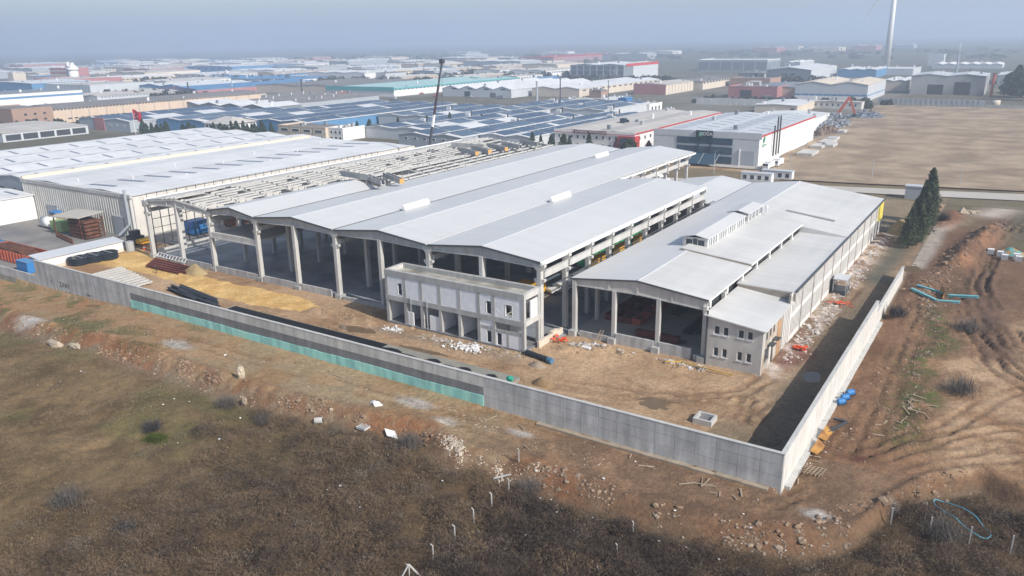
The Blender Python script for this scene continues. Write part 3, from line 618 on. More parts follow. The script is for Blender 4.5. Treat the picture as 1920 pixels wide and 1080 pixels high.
# ridge monitors
def monitor(y0, y1, x0=11.9, x1=16.3):
    mroot = MB().box(x0, x1, y0 + .05, y1 - .05, 10.3, 10.95).build('monitor_curb', white_p, ws)
    e, r_ = 12.55, 13.05; xm = (x0 + x1) / 2
    MB().slab([(x0 - .3, y0 - .3, e), (xm, y0 - .3, r_), (xm, y1 + .3, r_), (x0 - .3, y1 + .3, e)], .12).slab([(xm, y0 - .3, r_), (x1 + .3, y0 - .3, e), (x1 + .3, y1 + .3, e), (xm, y1 + .3, r_)], .12).build('monitor_roof', roof_m, mroot)
    nb = int((y1 - y0) / 5); 
    for sx in (x0, x1):
        for k in range(nb + 1):
            yy = y0 + (y1 - y0) * k / nb; MB().box(sx - .12, sx + .12, max(y0, yy - .35), min(y1, yy + .35), 10.9, e - .08).build('monitor_post', white_p, mroot)
            if k < nb:
                for q in (1, 2, 3): yq = yy + (y1 - y0) / nb * q / 4; MB().box(sx - .07, sx + .07, yq - .14, yq + .14, 10.9, e - .1).build('mullion', white_p, mroot)
        MB().box(sx - .03, sx + .03, y0 + .3, y1 - .3, 10.95, e - .1).build('pane', mat('monitor_glass', (.22, .24, .25), .25, .2), mroot)
    fr = MB().walls(x0, x1, 10.6, 12.5, [(x0 + .5, x0 + 1.7, 11.1, 12.1), (x0 + 1.8, x1 - 1.8, 11.1, 12.3), (x1 - 1.7, x1 - .5, 11.1, 12.1)], y0 - .06, y0 + .06).build('monitor_front', concrete_lt, mroot)
    MB().box(x0 + .4, x1 - .4, y0 + .1, y0 + .14, 11, 12.4).build('pane', glass, mroot)
monitor(29.6, 50.5); monitor(53, 62.5, 12.3, 16.3)
MB().box(17.2, 17.5, 62, 62.3, 11, 12.2).cone((17.35, 62.15, 12.1), (17.35, 62.15, 12.6), .28, .28).build('roof_vent', white_p, ws)
# ribbed white side wall
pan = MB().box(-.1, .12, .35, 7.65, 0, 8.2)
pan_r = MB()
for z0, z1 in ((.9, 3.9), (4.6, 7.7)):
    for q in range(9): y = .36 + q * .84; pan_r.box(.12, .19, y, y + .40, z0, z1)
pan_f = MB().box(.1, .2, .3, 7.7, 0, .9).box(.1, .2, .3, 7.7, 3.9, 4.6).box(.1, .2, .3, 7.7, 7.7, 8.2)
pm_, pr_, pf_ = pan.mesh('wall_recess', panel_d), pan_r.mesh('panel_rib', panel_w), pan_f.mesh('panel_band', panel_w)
pcol = MB().box(-.05, .26, -.3, .3, 0, 8.2).mesh('side_column', mat('stained_column', (.36, .33, .30), .9, .25, .6, streak=.4))
for k in range(11):
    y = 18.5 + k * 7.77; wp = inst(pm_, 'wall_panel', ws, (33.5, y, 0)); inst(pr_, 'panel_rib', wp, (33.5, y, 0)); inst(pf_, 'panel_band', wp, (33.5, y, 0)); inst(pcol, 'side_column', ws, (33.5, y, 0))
inst(pcol, 'side_column', ws, (33.5, 103.9, 0))
MB().box(33.55, 34.02, 98.5, 103.5, 3.8, 8.1).build('yellow_panel', mat('yellow_panel', (.72, .60, .10), .7, .05), ws)
MB().box(34.0, 34.28, 20, 104, 8.18, 8.42).build('eaves_gutter', darktrim, ws)
MB().box(LX, 33.4, 103.8, 104, 0, 8.3).build('rear_wall', wall_ann, ws)
# steel entrance cage
t = thing('steel_porch', 'grey steel porch frame against the ribbed side wall', 'porch', (35.2, 50, 0))
pb = MB()
for x in (34.4, 36.6):
    for y in (48.2, 50, 51.8): pb.beam((x, y, 0), (x, y, 3.0), .14, .14)
pb.build('post', greytrim, t); MB().box(34.3, 36.7, 48, 52, 2.95, 3.15).build('canopy', lt_clad, t); MB().box(34.4, 36.6, 48.1, 51.9, .05, .9).build('dark_base', steel_d, t)
MB().box(34.45, 34.5, 48.2, 51.8, .9, 2.9).build('pane', glass, t)

# annex (two-storey head house)
an = thing('office_annex', 'two-storey grey plastered annex with eight narrow windows at the workshop corner', 'annex', (29.5, 4.8, 0))
AX0, AX1, AY0, AY1 = 25.35, 33.6, 4.8, 20
wins = [(26.5, 27.4, 4.95, 6.33), (27.87, 28.7, 4.95, 6.33), (30.05, 30.93, 5.0, 6.33), (31.35, 32.22, 5.0, 6.33), (26.58, 27.38, 1.57, 3.0), (27.86, 28.66, 1.57, 3.0), (30.07, 30.88, 1.57, 3.0), (31.38, 32.18, 1.57, 3.0)]
MB().walls(AX0, AX1, -1, 6.5, wins, AY0, AY0 + .3).prism([(AX0, 6.5), (AX1, 6.5), (AX1, 6.62), (AX0, 7.62)], 'y', AY0, AY0 + .3).build('front_wall', wall_ann, an)
for a, b_, c, d in wins:
    f = MB().walls(a, b_, c, d, [(a + .1, b_ - .1, c + .1, d - .1)], AY0 + .05, AY0 + .16).box(a - .08, b_ + .08, AY0 - .1, AY0 + .05, c - .1, c).build('window', white_p, an)
    MB().box(a + .1, b_ - .1, AY0 + .12, AY0 + .15, c + .1, d - .1).build('pane', glass, f)
ops = [(6.2, 8.6, 1.2, 3.4), (9.6, 10.8, 0.2, 3.6), (6.4, 7.4, 4.6, 6.0), (8.2, 9.2, 4.6, 6.0), (10.0, 11.0, 4.6, 6.0)]
MB().walls(AY0 + .3, AY1, -1, 6.5, ops, AX1 - .3, AX1, 'x').build('side_wall', mat('old_white_plaster', (.60, .57, .52), .9, .2, .5, streak=.35, c2=(.5, .42, .34)), an)
for y0, y1, z0, z1 in ops: MB().box(AX1 - .2, AX1 - .15, y0, y1, z0, z1).build('pane', glass, an)
for y0 in (7.3, 9.9): MB().box(AX1, AX1 + .9, y0, y0 + 1.6, 3.7, 3.8).build('door_hood', steel_d, an)
MB().box(AX1 + .01, AX1 + .05, 12.6, 14.6, .2, 5.6).build('rusty_sheet', mat('rusty_sheet', (.45, .27, .15), .9, .3, .9), an)
for k in range(5): MB().box(AX1 + .005, AX1 + .2, 15.0 + k * .95, 15.4 + k * .95, .6, 6.2).build('rib', panel_w, an)
MB().slab([(AX0 - .35, AY0 - .4, 7.85), (AX1 + .45, AY0 - .4, 6.78), (AX1 + .45, AY1, 6.78), (AX0 - .35, AY1, 7.85)], .18).build('roof', roof_old, an)
MB().box(AX0 - .02, AX0 + .25, AY0 - .15, AY0 - .02, -.5, 8.4).build('downpipe', darktrim, an)

# ================================================================== TWO-STOREY BLOCK BUILDING IN FRONT OF THE HALL
bb = thing('block_building', 'two-storey concrete frame with white block infill and open ground floor before the hall', 'unfinished building', (-13.5, -5, 0))
CX = [-27.35, -23.36, -19.81, -15.93, -11.97, -8.15, -5.29, 0.1]; BY0, BY1 = -5.1, -.9
cm = MB().box(-.28, .28, -.3, .3, -.3, 8.5).mesh('column', concrete)
for x in CX: inst(cm, 'column', bb, (x, BY0, 0)); inst(cm, 'column', bb, (x, BY1, 0))
for z0, z1 in ((4.2, 5.05), (8.5, 9.5)):
    MB().box(CX[0] - .33, CX[-1] + .33, BY0 - .34, BY0 + .3, z0, z1).build('front_beam', concrete, bb)
    MB().box(CX[0] - .33, CX[-1] + .33, BY1 - .3, BY1 + .34, z0, z1).build('rear_beam', concrete, bb)
    for x in (CX[0], CX[-1]): MB().box(x - .31, x + .31, BY0 + .31, BY1 - .31, z0, z1).build('side_beam', concrete_lt, bb)
MB().box(CX[0], CX[-1], BY0, BY1, 4.3, 4.6).build('floor_slab', concrete, bb)
MB().box(CX[0], CX[-1], BY0, BY1, 8.5, 8.75).build('roof_slab', mat('wet_roof_slab', (.20, .185, .15), .6, .3, .35, c2=(.42, .40, .35)), bb)
MB().box(CX[0] - .3, CX[-1] + .3, BY0 - .36, BY1 + .3, -.5, .3).build('ground_beam', fence_drk, bb)
for i, (a, b_) in enumerate(zip(CX, CX[1:])):
    a += .29; b_ -= .29
    ops = {0: [(-24.85, -23.95, 5.4, 7.45)], 5: [(-6.65, -5.75, 5.3, 7.4)], 6: [(-3.05, -1.85, 5.5, 7.35)]}.get(i, [])
    w_ = MB().walls(a, b_, 5.05, 8.5, ops, BY0 - .22, BY0 + .0).build('block_infill', block_m, bb)
    rows = MB()
    for r_ in range(13):
        z = 5.08 + r_ * .26; off = (r_ % 2) * .3; x = a - off
        while x < b_:
            xa, xb = max(a, x + .012), min(b_, x + .59); x += .6
            if xb - xa < .08 or rnd.random() < .04: continue
            if any(xa < o[1] and xb > o[0] and z + .25 > o[2] and z < o[3] for o in ops): continue
            rows.box(xa, xb, BY0 - .235 - rnd.random() * .012, BY0 - .215, z, z + .245)
    ro = rows.build('block_course', block_m, w_); ro['kind'] = 'stuff'
    for o in ops: MB().walls(o[0] - .05, o[1] + .05, o[2] - .05, o[3] + .05, [o], BY0 - .27, BY0 - .2).build('window_frame', white_p, w_)
    MB().box(a, b_, BY1 - .1, BY1 + .1, 5.05, 8.5).build('rear_infill', block_m, bb)
    if i < 5: MB().box(a - .5, a - .35, BY0 + .3, BY1 - .3, .3, 4.2).build('partition', block_m, bb)
for a, b_, z in ((-23.0, -21.8, 2.6), (-18.3, -16.3, 2.8)): MB().box(a, b_, BY0 - .15, BY0 + .05, .3, z).build('block_infill', block_m, bb)
MB().walls(CX[5] + .29, CX[6] - .29, .3, 4.2, [(-6.7, -5.85, .5, 2.5)], BY0 - .2, BY0).build('block_infill', block_m, bb)
MB().box(CX[5] + .29, CX[6] - .29, BY0 - .24, BY0 - .201, 2.7, 3.2).build('lintel', concrete, bb)
MB().walls(CX[6] + .29, CX[7] - .29, .3, 2.55, [(-4.8, -3.9, .4, 2.4)], BY0 - .2, BY0).build('block_infill', block_m, bb)
MB().box(CX[6] + .29, CX[7] - .29, BY0 - .24, BY0 - .0, 2.55, 3.0).build('lintel', concrete, bb)
MB().box(-2.9, -2.5, BY0 - .23, BY0 - .201, .3, 2.55).build('tie_column', concrete, bb)
MB().box(-14, -3, BY1 - .08, BY1 + .08, .3, 4.2).build('rear_infill', block_m, bb)
MB().box(CX[7] - .1, CX[7] + .1, BY0 + 1.9, BY1 - .3, 5.05, 7.9).build('side_infill', block_m, bb)
for x in (-22.05, -18.6): MB().box(x - .06, x + .06, BY0 - .46, BY0 - .36, .3, 5.6).build('shutter_guide', greytrim, bb)
for x in (-25.2, -21.6, -14, -10): MB().beam((x, BY0 + .4, 3.9), (x + 1.4, BY1 - .4, 3.9), .12, .25).build('ceiling_joist', steel_d, bb)

# ================================================================== PERIMETER WALL
pw = thing('perimeter_wall', 'tall grey concrete wall with panel joints and a teal board base around the yard', 'wall', (0, -23.4, 0))
MB().box(-109, 44.0, -23.36, -23.05, -3, 4.1).box(43.7, 44.0, -23.05, 35, -2, 4.1).box(43.7, 44.0, 35, 65.5, -2, 2.35).build('wall_core', fence_con, pw)
def panel(x0, x1, z0, z1, m, y=-23.4, d=None, name='panel'):
    j = .022; MB().box(x0 + j, x1 - j, y - (d if d is not None else rnd.random() * .012), -23.361, z0 + j, z1 - j).build(name, m, pw)
fv = [mat('fence_concrete_%d' % i, tuple(c * k for c in (.52, .515, .50)), .88, .2, .35, streak=.26, grain=.06) for i, k in enumerate((.96, 1.0, 1.04))]
for i in range(16):
    x0 = 5.3 + i * 2.42; x1 = min(44.03, x0 + 2.42)
    for z0, z1 in ((-.6, 1.4), (1.4, 2.78), (2.78, 4.12)): panel(x0, x1, z0, z1, rnd.choice(fv))
for i in range(38):
    x0 = -74.9 + i * 2.1105; x1 = x0 + 2.1105
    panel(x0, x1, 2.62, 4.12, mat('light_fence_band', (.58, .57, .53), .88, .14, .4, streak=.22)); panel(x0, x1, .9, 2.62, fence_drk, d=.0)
teals = [teal_m] + [mat('teal_board_%d' % i, c, .7, .14, .7, streak=.16) for i, c in enumerate(((.33, .66, .59), (.38, .72, .62), (.30, .62, .57)))]
for i in range(80):
    x0 = -74.9 + i * 1.0025; h_ = 1.25 + .05 * math.sin(i * .35) + (.12 if i > 45 else 0)
    MB().box(x0 + .006, x0 + .997, -23.5 - rnd.random() * .02, -23.41, -.3, h_ + rnd.uniform(-.03, .03)).build('teal_board', rnd.choice(teals), pw)
for i in range(14):
    x0 = -109 + i * 2.436
    for z0, z1 in ((-2.8, -.4), (-.4, 1.9), (1.9, 4.12)): panel(x0, x0 + 2.436, z0, z1, rnd.choice(fv))
MB().box(-109.1, 44.12, -23.44, -22.98, 4.1, 4.2).box(43.62, 44.12, -22.98, 35.1, 4.1, 4.2).box(43.64, 44.1, 35.1, 65.6, 2.35, 2.44).build('coping', concrete_lt, pw)
for i in range(47):
    y0 = -23.0 + i * 1.235; y1 = min(35, y0 + 1.235); MB().box(44.0, 44.03 + rnd.random() * .015, y0 + .015, y1 - .015, -1.2, 4.1).build('side_panel', fence_wht, pw)
for i in range(24): y0 = 35 + i * 1.27; MB().box(44.0, 44.03 + rnd.random() * .012, y0 + .012, y0 + 1.258, -1.2, 2.35).build('side_panel', fence_wht, pw)
for i in range(20): y0 = -22 + i * 3; MB().box(44.05, 44.65, y0 + .02, y0 + 2.98, -1.4, -.35 + rnd.uniform(-.05, .05)).build('footing', concrete_lt, pw)
for i in range(10): x0 = 13.8 + i * 2.9; MB().box(x0 + .02, x0 + 2.88, -24.15, -23.45, -1.2, -.05 + rnd.uniform(-.05, .03)).build('footing', mat('muddy_footing', (.34, .28, .21), .9, .25, .7), pw)
ink = mat('graffiti_ink', (.06, .06, .065), .9)
for body, x, z, s_ in (('ZiNH', -98.2, -.1, 1.5), ('KuR', -97.2, -1.6, 1.1), ('xt', -93.8, -1.3, .9), ('A', -103, .2, .8), ('nTez', -89.5, -.5, .8)):
    text(body, 'graffiti', pw, (x, -23.43, z), s_, ink, ext=.004)
lw = thing('low_retaining_wall', 'low weathered concrete wall continuing left of the tall wall', 'wall', (-125, -23.4, 0))
for i in range(14): x0 = -143.5 + i * 2.45; MB().box(x0, x0 + 2.43, -23.4 - rnd.random() * .03, -23.1, -3, .75).build('panel', rnd.choice(fv), lw)
# slab and membrane behind the wall
tk = thing('drain_slab', 'long low concrete slab with black waterproof membrane behind the wall', 'concrete slab', (-25, -19, 0))
MB().box(-57, 5.2, -22.9, -14.3, -.2, .55).build('slab', mat('damp_slab', (.26, .25, .21), .9, .25, .3), tk)
mem = mat('bitumen', (.012, .012, .014), .5, .3, .8)
MB().box(-56.5, -19.5, -22.8, -14.45, .55, .57).build('membrane', mem, tk)
for x, y, a, b_ in ((-17.5, -16.6, 3.6, 1.2), (-13.5, -17, 4, .9), (-9, -16.4, 1.6, 1), (-6, -17, 3, .8), (-3.2, -16.2, 1.3, .7), (1.5, -16, .9, .5)):
    MB().add([(x + a * math.cos(t) * (1 + .25 * math.sin(5 * t + x)), y + b_ * math.sin(t) * (1 + .2 * math.cos(4 * t)), .575) for t in [i * math.pi / 9 for i in range(18)]], [tuple(range(18))]).build('membrane_patch', mem, tk)

# ================================================================== LEFT NEIGHBOUR WAREHOUSES
rsol = random.Random(3); solar2 = mat('solar_panel_pale', (.075, .115, .17), .35, .15, .15, sp=.6)
def solar_rows(root, x0, x1, y0, y1, z0, z1, rows=1, gap=.6):
    """panels on a slope from (x0,z0) to (x1,z1)"""
    L = y1 - y0; nn = max(1, int(L / 14)); f = lambda x: z0 + (z1 - z0) * (x - x0) / (x1 - x0)
    for r_ in range(rows):
        a = x0 + (x1 - x0) * (r_ + .06) / rows; b_ = x0 + (x1 - x0) * (r_ + .94) / rows
        for i in range(nn):
            ya, yb_ = y0 + L * i / nn + gap, y0 + L * (i + 1) / nn - gap
            if rsol.random() < .07: continue
            if rsol.random() < .15: ya += rsol.uniform(.5, 4)
            MB().slab([(a, ya, f(a) + .22), (b_, ya, f(b_) + .22), (b_, yb_, f(b_) + .22), (a, yb_, f(a) + .22)], .08).build('solar_panel', rsol.choice((solar, solar, solar2)), root)
RECTS = []
def shed(name, label, cat, x0, x1, y0, y1, h, bays=1, rise=1.2, wall=grey_clad, roof=roof_lw, flat=False, front=(), side=(), doors=(), stripe=None, sol=False, skl=0, group=None, parapet=0, wm=glass, splits=0, trim=None):
    t = thing(name, label, cat, ((x0 + x1) / 2, y0, 0), group); W = (x1 - x0) / bays; RECTS.append((x0, x1, y0, y1))
    if y0 > 160 and not sol:
        q = random.Random(int(x0 * 13 + y0)); nv = 3 + q.randrange(4)
        for k in range(nv):
            vx, vy = q.uniform(x0 + 2, x1 - 2), y0 + (y1 - y0) * (k + .5) / nv; vz = h + (.1 if flat else rise * (1 - abs(((vx - x0) % W) / W - .5) * 2)); hh_ = q.uniform(.8, 2.2) * (1 + y0 / 1500); MB().box(vx - .7, vx + .7, vy - .7, vy + .7, vz - .1, vz + hh_).build('roof_vent', q.choice((greytrim, white_p, dgrey_clad)), t)
    prof = [(x0, -.5), (x1, -.5), (x1, h)]
    if not flat:
        for i in range(bays - 1, -1, -1):
            prof.append((x0 + W * (i + .5), h + rise))
            prof.append((x0 + W * i, h))
    else: prof.append((x0, h))
    MB().prism(prof, 'y', y0, y1).build('wall', wall, t)
    if flat:
        MB().box(x0 + .3, x1 - .3, y0 + .3, y1 - .3, h, h + .06).build('roof', roof, t)
        MB().box(x0 - .1, x1 + .1, y0 - .1, y0 + .3, h + .004, h + .7 + parapet).box(x1 - .3, x1 + .1, y0 + .3, y1, h + .004, h + .7 + parapet).box(x0 - .1, x0 + .3, y0 + .3, y1, h + .004, h + .7 + parapet).build('parapet', trim or wall, t)
    else:
        for i in range(bays):
            a, b_ = x0 + W * i, x0 + W * (i + 1); mm = (a + b_) / 2; e = .35
            MB().slab([(a - (e if i == 0 else 0), y0 - e, h + .15), (mm, y0 - e, h + rise + .2), (mm, y1 + e, h + rise + .2), (a - (e if i == 0 else 0), y1 + e, h + .15)], .2).build('roof_slope', roof, t)
            MB().slab([(mm, y0 - e, h + rise + .2), (b_ + (e if i == bays - 1 else 0), y0 - e, h + .15), (b_ + (e if i == bays - 1 else 0), y1 + e, h + .15), (mm, y1 + e, h + rise + .2)], .2).build('roof_slope', roof, t)
            if sol: solar_rows(t, a + .6, mm - .3, y0 + 1, y1 - 1, h + .15, h + rise + .2); solar_rows(t, mm + .3, b_ - .6, y0 + 1, y1 - 1, h + rise + .2, h + .15)
            if skl:
                ns = int((y1 - y0) / skl)
                for k in range(ns):
                    yy = y0 + (k + .5) * skl
                    for xa, xb, za, zb in ((a, mm, h + .15, h + rise + .2), (mm, b_, h + rise + .2, h + .15)):
                        f = lambda q: za + (zb - za) * q
                        MB().slab([(xa + (xb - xa) * .2, yy - .45, f(.2) + .05), (xa + (xb - xa) * .8, yy - .45, f(.8) + .05), (xa + (xb - xa) * .8, yy + .45, f(.8) + .05), (xa + (xb - xa) * .2, yy + .45, f(.2) + .05)], .04).build('skylight', skylt, t)
        if trim: MB().box(x1 + .0, x1 + .38, y0 - .3, y1 + .3, h - .35, h + .18).build('eaves_trim', trim, t)
    if stripe: MB().box(x1 + .01, x1 + .06, y0, y1, h - stripe[0], h - stripe[1]).box(x0, x1 + .06, y0 - .06, y0 - .01, h - stripe[0], h - stripe[1]).build('stripe', stripe[2], t)
    for n_, z0, z1, f0, f1, fill in front:
        stp = (f1 - f0) * (x1 - x0) / n_
        for i in range(n_):
            a = x0 + (x1 - x0) * f0 + stp * i; 
            u0, u1 = a + stp * (1 - fill) / 2, a + stp * (1 + fill) / 2; w_ = MB().box(u0, u1, y0 - .05, y0 + .1, z0, z1).build('window', wm, t)
            if y0 < 230 and y0 > 150: MB().walls(u0 - .12, u1 + .12, z0 - .15, z1 + .12, [(u0, u1, z0, z1)], y0 - .12, y0 - .004).build('frame', white_p, w_)
    for n_, z0, z1, f0, f1, fill in side:
        stp = (f1 - f0) * (y1 - y0) / n_
        for i in range(n_):
            a = y0 + (y1 - y0) * f0 + stp * i; MB().box(x1 - .1, x1 + .05, a + stp * (1 - fill) / 2, a + stp * (1 + fill) / 2, z0, z1).build('window', wm, t)
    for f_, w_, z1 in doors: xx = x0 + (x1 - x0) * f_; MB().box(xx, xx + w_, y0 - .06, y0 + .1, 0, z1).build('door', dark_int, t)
    for k in range(1, splits):
        yy = y0 + (y1 - y0) * k / splits; MB().box(x1, x1 + .12, yy - .15, yy + .15, 0, h - .3).build('pilaster', dgrey_clad, t)
    return t
LW1 = thing('ribbed_warehouse', 'white-roofed warehouse with ribbed concrete front left of the open hall', 'warehouse', (-145, 8.7, 0))
MB().prism([(-177.5, 0), (-124.0, 0), (-124.0, 10.4), (-150.5, 10.8), (-177.5, 10.4)], 'y', 9.1, 118).build('wall', rib_m, LW1)
rbm = MB()
for i in range(48):
    x = -177.3 + i * 1.112
    rbm.prism([(x, 9.1), (x + .25, 8.6), (x + .62, 8.6), (x + .87, 9.1)], 'z', 0, 10.1)
rbm.build('front_rib', rib_m, LW1)['kind'] = 'stuff'
MB().box(-177.7, -123.9, 8.5, 9.1, 10.1, 10.95).build('parapet', concrete_lt, LW1)
def sl(p, nm, m=roof_lw): MB().slab(p, .12).build(nm, m, LW1)
sl([(-177.4, 9.2, 10.75), (-164, 9.2, 11.3), (-164, 116, 11.3), (-177.4, 116, 10.75)], 'roof_slope'); sl([(-164, 9.2, 11.3), (-150.6, 9.2, 10.75), (-150.6, 116, 10.75), (-164, 116, 11.3)], 'roof_slope')
sl([(-150.6, 9.2, 10.75), (-137.3, 9.2, 11.3), (-137.3, 116, 11.3), (-150.6, 116, 10.75)], 'roof_slope'); sl([(-137.3, 9.2, 11.3), (-124, 9.2, 10.75), (-124, 116, 10.75), (-137.3, 116, 11.3)], 'roof_slope')
for k in range(13):
    y = 13 + k * 8; f = lambda x: 10.75 + .55 * (1 - abs(x + 137.3) / 13.3)
    MB().slab([(-150, y, f(-150) + .12), (-138, y, f(-138) + .12), (-138, y + 1.1, f(-138) + .12), (-150, y + 1.1, f(-150) + .12)], .1).build('skylight', skylt, LW1)
for k in range(10): y = 14 + k * 10; MB().cone((-157 + (k % 3) * 10, y, 10.8), (-157 + (k % 3) * 10, y, 11.9), .12, .12, 6).build('roof_vent', white_p, LW1)
MB().box(-178, -177.3, 9.1, 118, 10.3, 11.6).build('side_parapet', cream_m, LW1)
for a, b_, z in ((-165, -160, 4.6), (-147.5, -142.5, 4.8), (-133, -128.6, 4.8)):
    d = MB().box(a, b_, 8.45, 8.7, 0, z).build('roller_door', grey_clad, LW1); MB().box(a - .25, b_ + .25, 8.4, 8.75, z, z + .3).build('door_head', concrete_lt, d)
MB().cone((-125.6, 8.3, 3.4), (-125.6, 8.3, 12.2), .35, .35).cone((-125.6, 8.3, 3.4), (-128, 6.6, .8), .35, .35).build('dust_pipe', grey_clad, LW1)
# its side wall facing the open hall, with fence-like steel scaffolding
MB().box(-124.0, -123.8, 9.1, 118, 0, 10.4).build('side_wall', mat('pale_side_wall', (.66, .62, .56), .85, .08, .3, streak=.12), LW1)
scf = thing('tube_scaffold', 'dark tube scaffold standing along the pale side wall left of the hall', 'scaffold', (-105, 2, 0))
sb = MB()
for k in range(34):
    y = 2 + k * 2.2; sb.beam((-105.2, y, 0), (-105.2, y, 12.8), .15, .15)
for z in (2, 4.1, 6.2, 8.3, 10.4, 12.7): sb.beam((-105.2, 2, z), (-105.2, 75, z), .12, .12)
sb.build('tube_frame', steel_d, scf)['kind'] = 'stuff'
MB().box(-105, -104.2, 2, 118, 0, 1.3).build('base_kerb', concrete_lt, scf)
g2 = thing('parapet_guard', 'row of dark guard posts along the pale parapet left of the open purlins', 'guard rail', (-104.6, 0, 12))
MB().box(-105.0, -104.4, 0, 119, 11.6, 13.1).build('parapet', mat('pale_side_wall', (.6, .6, .6)), g2)
for k in range(31): MB().beam((-104.3, 1 + k * 2.55, 12.6), (-104.3, 1 + k * 2.55, 14.6), .09, .09).build('guard_post', steel_d, g2)
MB().beam((-104.3, 1, 14.55), (-104.3, 77.5, 14.55), .06, .06).build('guard_rail', steel_d, g2)
rs = shed('rear_shed', 'low gabled pale roof joining the rear left side of the workshop behind the hall', 'shed', -16.5, 2.1, 75, 107, 8.7, 1, 1.35, wall=wall_ann, roof=roof_m)
MB().box(-14, -1, 74.9, 74.97, 0, 7.5).build('opening_shade_plate', dark_int, rs)  # dark plate on the solid wall, paints the shade of an open front
LW2 = shed('multi_bay_warehouse', 'broad white multi-ridge warehouse behind the ribbed one, rows of grey skylights', 'warehouse', -262, -178.6, 12, 125, 9.6, 4, .9, wall=grey_clad, roof=roof_lw, skl=11, front=((12, 5.5, 6.6, .02, .98, .4),), parapet=.5)
shed('white_block', 'plain white block with one skylight at the left edge before the ribbed warehouse', 'building', -196, -171.5, -2, 8.3, 6.8, 1, .5, wall=white_p, roof=roof_lw, skl=5)
shed('open_store', 'low open-sided store with pale roof and dark bays at far left', 'store building', -440, -381, 97, 142, 4.6, 1, .6, wall=lt_clad, roof=tan_roof, side=((5, .6, 3.6, .02, .98, .86),), wm=dark_int)  # bays are dark plates with the shade of the open side painted in

# ================================================================== BACKGROUND DISTRICT
# white showroom factory with dark glass front
dg = shed('showroom_factory', 'white factory with dark glass bands, green lettered sign and red-edged roof', 'factory', -62, -21.2, 190, 276, 11.0, 2, .8, wall=white_p, roof=lt_clad, skl=9, trim=red_p)
MB().box(-62.2, -21.0, 189.4, 190.0, 0, 12.3).build('front_facade', lt_clad, dg)
for k in range(21): MB().box(-62.1 + k * 2 + .03, -60.1 + k * 2 - .03, 189.3, 189.4, 10, 12.3).build('facade_panel', lt_clad, dg)
for z0, z1 in ((7.4, 9.8), (3.9, 6.6), (.3, 3.1)):
    MB().box(-52.5, -44.2, 189.2, 189.38, z0, z1).build('window_band', glass_b, dg); MB().box(-43.8, -39.4, 189.2, 189.38, z0, z1).build('window_band', glass_b, dg); MB().box(-38.9, -30.8, 189.2, 189.38, z0, z1).build('window_band', glass_b, dg)
for x in (-44.0, -39.15): MB().box(x - .2, x + .2, 188.9, 189.39, 0, 9.9).build('dark_pilaster', sign_dk, dg)
sg = MB().box(-44.9, -38.4, 188.8, 189.28, 9.9, 12.5).build('sign_board', sign_dk, dg)
text('DOĞA', 'sign_letters', dg, (-41.0, 188.76, 10.7), 1.7, white_s); MB().add([(-43.9, 188.75, 10.1), (-42.3, 188.75, 10.4), (-42.1, 188.75, 12.1), (-43.6, 188.75, 11.4)], [(0, 1, 2, 3)]).build('leaf_logo', green_s, dg)
d = MB().box(-27.6, -22.4, 189.25, 189.4, 0, 5.7).build('roller_door', grey_clad, dg); MB().box(-28.1, -27.7, 188.9, 189.4, 0, 6.2).build('door_post', white_p, d)
MB().add([(-20.78, 194.5, 8.2), (-20.78, 196.2, 8.6), (-20.78, 196.6, 10.6), (-20.78, 195.2, 10.4)], [(0, 1, 2, 3)]).add([(-20.78, 194.2, 6.6), (-20.78, 195.2, 6.8), (-20.78, 195, 8.4), (-20.78, 194.4, 8)], [(0, 1, 2, 3)]).build('leaf_logo', green_s, dg)
text('DOĞA', 'sign_letters', dg, (-20.78, 197, 7.0), 1.1, green_s, rot=(R(90), 0, R(90)))
for y, h_ in ((207, 13.5), (211, 16.5), (214.5, 16.5)): MB().cone((-20.4, y, 2), (-20.4, y, h_), .3, .3, 8).build('flue', steel_d, dg)
cg = thing('glass_canopy', 'curved glazed canopy before the white showroom factory entrance', 'canopy', (-40, 184, 0))
for k in (0, 3, 7):
    pts = [(-45.5 + k * 1.5, 183 + 4 * math.sin(a) - 4, .6 + 3.4 * math.sin(a) if False else .8 + 2.8 * math.sin(a)) for a in [i * math.pi / 8 for i in range(1, 5)]]
    MB().tube([(-45.5 + k * 1.5, 188 - 6 * (1 - math.cos(a)), .8 + 3 * math.sin(math.pi - a) if False else 4.2 - 3.2 * (1 - math.cos(a))) for a in [i * math.pi / 16 for i in range(0, 9)]], .05, 5).build('hoop', white_p, cg)
MB().add([(-45.5 + (i % 2) * 10.5, 188 - 6 * (1 - math.cos(a)), 4.2 - 3.2 * (1 - math.cos(a))) for a in [j * math.pi / 16 for j in range(9)] for i in (0, 1)], [(2 * j, 2 * j + 1, 2 * j + 3, 2 * j + 2) for j in range(8)]).build('pane', glass_b, cg)
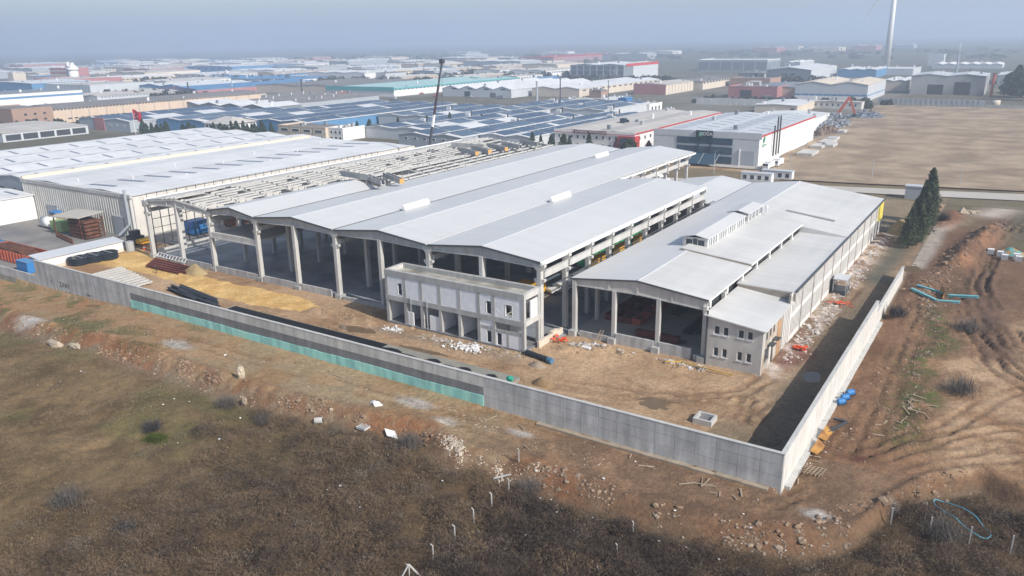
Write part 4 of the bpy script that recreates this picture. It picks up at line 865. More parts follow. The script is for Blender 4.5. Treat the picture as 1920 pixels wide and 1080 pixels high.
# kitchenware factory with the red portal
tx = shed('kitchenware_factory', 'white two-storey factory front with red stripe, maroon sign and red square portal', 'factory', -116.5, -77.8, 206, 315, 7.6, 2, .7, wall=white_p, roof=tan_roof, trim=red_p, front=((10, 4.6, 5.9, .02, .82, .3), (10, 1.2, 2.5, .02, .82, .3)), side=((10, 4.6, 5.9, .02, .55, .25),))
MB().box(-116.7, -77.6, 205.6, 206.0, 6.5, 8.2).build('parapet', white_p, tx); MB().box(-116.75, -77.55, 205.55, 205.6, 6.9, 7.15).build('red_stripe', red_p, tx)
MB().box(-106.6, -90.6, 205.35, 205.54, 6.9, 8.25).build('sign_board', maroon, tx); [text(w_, 'sign_word', tx, (x, 205.3, 7.25), 1.02, white_s) for w_, x in (('ALTINBAŞAK', -102.9), ('MUTFAK', -97.2), ('EŞYALARI', -92.9))]
MB().box(-85.2, -77.2, 205.2, 205.55, 0, 6.6).box(-77.75, -77.2, 205.55, 210, 0, 6.6).build('red_portal', red_p, tx); MB().box(-84.2, -77.9, 205.1, 205.19, 0, 5.9).build('window_band', glass_b, tx)
MB().box(-101, -98.5, 240, 243, 8.4, 10.2).box(-98.3, -97, 241, 242, 8.4, 9.6).build('roof_plant', sign_dk, tx)
# low sheds with solar roofs
G = 'solar roofed sheds behind the hall'
shed('solar_shed', 'grey fronted shed with blue solar roof beside the crane boom', 'shed', -183, -147, 177, 290, 5.6, 2, 1.1, wall=grey_clad, roof=roof_lw, sol=True, front=((6, 3.6, 4.5, .05, .95, .35),), splits=12)
shed('solar_shed', 'wide solar roofed shed right of the crane, ending behind the kitchenware factory', 'shed', -146, -119, 190, 312, 5.6, 2, .9, wall=lt_clad, roof=roof_lw, sol=True, splits=14)
shed('solar_shed', 'long solar roofed shed with pale side wall left of the crane boom', 'shed', -221.5, -184.5, 196, 318, 5.4, 2, .8, wall=lt_clad, roof=roof_lw, sol=True, side=((12, 3.9, 4.6, .02, .98, .6),), splits=10)
shed('solar_shed', 'solar roofed shed seen over the beige office, its rows running far back', 'shed', -262, -222.5, 250, 330, 5.4, 2, .8, wall=lt_clad, roof=roof_lw, sol=True)
shed('solar_shed', 'solar roofed shed furthest back behind the crane boom', 'shed', -224, -150, 322, 388, 5.6, 4, .8, wall=lt_clad, roof=roof_lw, sol=True)
shed('solar_shed', 'broad blue roofed shed with four rows of panels behind the cypress row', 'shed', -344, -264, 196, 330, 5.6, 4, .9, wall=blue_clad, roof=roof_lw, sol=True)
s4 = shed('solar_shed', 'grey solar shed with faded red scaffold at its front, left background', 'shed', -415, -363, 156, 240, 6.0, 2, 1.1, wall=grey_clad, roof=roof_lw, sol=True, splits=6, front=((5, 2.8, 3.8, .3, .95, .2),))
MB().box(-398, -388, 155.6, 155.95, 0, 7.2).build('red_scaffold', pink_w, s4)
shed('solar_shed', 'blue fronted solar shed between the flag and the hip roofed office', 'shed', -361, -318, 172, 250, 6.2, 2, .9, wall=blue_clad, roof=roof_lw, sol=True, doors=((.6, 8, 4),))
hp = thing('hip_roof_office', 'white two-storey office with grey hipped roof beside the cypress row', 'office building', (-298, 168, 0))
MB().box(-310, -290, 166, 184, 0, 6.6).build('wall', white_p, hp)
MB().add([(-311, 165, 6.6), (-289, 165, 6.6), (-289, 185, 6.6), (-311, 185, 6.6), (-303, 175, 9.6), (-297, 175, 9.6)], [(0, 1, 5, 4), (1, 2, 5), (2, 3, 4, 5), (3, 0, 4), (3, 2, 1, 0)]).build('roof', tan_roof, hp)
for z in (1, 4.2):
    for k in range(6): MB().box(-308.5 + k * 3, -307 + k * 3, 165.93, 166.1, z, z + 1.5).build('window', glass, hp)
    for k in range(5): MB().box(-290.1, -289.93, 168 + k * 3, 169.4 + k * 3, z, z + 1.5).build('window', glass, hp)
bo = shed('beige_office', 'beige two-storey office with paired windows over the left roofs', 'office building', -266, -231.5, 178, 196, 5.6, flat=True, wall=cream_m, roof=dk_roof, front=((4, 3.5, 4.7, .02, .98, .62), (8, .7, 1.8, .02, .98, .45)), parapet=.1, trim=beige_m)
for k in range(1, 4): MB().box(-266 + k * 8.6 - .2, -266 + k * 8.6 + .2, 177.85, 178, 0, 5.6).build('pilaster', brick_m, bo)
shed('white_office_wing', 'white office wing with small windows right of the beige office', 'office building', -231.3, -221.6, 180, 195.5, 5.6, flat=True, wall=white_p, roof=dk_roof, front=((3, 3.5, 4.7, .05, .95, .55), (3, .7, 1.8, .05, .95, .55)))
# named mid-distance buildings
shed('beige_factory', 'long beige factory with small high windows and dark roof, far left', 'factory', -500, -461, 165, 330, 9.0, 1, 2, wall=beige_m, roof=dk_roof, side=((70, 8.0, 8.7, .0, 1, .6), (10, 2, 2.9, .05, .3, .6)), splits=14)
shed('brick_block', 'brown brick end block with square windows at the far left edge', 'building', -500, -459.5, 140, 164.5, 10.4, flat=True, wall=brick_m, roof=dk_roof, side=((3, 6.6, 7.8, .2, .9, .3), (3, 3.2, 4.4, .2, .9, .3)))
shed('striped_warehouse', 'white warehouse with dark blue stripe behind the long beige factory', 'warehouse', -690, -639, 190, 284, 11, 1, 1.2, wall=white_p, roof=dgrey_clad, stripe=(4.2, 2.6, blue_clad))
shed('louvre_shed', 'low grey shed with a long row of louvre windows behind the beige factory', 'shed', -680, -628, 290, 430, 5, 3, 1, wall=lt_clad, roof=tan_roof, side=((40, 3.4, 4.5, .02, .98, .6),), wm=dgrey_clad)
sw = shed('ribbed_white_factory', 'white ribbed factory front next to the white silo, left', 'factory', -829, -742, 349, 420, 9, flat=True, wall=lt_clad, roof=tan_roof, front=((16, .5, 8.4, .0, 1, .4),), wm=grey_clad)
shed('blue_box_factory', 'bright blue cladded box with three white marks at the left edge', 'factory', -930, -830, 336, 400, 10.5, 1, 1, wall=blue_clad, roof=roof_lw, front=((3, 1.5, 3.2, .3, .95, .1),), wm=white_s)
shed('brick_pink_factory', 'pinkish banded factory left of the white silo', 'factory', -958, -866, 400, 460, 11, flat=True, wall=pink_w, roof=tan_roof, front=((1, 3, 4.6, 0, 1, 1),), wm=cream_m)
shed('banded_tower_block', 'tall banded pink block directly left of the white silo', 'building', -1049, -1008, 470, 500, 20, flat=True, wall=pink_w, roof=tan_roof, front=((1, 4, 7, 0, 1, 1), (1, 10, 13, 0, 1, 1), (1, 16, 18, 0, 1, 1)), wm=cream_m)
si = thing('white_silo', 'tall white round silo tower with domed head on the left skyline', 'silo', (-958, 452, 0))
MB().cone((-958, 452, 0), (-958, 452, 6), 6.5, 6.5, 20).cone((-958, 452, 6), (-958, 452, 19), 5.6, 5.6, 20).cone((-958, 452, 19), (-958, 452, 22), 6.8, 6.8, 20).cone((-958, 452, 22), (-958, 452, 25), 5.5, 3.6, 20).build('shell', white_p, si, True)
MB().cone((-964, 450, 24), (-964, 450, 29), 2, 2, 12).cone((-958, 452, 24.5), (-958, 452, 28), 2.6, 2, 12).build('head', white_p, si); MB().box(-967, -965.4, 448, 450, 0, 26).build('ladder_frame', grey_clad, si)
shed('cream_tower_block', 'small cream tower block at the far left edge', 'building', -1149, -1135, 463, 480, 13, flat=True, wall=cream_m, roof=tan_roof)
shed('blue_gabled_factory', 'blue factory with two dark gables between white silo and pink sheds', 'factory', -730, -655, 395, 480, 7, 2, 2, wall=blue_clad, roof=roof_lw, front=((1, .5, 5, .02, .3, .9),), wm=white_s)
shed('salmon_factory', 'salmon pink factory wall under a long blue roof edge, left middle distance', 'factory', -660, -600, 370, 520, 7, 1, 1.5, wall=pink_w, roof=blue_clad, splits=10, stripe=(1.4, .3, blue_clad))
shed('dark_gable_shed', 'small dark gabled shed before the salmon pink factory', 'shed', -540, -519, 366, 384, 4.2, 1, 1.2, wall=cream_m, roof=dk_roof)
zz = shed('sawtooth_works', 'low works with many dark grey roof ridges and white vent dots', 'works', -498, -398, 296, 400, 4, 7, .9, wall=grey_clad, roof=dk_roof)
for k in range(14): MB().cone((-492 + (k * 29) % 90, 300 + (k * 37) % 95, 4.5), (-492 + (k * 29) % 90, 300 + (k * 37) % 95, 6.8), .35, .35, 6).build('roof_vent', white_p, zz)
shed('hazy_gable_shed', 'pale shed with four grey gables above the solar roofs, left', 'shed', -470, -376, 262, 295, 5, 4, 2, wall=dgrey_clad, roof=roof_lw)
shed('cream_long_factory', 'cream factory with grey roof behind the sawtooth works', 'factory', -600, -486, 440, 560, 7, 2, 1.6, wall=cream_m, roof=dk_roof, splits=6)
shed('red_roof_house', 'small house with dark red hipped roof by the sawtooth works', 'house', -462, -447, 404, 420, 2.8, 1, 2, wall=cream_m, roof=rusty_roof)
tl = shed('teal_factory', 'factory with teal parapet, mint roof and white side wall, centre background', 'factory', -496, -413, 436, 640, 6.8, 2, 1.0, wall=white_p, roof=mint_clad, side=((36, 5.4, 6.0, .0, 1, .55),))
MB().box(-496.5, -412.6, 435.4, 436, 4.6, 8.2).box(-413, -412.5, 436, 640, 6.1, 7.4).build('teal_fascia', teal_clad, tl)
shed('four_gable_warehouse', 'pale grey warehouse with four front gables and white roof right of the crane', 'warehouse', -376, -304, 458, 600, 6.6, 4, 2.6, wall=lt_clad, roof=roof_lw, front=((4, 6.2, 7.2, .06, 1.0, .3),), doors=((.33, 6, 4.6), (.7, 6, 4)))
shed('white_ridge_factory', 'long white roofed factory with cream side wall behind the steam plumes', 'factory', -300, -254, 484, 650, 6.6, 2, 1.6, wall=cream_m, roof=roof_lw, side=((14, 4.8, 5.8, .02, .98, .5),))
shed('brick_shed', 'small brick shed between steam plume and cream factory', 'shed', -247, -236, 488, 500, 5.2, 1, .8, wall=brick_m, roof=dk_roof)
shed('dark_roof_shed', 'low dark shed with grey roof left of the striped roof shed', 'shed', -234, -214, 416, 436, 3, 1, .8, wall=dgrey_clad, roof=tan_roof)
shed('striped_roof_shed', 'white shed with dark striped roof beside the small blue shed', 'shed', -213, -196, 424, 456, 3.2, 1, .9, wall=lt_clad, roof=roof_lw, skl=7)
shed('blue_small_shed', 'small bright blue shed right of the steam plume', 'shed', -193, -186, 430, 440, 4.4, 1, .7, wall=blue_m, roof=blue_clad)
shed('white_cube_house', 'white flat block with two doors behind the kitchenware roof', 'building', -171, -148, 383, 404, 4.3, flat=True, wall=white_p, roof=roof_lw, side=((3, .6, 3, .1, .9, .4),))
shed('red_front_factory', 'cream walled factory with maroon front behind the blue shed', 'factory', -228, -199, 534, 598, 8, 1, 1.4, wall=cream_m, roof=tan_roof, splits=9)
MB().box(-228.2, -198.9, 533.6, 533.97, 0, 8.6).build('maroon_front', pink_w, bpy.data.objects['red_front_factory'])
shed('cream_side_factory', 'cream factory with dark high windows along the dirt lane', 'factory', -226, -193, 606, 680, 7, 1, 1.2, wall=cream_m, roof=dk_roof, side=((9, 5.4, 6.6, .0, 1, .6),))
fr_ = shed('framed_factory', 'tall unfinished factory with dark open frame front and red roof edge', 'factory', -385, -319, 707, 800, 18, 2, 1.2, wall=dgrey_clad, roof=roof_lw, side=((8, 3, 8, .25, .95, .12),))
for k in range(9): MB().box(-385 + k * 8.25 - .4, -385 + k * 8.25 + .4, 705.6, 706.4, 0, 18).build('frame_column', grey_clad, fr_)
for z in (6, 12, 17.3): MB().box(-385, -319, 705.7, 706.3, z, z + 1).build('frame_beam', grey_clad, fr_)
MB().box(-319, -318.6, 730, 800, 0, 17.9).build('side_cladding', lt_clad, fr_); MB().box(-319.2, -318.3, 712, 801, 16.4, 19.2).build('red_edge', red_p, fr_)
shed('red_long_factory', 'long faded red factory on the far horizon, centre right', 'factory', -860, -775, 1340, 1680, 11, 1, 1, wall=pink_w, roof=red_p, side=((24, .5, 8, .02, .98, .45),), wm=dgrey_clad)
shed('navy_long_factory', 'dark low factory joined left of the red long factory', 'factory', -1010, -870, 1330, 1400, 10, flat=True, wall=dgrey_clad, roof=roof_lw)
shed('cream_horizon_factory', 'cream block with chimneys before the red long factory', 'factory', -770, -660, 1120, 1180, 9, flat=True, wall=cream_m, roof=tan_roof)
gs = shed('grey_clad_warehouse', 'pale grey warehouse with blue window band and cream roof behind the field', 'warehouse', -89, -39, 514, 592, 11.5, 2, 2, wall=lt_clad, roof=cream_m, front=((10, 3.6, 4.8, .0, 1, .92),), side=((8, 3.6, 4.4, 0, 1, .95),), wm=blue_clad)
MB().box(-89.1, -38.9, 513.8, 513.95, 0, 3.4).build('white_base', white_p, gs)
sm = shed('sooty_workshop', 'soot-stained double gabled workshop with dark doorway behind the compound wall', 'workshop', -23, 28, 606, 660, 14, 2, 1.4, wall=soot_m, roof=lt_clad, doors=((.6, 11, 9.5), (.24, 11, 7.5)))
shed('windowed_warehouse', 'grey fronted warehouse with small square side windows, right background', 'warehouse', -181, -136, 766, 890, 11.5, 1, 2.6, wall=dgrey_clad, roof=roof_lw, side=((9, 6.5, 8, .05, .95, .35),), front=((2, 6.5, 7.8, .3, .7, .6),))
MB().box(-136, -135.7, 766, 890, 0, 11.3).build('side_cladding', lt_clad, bpy.data.objects['windowed_warehouse'])
shed('glass_hall', 'grey paned tall hall with white roof edge on the right horizon', 'hall', -345, -248, 1006, 1070, 14.5, flat=True, wall=grey_clad, roof=white_p, trim=white_p, front=((6, 1, 12, 0, 1, .9),), side=((3, 1, 12, 0, 1, .9),), wm=dgrey_clad)
shed('pink_block', 'dusky pink block with grey roller door behind the long grey wall', 'building', -142, -104, 522, 556, 8.2, flat=True, wall=pink_w, roof=dk_roof, doors=((.25, 9, 6),))
shed('peach_shed', 'peach walled shed with dark roof left of the grey clad warehouse', 'shed', -130, -92, 536, 600, 7.5, 1, 1, wall=beige_m, roof=dgrey_clad, side=((4, 3, 4.4, .2, .8, .3),))
shed('dark_flat_block', 'dark flat block with small white sign before the windowed warehouse', 'building', -188, -150, 668, 706, 7, flat=True, wall=brick_m, roof=dk_roof, front=((1, 4, 5.6, .5, .8, 1),), wm=white_s)
shed('navy_hall', 'dark blue hall with white roof right of the windowed warehouse', 'hall', -128, -88, 857, 930, 8.5, 3, 1, wall=blue_clad, roof=roof_lw)
shed('white_flat_factory', 'white flat factory at the foot of the turbine tower', 'factory', -104, -60, 926, 1000, 6.5, flat=True, wall=lt_clad, roof=roof_lw)
shed('white_small_factory', 'small cream factory beside grey clad warehouse, with open yard', 'factory', -50, -30, 640, 700, 8, 2, 1, wall=cream_m, roof=roof_lw)
shed('low_grey_store', 'low grey store with small windows behind the scrap heap', 'store building', -68, -31, 449, 458, 4.4, 1, .3, wall=rib_m, roof=tan_roof, front=((9, 1.8, 3.2, .1, .95, .3),))
shed('white_wedge_shed', 'white low wedge shed with dark door behind the showroom factory', 'shed', -86, -60, 404, 450, 4.8, 1, .6, wall=cream_m, roof=roof_lw, doors=((.85, 2.4, 3.2),))
shed('narrow_white_factory', 'white factory roof strip beyond the showroom factory', 'factory', -62, -30, 300, 350, 6, 1, .8, wall=white_p, roof=roof_lw)
wl = thing('grey_boundary_wall', 'long grey boundary wall with low cypresses behind the kitchenware factory', 'wall', (-100, 452, 0))
for k in range(14): MB().box(-142 + k * 5.4, -136.7 + k * 5.4, 452, 452.6, 0, 4.6).build('panel', rib_m, wl)
cwall = thing('compound_wall', 'grey panelled compound wall with posts along the far field edge', 'wall', (0, 491, 0))
for k in range(21): MB().box(-28 + k * 3, -25.1 + k * 3, 490.2, 490.6, 1.6, 4.6).build('panel', grey_clad, cwall); MB().box(-28 + k * 3, -25.02 + k * 3, 490, 490.7, 0, 1.6).build('base_panel', concrete, cwall); MB().box(-28.15 + k * 3, -27.9 + k * 3, 489.9, 490.2, 0, 4.8).build('post', greytrim, cwall)
lowall = thing('field_edge_wall', 'low concrete wall continuing right of the compound wall', 'wall', (60, 491, 0))
for k in range(9): MB().box(35.5 + k * 5, 40.3 + k * 5, 490.2, 490.6, 0, 1.7).build('panel', concrete, lowall)
shed('hazy_block', 'hazy white tower block on the right skyline beside the telecom mast', 'building', -76, -56, 1214, 1236, 13, flat=True, wall=lt_clad, roof=roof_lw, parapet=3)
shed('far_white_works', 'row of white roofs behind the sooty workshop', 'works', -62, 20, 1130, 1200, 5, 6, 1.6, wall=lt_clad, roof=white_p)
shed('far_grey_works', 'grey low works right of the sooty workshop under the dark trees', 'works', 30, 90, 760, 830, 8, 2, 1.4, wall=grey_clad, roof=roof_lw)
for lab, a in (('blue fasciaed long factory behind the teal factory', (-890, -668, 545, 620, 6, 3, 1, white_p, blue_clad)), ('large dark blue-grey block in the left haze', (-1206, -1085, 790, 880, 11, 1, 1, blue_clad, roof_lw)),
               ('wide grey far factory left of the white pagoda roof', (-1014, -905, 815, 880, 10, 1, 1, grey_clad, tan_roof)), ('white building with low pagoda roof, centre left haze', (-1021, -979, 928, 970, 5, 1, 3.5, white_p, white_p)),
               ('grey three-storey office block with window rows behind the teal factory', (-651, -623, 660, 700, 9, 1, .5, lt_clad, dk_roof)), ('grey block factory right of the three-storey office', (-620, -585, 710, 760, 10, 1, .6, grey_clad, roof_lw)),
               ('cream long row behind the blue fasciaed factory', (-1057, -955, 640, 800, 5, 2, 1, cream_m, roof_lw)), ('cream and white row on the horizon left of the crane tip', (-1048, -930, 1140, 1200, 8, 2, 1, cream_m, white_p)),
               ('dark blue roofed shed just left of the crane tip', (-811, -700, 915, 960, 5, 3, 1.6, dgrey_clad, blue_clad)), ('small cream block right of the crane boom', (-600, -583, 744, 775, 6, 1, .6, cream_m, roof_lw)),
               ('small white block with window rows right of the crane tip', (-690, -668, 893, 915, 7, 1, .6, white_p, white_p)), ('pale block with chimney at far left haze', (-1262, -1223, 531, 570, 6, 1, .8, cream_m, tan_roof)),
               ('dark low factory before the glass hall', (-219, -186, 790, 840, 6.4, 1, .8, dgrey_clad, dk_roof)), ('white gabled hall left of the windowed warehouse roof', (-253, -231, 1114, 1200, 8, 2, 1.4, lt_clad, white_p))):
    x0, x1, y0, y1, h_, nb_, ri, wm_, rm_ = a
    shed('far_factory', lab, 'factory', x0, x1, y0, y1, h_, nb_, ri, wall=wm_, roof=rm_, front=((6, h_ * .55, h_ * .75, .04, .96, .4),), group='factories in the hazy middle distance')
far_cols = [(cream_m, tan_roof, 'pale cream'), (white_p, roof_lw, 'whitish'), (grey_clad, roof_lw, 'bluish grey'), (pink_w, tan_roof, 'faded pinkish')]
rf = random.Random(5); FS = []
for x, y in [(-1500, 620), (-1420, 760), (-1600, 880), (-1340, 900), (-1250, 1000), (-1480, 1050), (-1700, 700), (-1150, 1120), (-1300, 1250), (-1080, 1010), (-980, 1290), (-1120, 1400), (-860, 1180), (-1400, 1420), (-1580, 1280), (-1800, 1000), (-1240, 690), (-1130, 600), (-1340, 560), (-760, 1010), (-820, 780), (-740, 640), (-560, 880), (-1000, 720), (-1900, 820), (-2000, 1200), (-1700, 1500), (-1250, 1600), (-1000, 1700), (-1850, 1400), (-900, 2050), (-640, 2250), (-520, 2300), (-700, 2600), (-420, 2500), (-1200, 2000), (-1500, 1900), (-350, 2700), (-780, 1560), (-1460, 500), (-2100, 900), (-1650, 560)]:
    FS.append((x, y)); wm_, rm_, cn = far_cols[rf.randrange(4)]; w_ = rf.uniform(50, 120); d_ = rf.uniform(40, 110); h_ = rf.uniform(7, 13)
    shed('far_factory', cn + ' factory block fading in the farthest hazy rows', 'factory', x, x + w_, y, y + d_, h_, rf.randint(1, 3), 1.2, wall=wm_, roof=rm_, group=cn + ' blocks in the farthest haze')

for cn, (wm_, rm_) in {'peach walled': (beige_m, tan_roof), 'cream walled': (cream_m, roof_lw), 'white walled': (white_p, tan_roof), 'blue roofed': (lt_clad, blue_clad), 'grey roofed': (cream_m, dk_roof)}.items():
    got = 0; tries = 0
    while got < 17 and tries < 900:
        tries += 1; y = rf.uniform(430, 1350); x = rf.uniform(-1.55 * y - 380, -.62 * y - 20); w_ = rf.uniform(26, 60); d_ = rf.uniform(50, 130); h_ = rf.uniform(5, 9)
        if any(x < r_[1] + 8 and x + w_ > r_[0] - 8 and y < r_[3] + 8 and y + d_ > r_[2] - 8 for r_ in RECTS): continue
        got += 1; shed('distant_shed', cn + ' long shed packed among the hazy factories', 'shed', x, x + w_, y, y + d_, h_, rf.randint(1, 3), rf.uniform(.8, 1.8), wall=wm_, roof=rm_, side=((int(d_ / 6), h_ * .62, h_ * .8, .03, .97, .55),), group=cn + ' sheds among the hazy factories')
# wind turbine tower, masts, chimneys
tb = thing('wind_turbine', 'tall white wind turbine tower rising out of the frame, one blade tip showing', 'wind turbine', (-130, 1208, 0))
MB().cone((-130, 1208, 0), (-130, 1208, 120), 4.6, 2.8, 24).build('tower', white_p, tb, True); MB().box(-133, -127, 1202, 1216, 119.5, 124.5).build('nacelle', white_p, tb)
hub = Vector((-130, 1201, 121.8))
for tip in ((-167.5, 1203, 67.5), (-158, 1203, 182), (-65, 1203, 116)):
    MB().cone(hub, tip, 1.5, .35, 8).build('blade', white_p, tb)
MB().blob(tuple(hub), (3, 3, 3), jit=0).build('hub', white_p, tb)
tm = thing('telecom_mast', 'slim grey telecom mast standing behind the sooty workshop', 'mast', (-21, 990, 0))
MB().cone((-21, 990, 0), (-21, 990, 26), 1.3, .8, 10).build('pole', grey_clad, tm); MB().cone((-21, 990, 24), (-21, 990, 34), .5, .4, 8).box(-22, -20, 989, 991, 28, 31).build('antenna', white_p, tm)
def mast(x, y, h, r, label, m=steel_d, name='chimney', cat='chimney'):
    t = thing(name, label, cat, (x, y, 0)); MB().cone((x, y, 0), (x, y, h), r, r * .8, 8).build('shaft', m, t); MB().cone((x, y, h), (x, y, h + .6), r * 1.2, r * 1.2, 8).build('cap', m, t)
mast(-202, 361, 21, .45, 'tall thin dark mast above the kitchenware factory roof', name='mast', cat='mast'); mast(-196, 420, 17, .3, 'thin mast right of the tall dark one', name='mast', cat='mast')
mast(-262, 430, 15, .9, 'grey steel chimney with dark top between steam plumes', grey_clad); mast(-512, 420, 14, .8, 'dark chimney before the cream long factory'); mast(-600, 362, 13, .8, 'dark chimney at the left end of the salmon factory')
for k, (x, y) in enumerate([(-160, 240), (-176, 255), (-140, 262), (-132, 300), (-168, 300), (-205, 262), (-208, 226), (-240, 290), (-128, 285), (-150, 330), (-178, 345), (-200, 352), (-214, 372)]):
    t = thing('roof_fan_unit', 'small white ventilation box on the blue solar roofs', 'ventilation unit', (x, y, 6), 'ventilation boxes on the solar roofs')
    MB().box(x - 1.5, x + 1.5, y - 1, y + 1, 5.8, 7.6).build('housing', white_p, t); MB().cone((x + 2.2, y, 5.8), (x + 2.2, y, 8.8), .35, .35, 6).build('stack', steel_d, t)
# mobile crane boom behind the hall
cr = thing('mobile_crane', 'dark telescopic crane boom rising behind the hall roof', 'crane', (-104, 100, 0))
p0, p1 = Vector((-104.6, 99.5, 2.5)), Vector((-103.7, 110.3, 39.9)); dd = p1 - p0
for a, b_, wd, m_ in ((0, .45, .62, steel_d), (.45, .55, .56, white_p), (.55, .80, .5, mat('maroon_boom', (.06, .035, .04), .5)), (.80, 1, .4, steel_d)):
    MB().beam(p0 + dd * a, p0 + dd * b_, wd, wd * 1.2).build('boom_section', m_, cr)
MB().box(-104.4, -103.0, 109.6, 110.9, 39.2, 40.6).build('boom_head', steel_d, cr); MB().beam(p1, (-103.7, 109, 20), .06, .06).build('hoist_rope', steel_d, cr)
MB().box(-106.2, -103.4, 95, 107, 1.0, 2.4).build('carrier', yellow_m, cr); MB().box(-106, -103.6, 104, 107, 2.4, 3.9).build('cab', white_p, cr)
for yy in (96.5, 98.5, 103, 105.5):
    for x in (-106.1, -103.5): MB().cone((x - .2, yy, .65), (x + .2, yy, .65), .65, .65, 12).build('wheel', tyre_m, cr)
# flag
fg = thing('flag', 'red flag with white crescent and star on a pole by the grey solar shed', 'flag', (-352, 152, 0))
MB().cone((-352, 152, 0), (-352, 152, 14), .15, .12, 6).build('pole', white_p, fg)
fl_ = [(-351.8 + i * 1.5, 152 + .5 * math.sin(i * 1.3), 13.6 - j * 5.2 - i * .35) for i in range(6) for j in (0, 1)]
MB().add(fl_, [(2 * i, 2 * i + 2, 2 * i + 3, 2 * i + 1) for i in range(5)]).add([(a, b_ + .08, c) for a, b_, c in fl_], [(2 * i + 1, 2 * i + 3, 2 * i + 2, 2 * i) for i in range(5)]).build('cloth', mat('flag_red', (.62, .02, .03), .8), fg)
cre = []; 
for i in range(13): a = R(40) + i * R(280) / 12; cre.append((-348.9 + 1.25 * math.cos(a), 151.35, 10.2 + 1.25 * math.sin(a)))
for i in range(13): a = R(320) - i * R(280) / 12; cre.append((-348.6 + 1.0 * math.cos(a) * 1, 151.35, 10.2 + 1.0 * math.sin(a) * 1))
MB().add(cre, [(i, i + 1, 24 - i, 25 - i) for i in range(12)]).build('crescent', white_s, fg)
MB().add([(-346.6 + (.62 if i % 2 == 0 else .26) * math.cos(R(180) + i * R(36)), 151.3, 9.9 + (.62 if i % 2 == 0 else .26) * math.sin(R(180) + i * R(36))) for i in range(10)], [tuple(range(10))]).build('star', white_s, fg)

# ================================================================== SITE THINGS
def place(name, label, cat, mb, m, part, group=None, loc=None):
    t = thing(name, label, cat, loc or mb.v[0], group); return t, mb.build(part, m, t)
# coils of black pipe
for x, y, lab in ((-112.9, -12.3, 'nearest coil of black pipe beside the long white shed'), (-112.2, -9.3, 'middle coil of black pipe beside the long white shed'), (-111.4, -6.3, 'furthest coil of black pipe beside the long white shed')):
    t = thing('pipe_coil', lab, 'pipe coil', (x, y, 0), 'coils of black pipe')
    for k in range(6):
        R0 = 1.85 + .12 * (k % 2); vs = []; fs = []
        for i in range(20):
            for j in range(6):
                a, b_ = 2 * math.pi * i / 20, 2 * math.pi * j / 6; rr = R0 + .3 * math.cos(b_); vs.append((x + rr * math.cos(a), y + rr * math.sin(a), .22 + k * .27 + .17 * math.sin(b_)))
        for i in range(20):
            for j in range(6): fs.append((i * 6 + j, ((i + 1) % 20) * 6 + j, ((i + 1) % 20) * 6 + (j + 1) % 6, i * 6 + (j + 1) % 6))
        MB().add(vs, fs).build('pipe_ring', steel_b, t)
    MB().box(x - 2.0, x + 2.0, y - .05, y + .05, 1.6, 1.82).build('strap', greytrim, t)
shw = thing('white_long_shed', 'long low white shed with grey roof beside the pipe coils', 'shed', (-116, -10, 0))
MB().prism([(-118.2, 0), (-114.6, 0), (-114.6, 2.4), (-118.2, 2.9)], 'y', -19.6, -.6).build('wall', white_p, shw); MB().slab([(-118.5, -19.9, 3.1), (-114.3, -19.9, 2.55), (-114.3, -.3, 2.55), (-118.5, -.3, 3.1)], .12).build('roof', lt_clad, shw)
MB().box(-114.58, -114.45, -19.6, -.6, -.1, .7).build('base_band', cream_m, shw)
bp_ = thing('barrel_stack', 'grey ribbed barrel stack at the end of the long white shed', 'barrel', (-114, .8, 0)); MB().cone((-114, .8, 0), (-114, .8, 2.2), 1, 1, 12).build('drum', greytrim, bp_)
cn_ = thing('traffic_cone', 'orange and white drum cone near the yellow bucket', 'traffic cone', (-111.5, 2.8, 0)); MB().cone((-111.5, 2.8, 0), (-111.5, 2.8, .5), .35, .3).build('base', orange_net, cn_); MB().cone((-111.5, 2.8, .5), (-111.5, 2.8, .8), .3, .27).build('band', white_s, cn_); MB().cone((-111.5, 2.8, .8), (-111.5, 2.8, 1.2), .27, .2).build('top', orange_net, cn_)
ex = thing('loader', 'dark loader with bright yellow bucket by the ribbed warehouse corner', 'loader', (-116, 4.5, 0))
MB().box(-120, -116.4, 3.6, 6.2, .7, 2.3).build('body', steel_d, ex); MB().box(-119, -117.4, 3.9, 5.9, 2.3, 3.6).build('cab', steel_d, ex)
MB().prism([(-115.6, .9), (-113.4, 1.0), (-113.2, 1.7), (-114.3, 2.1), (-115.4, 1.9)], 'y', 3.2, 6.0).build('bucket', yellow_m, ex)
for x in (-119.4, -117):
    for y in (3.4, 6.0): MB().cone((x, y, .7), (x, y + .5, .7), .7, .7, 12).build('wheel', tyre_m, ex)
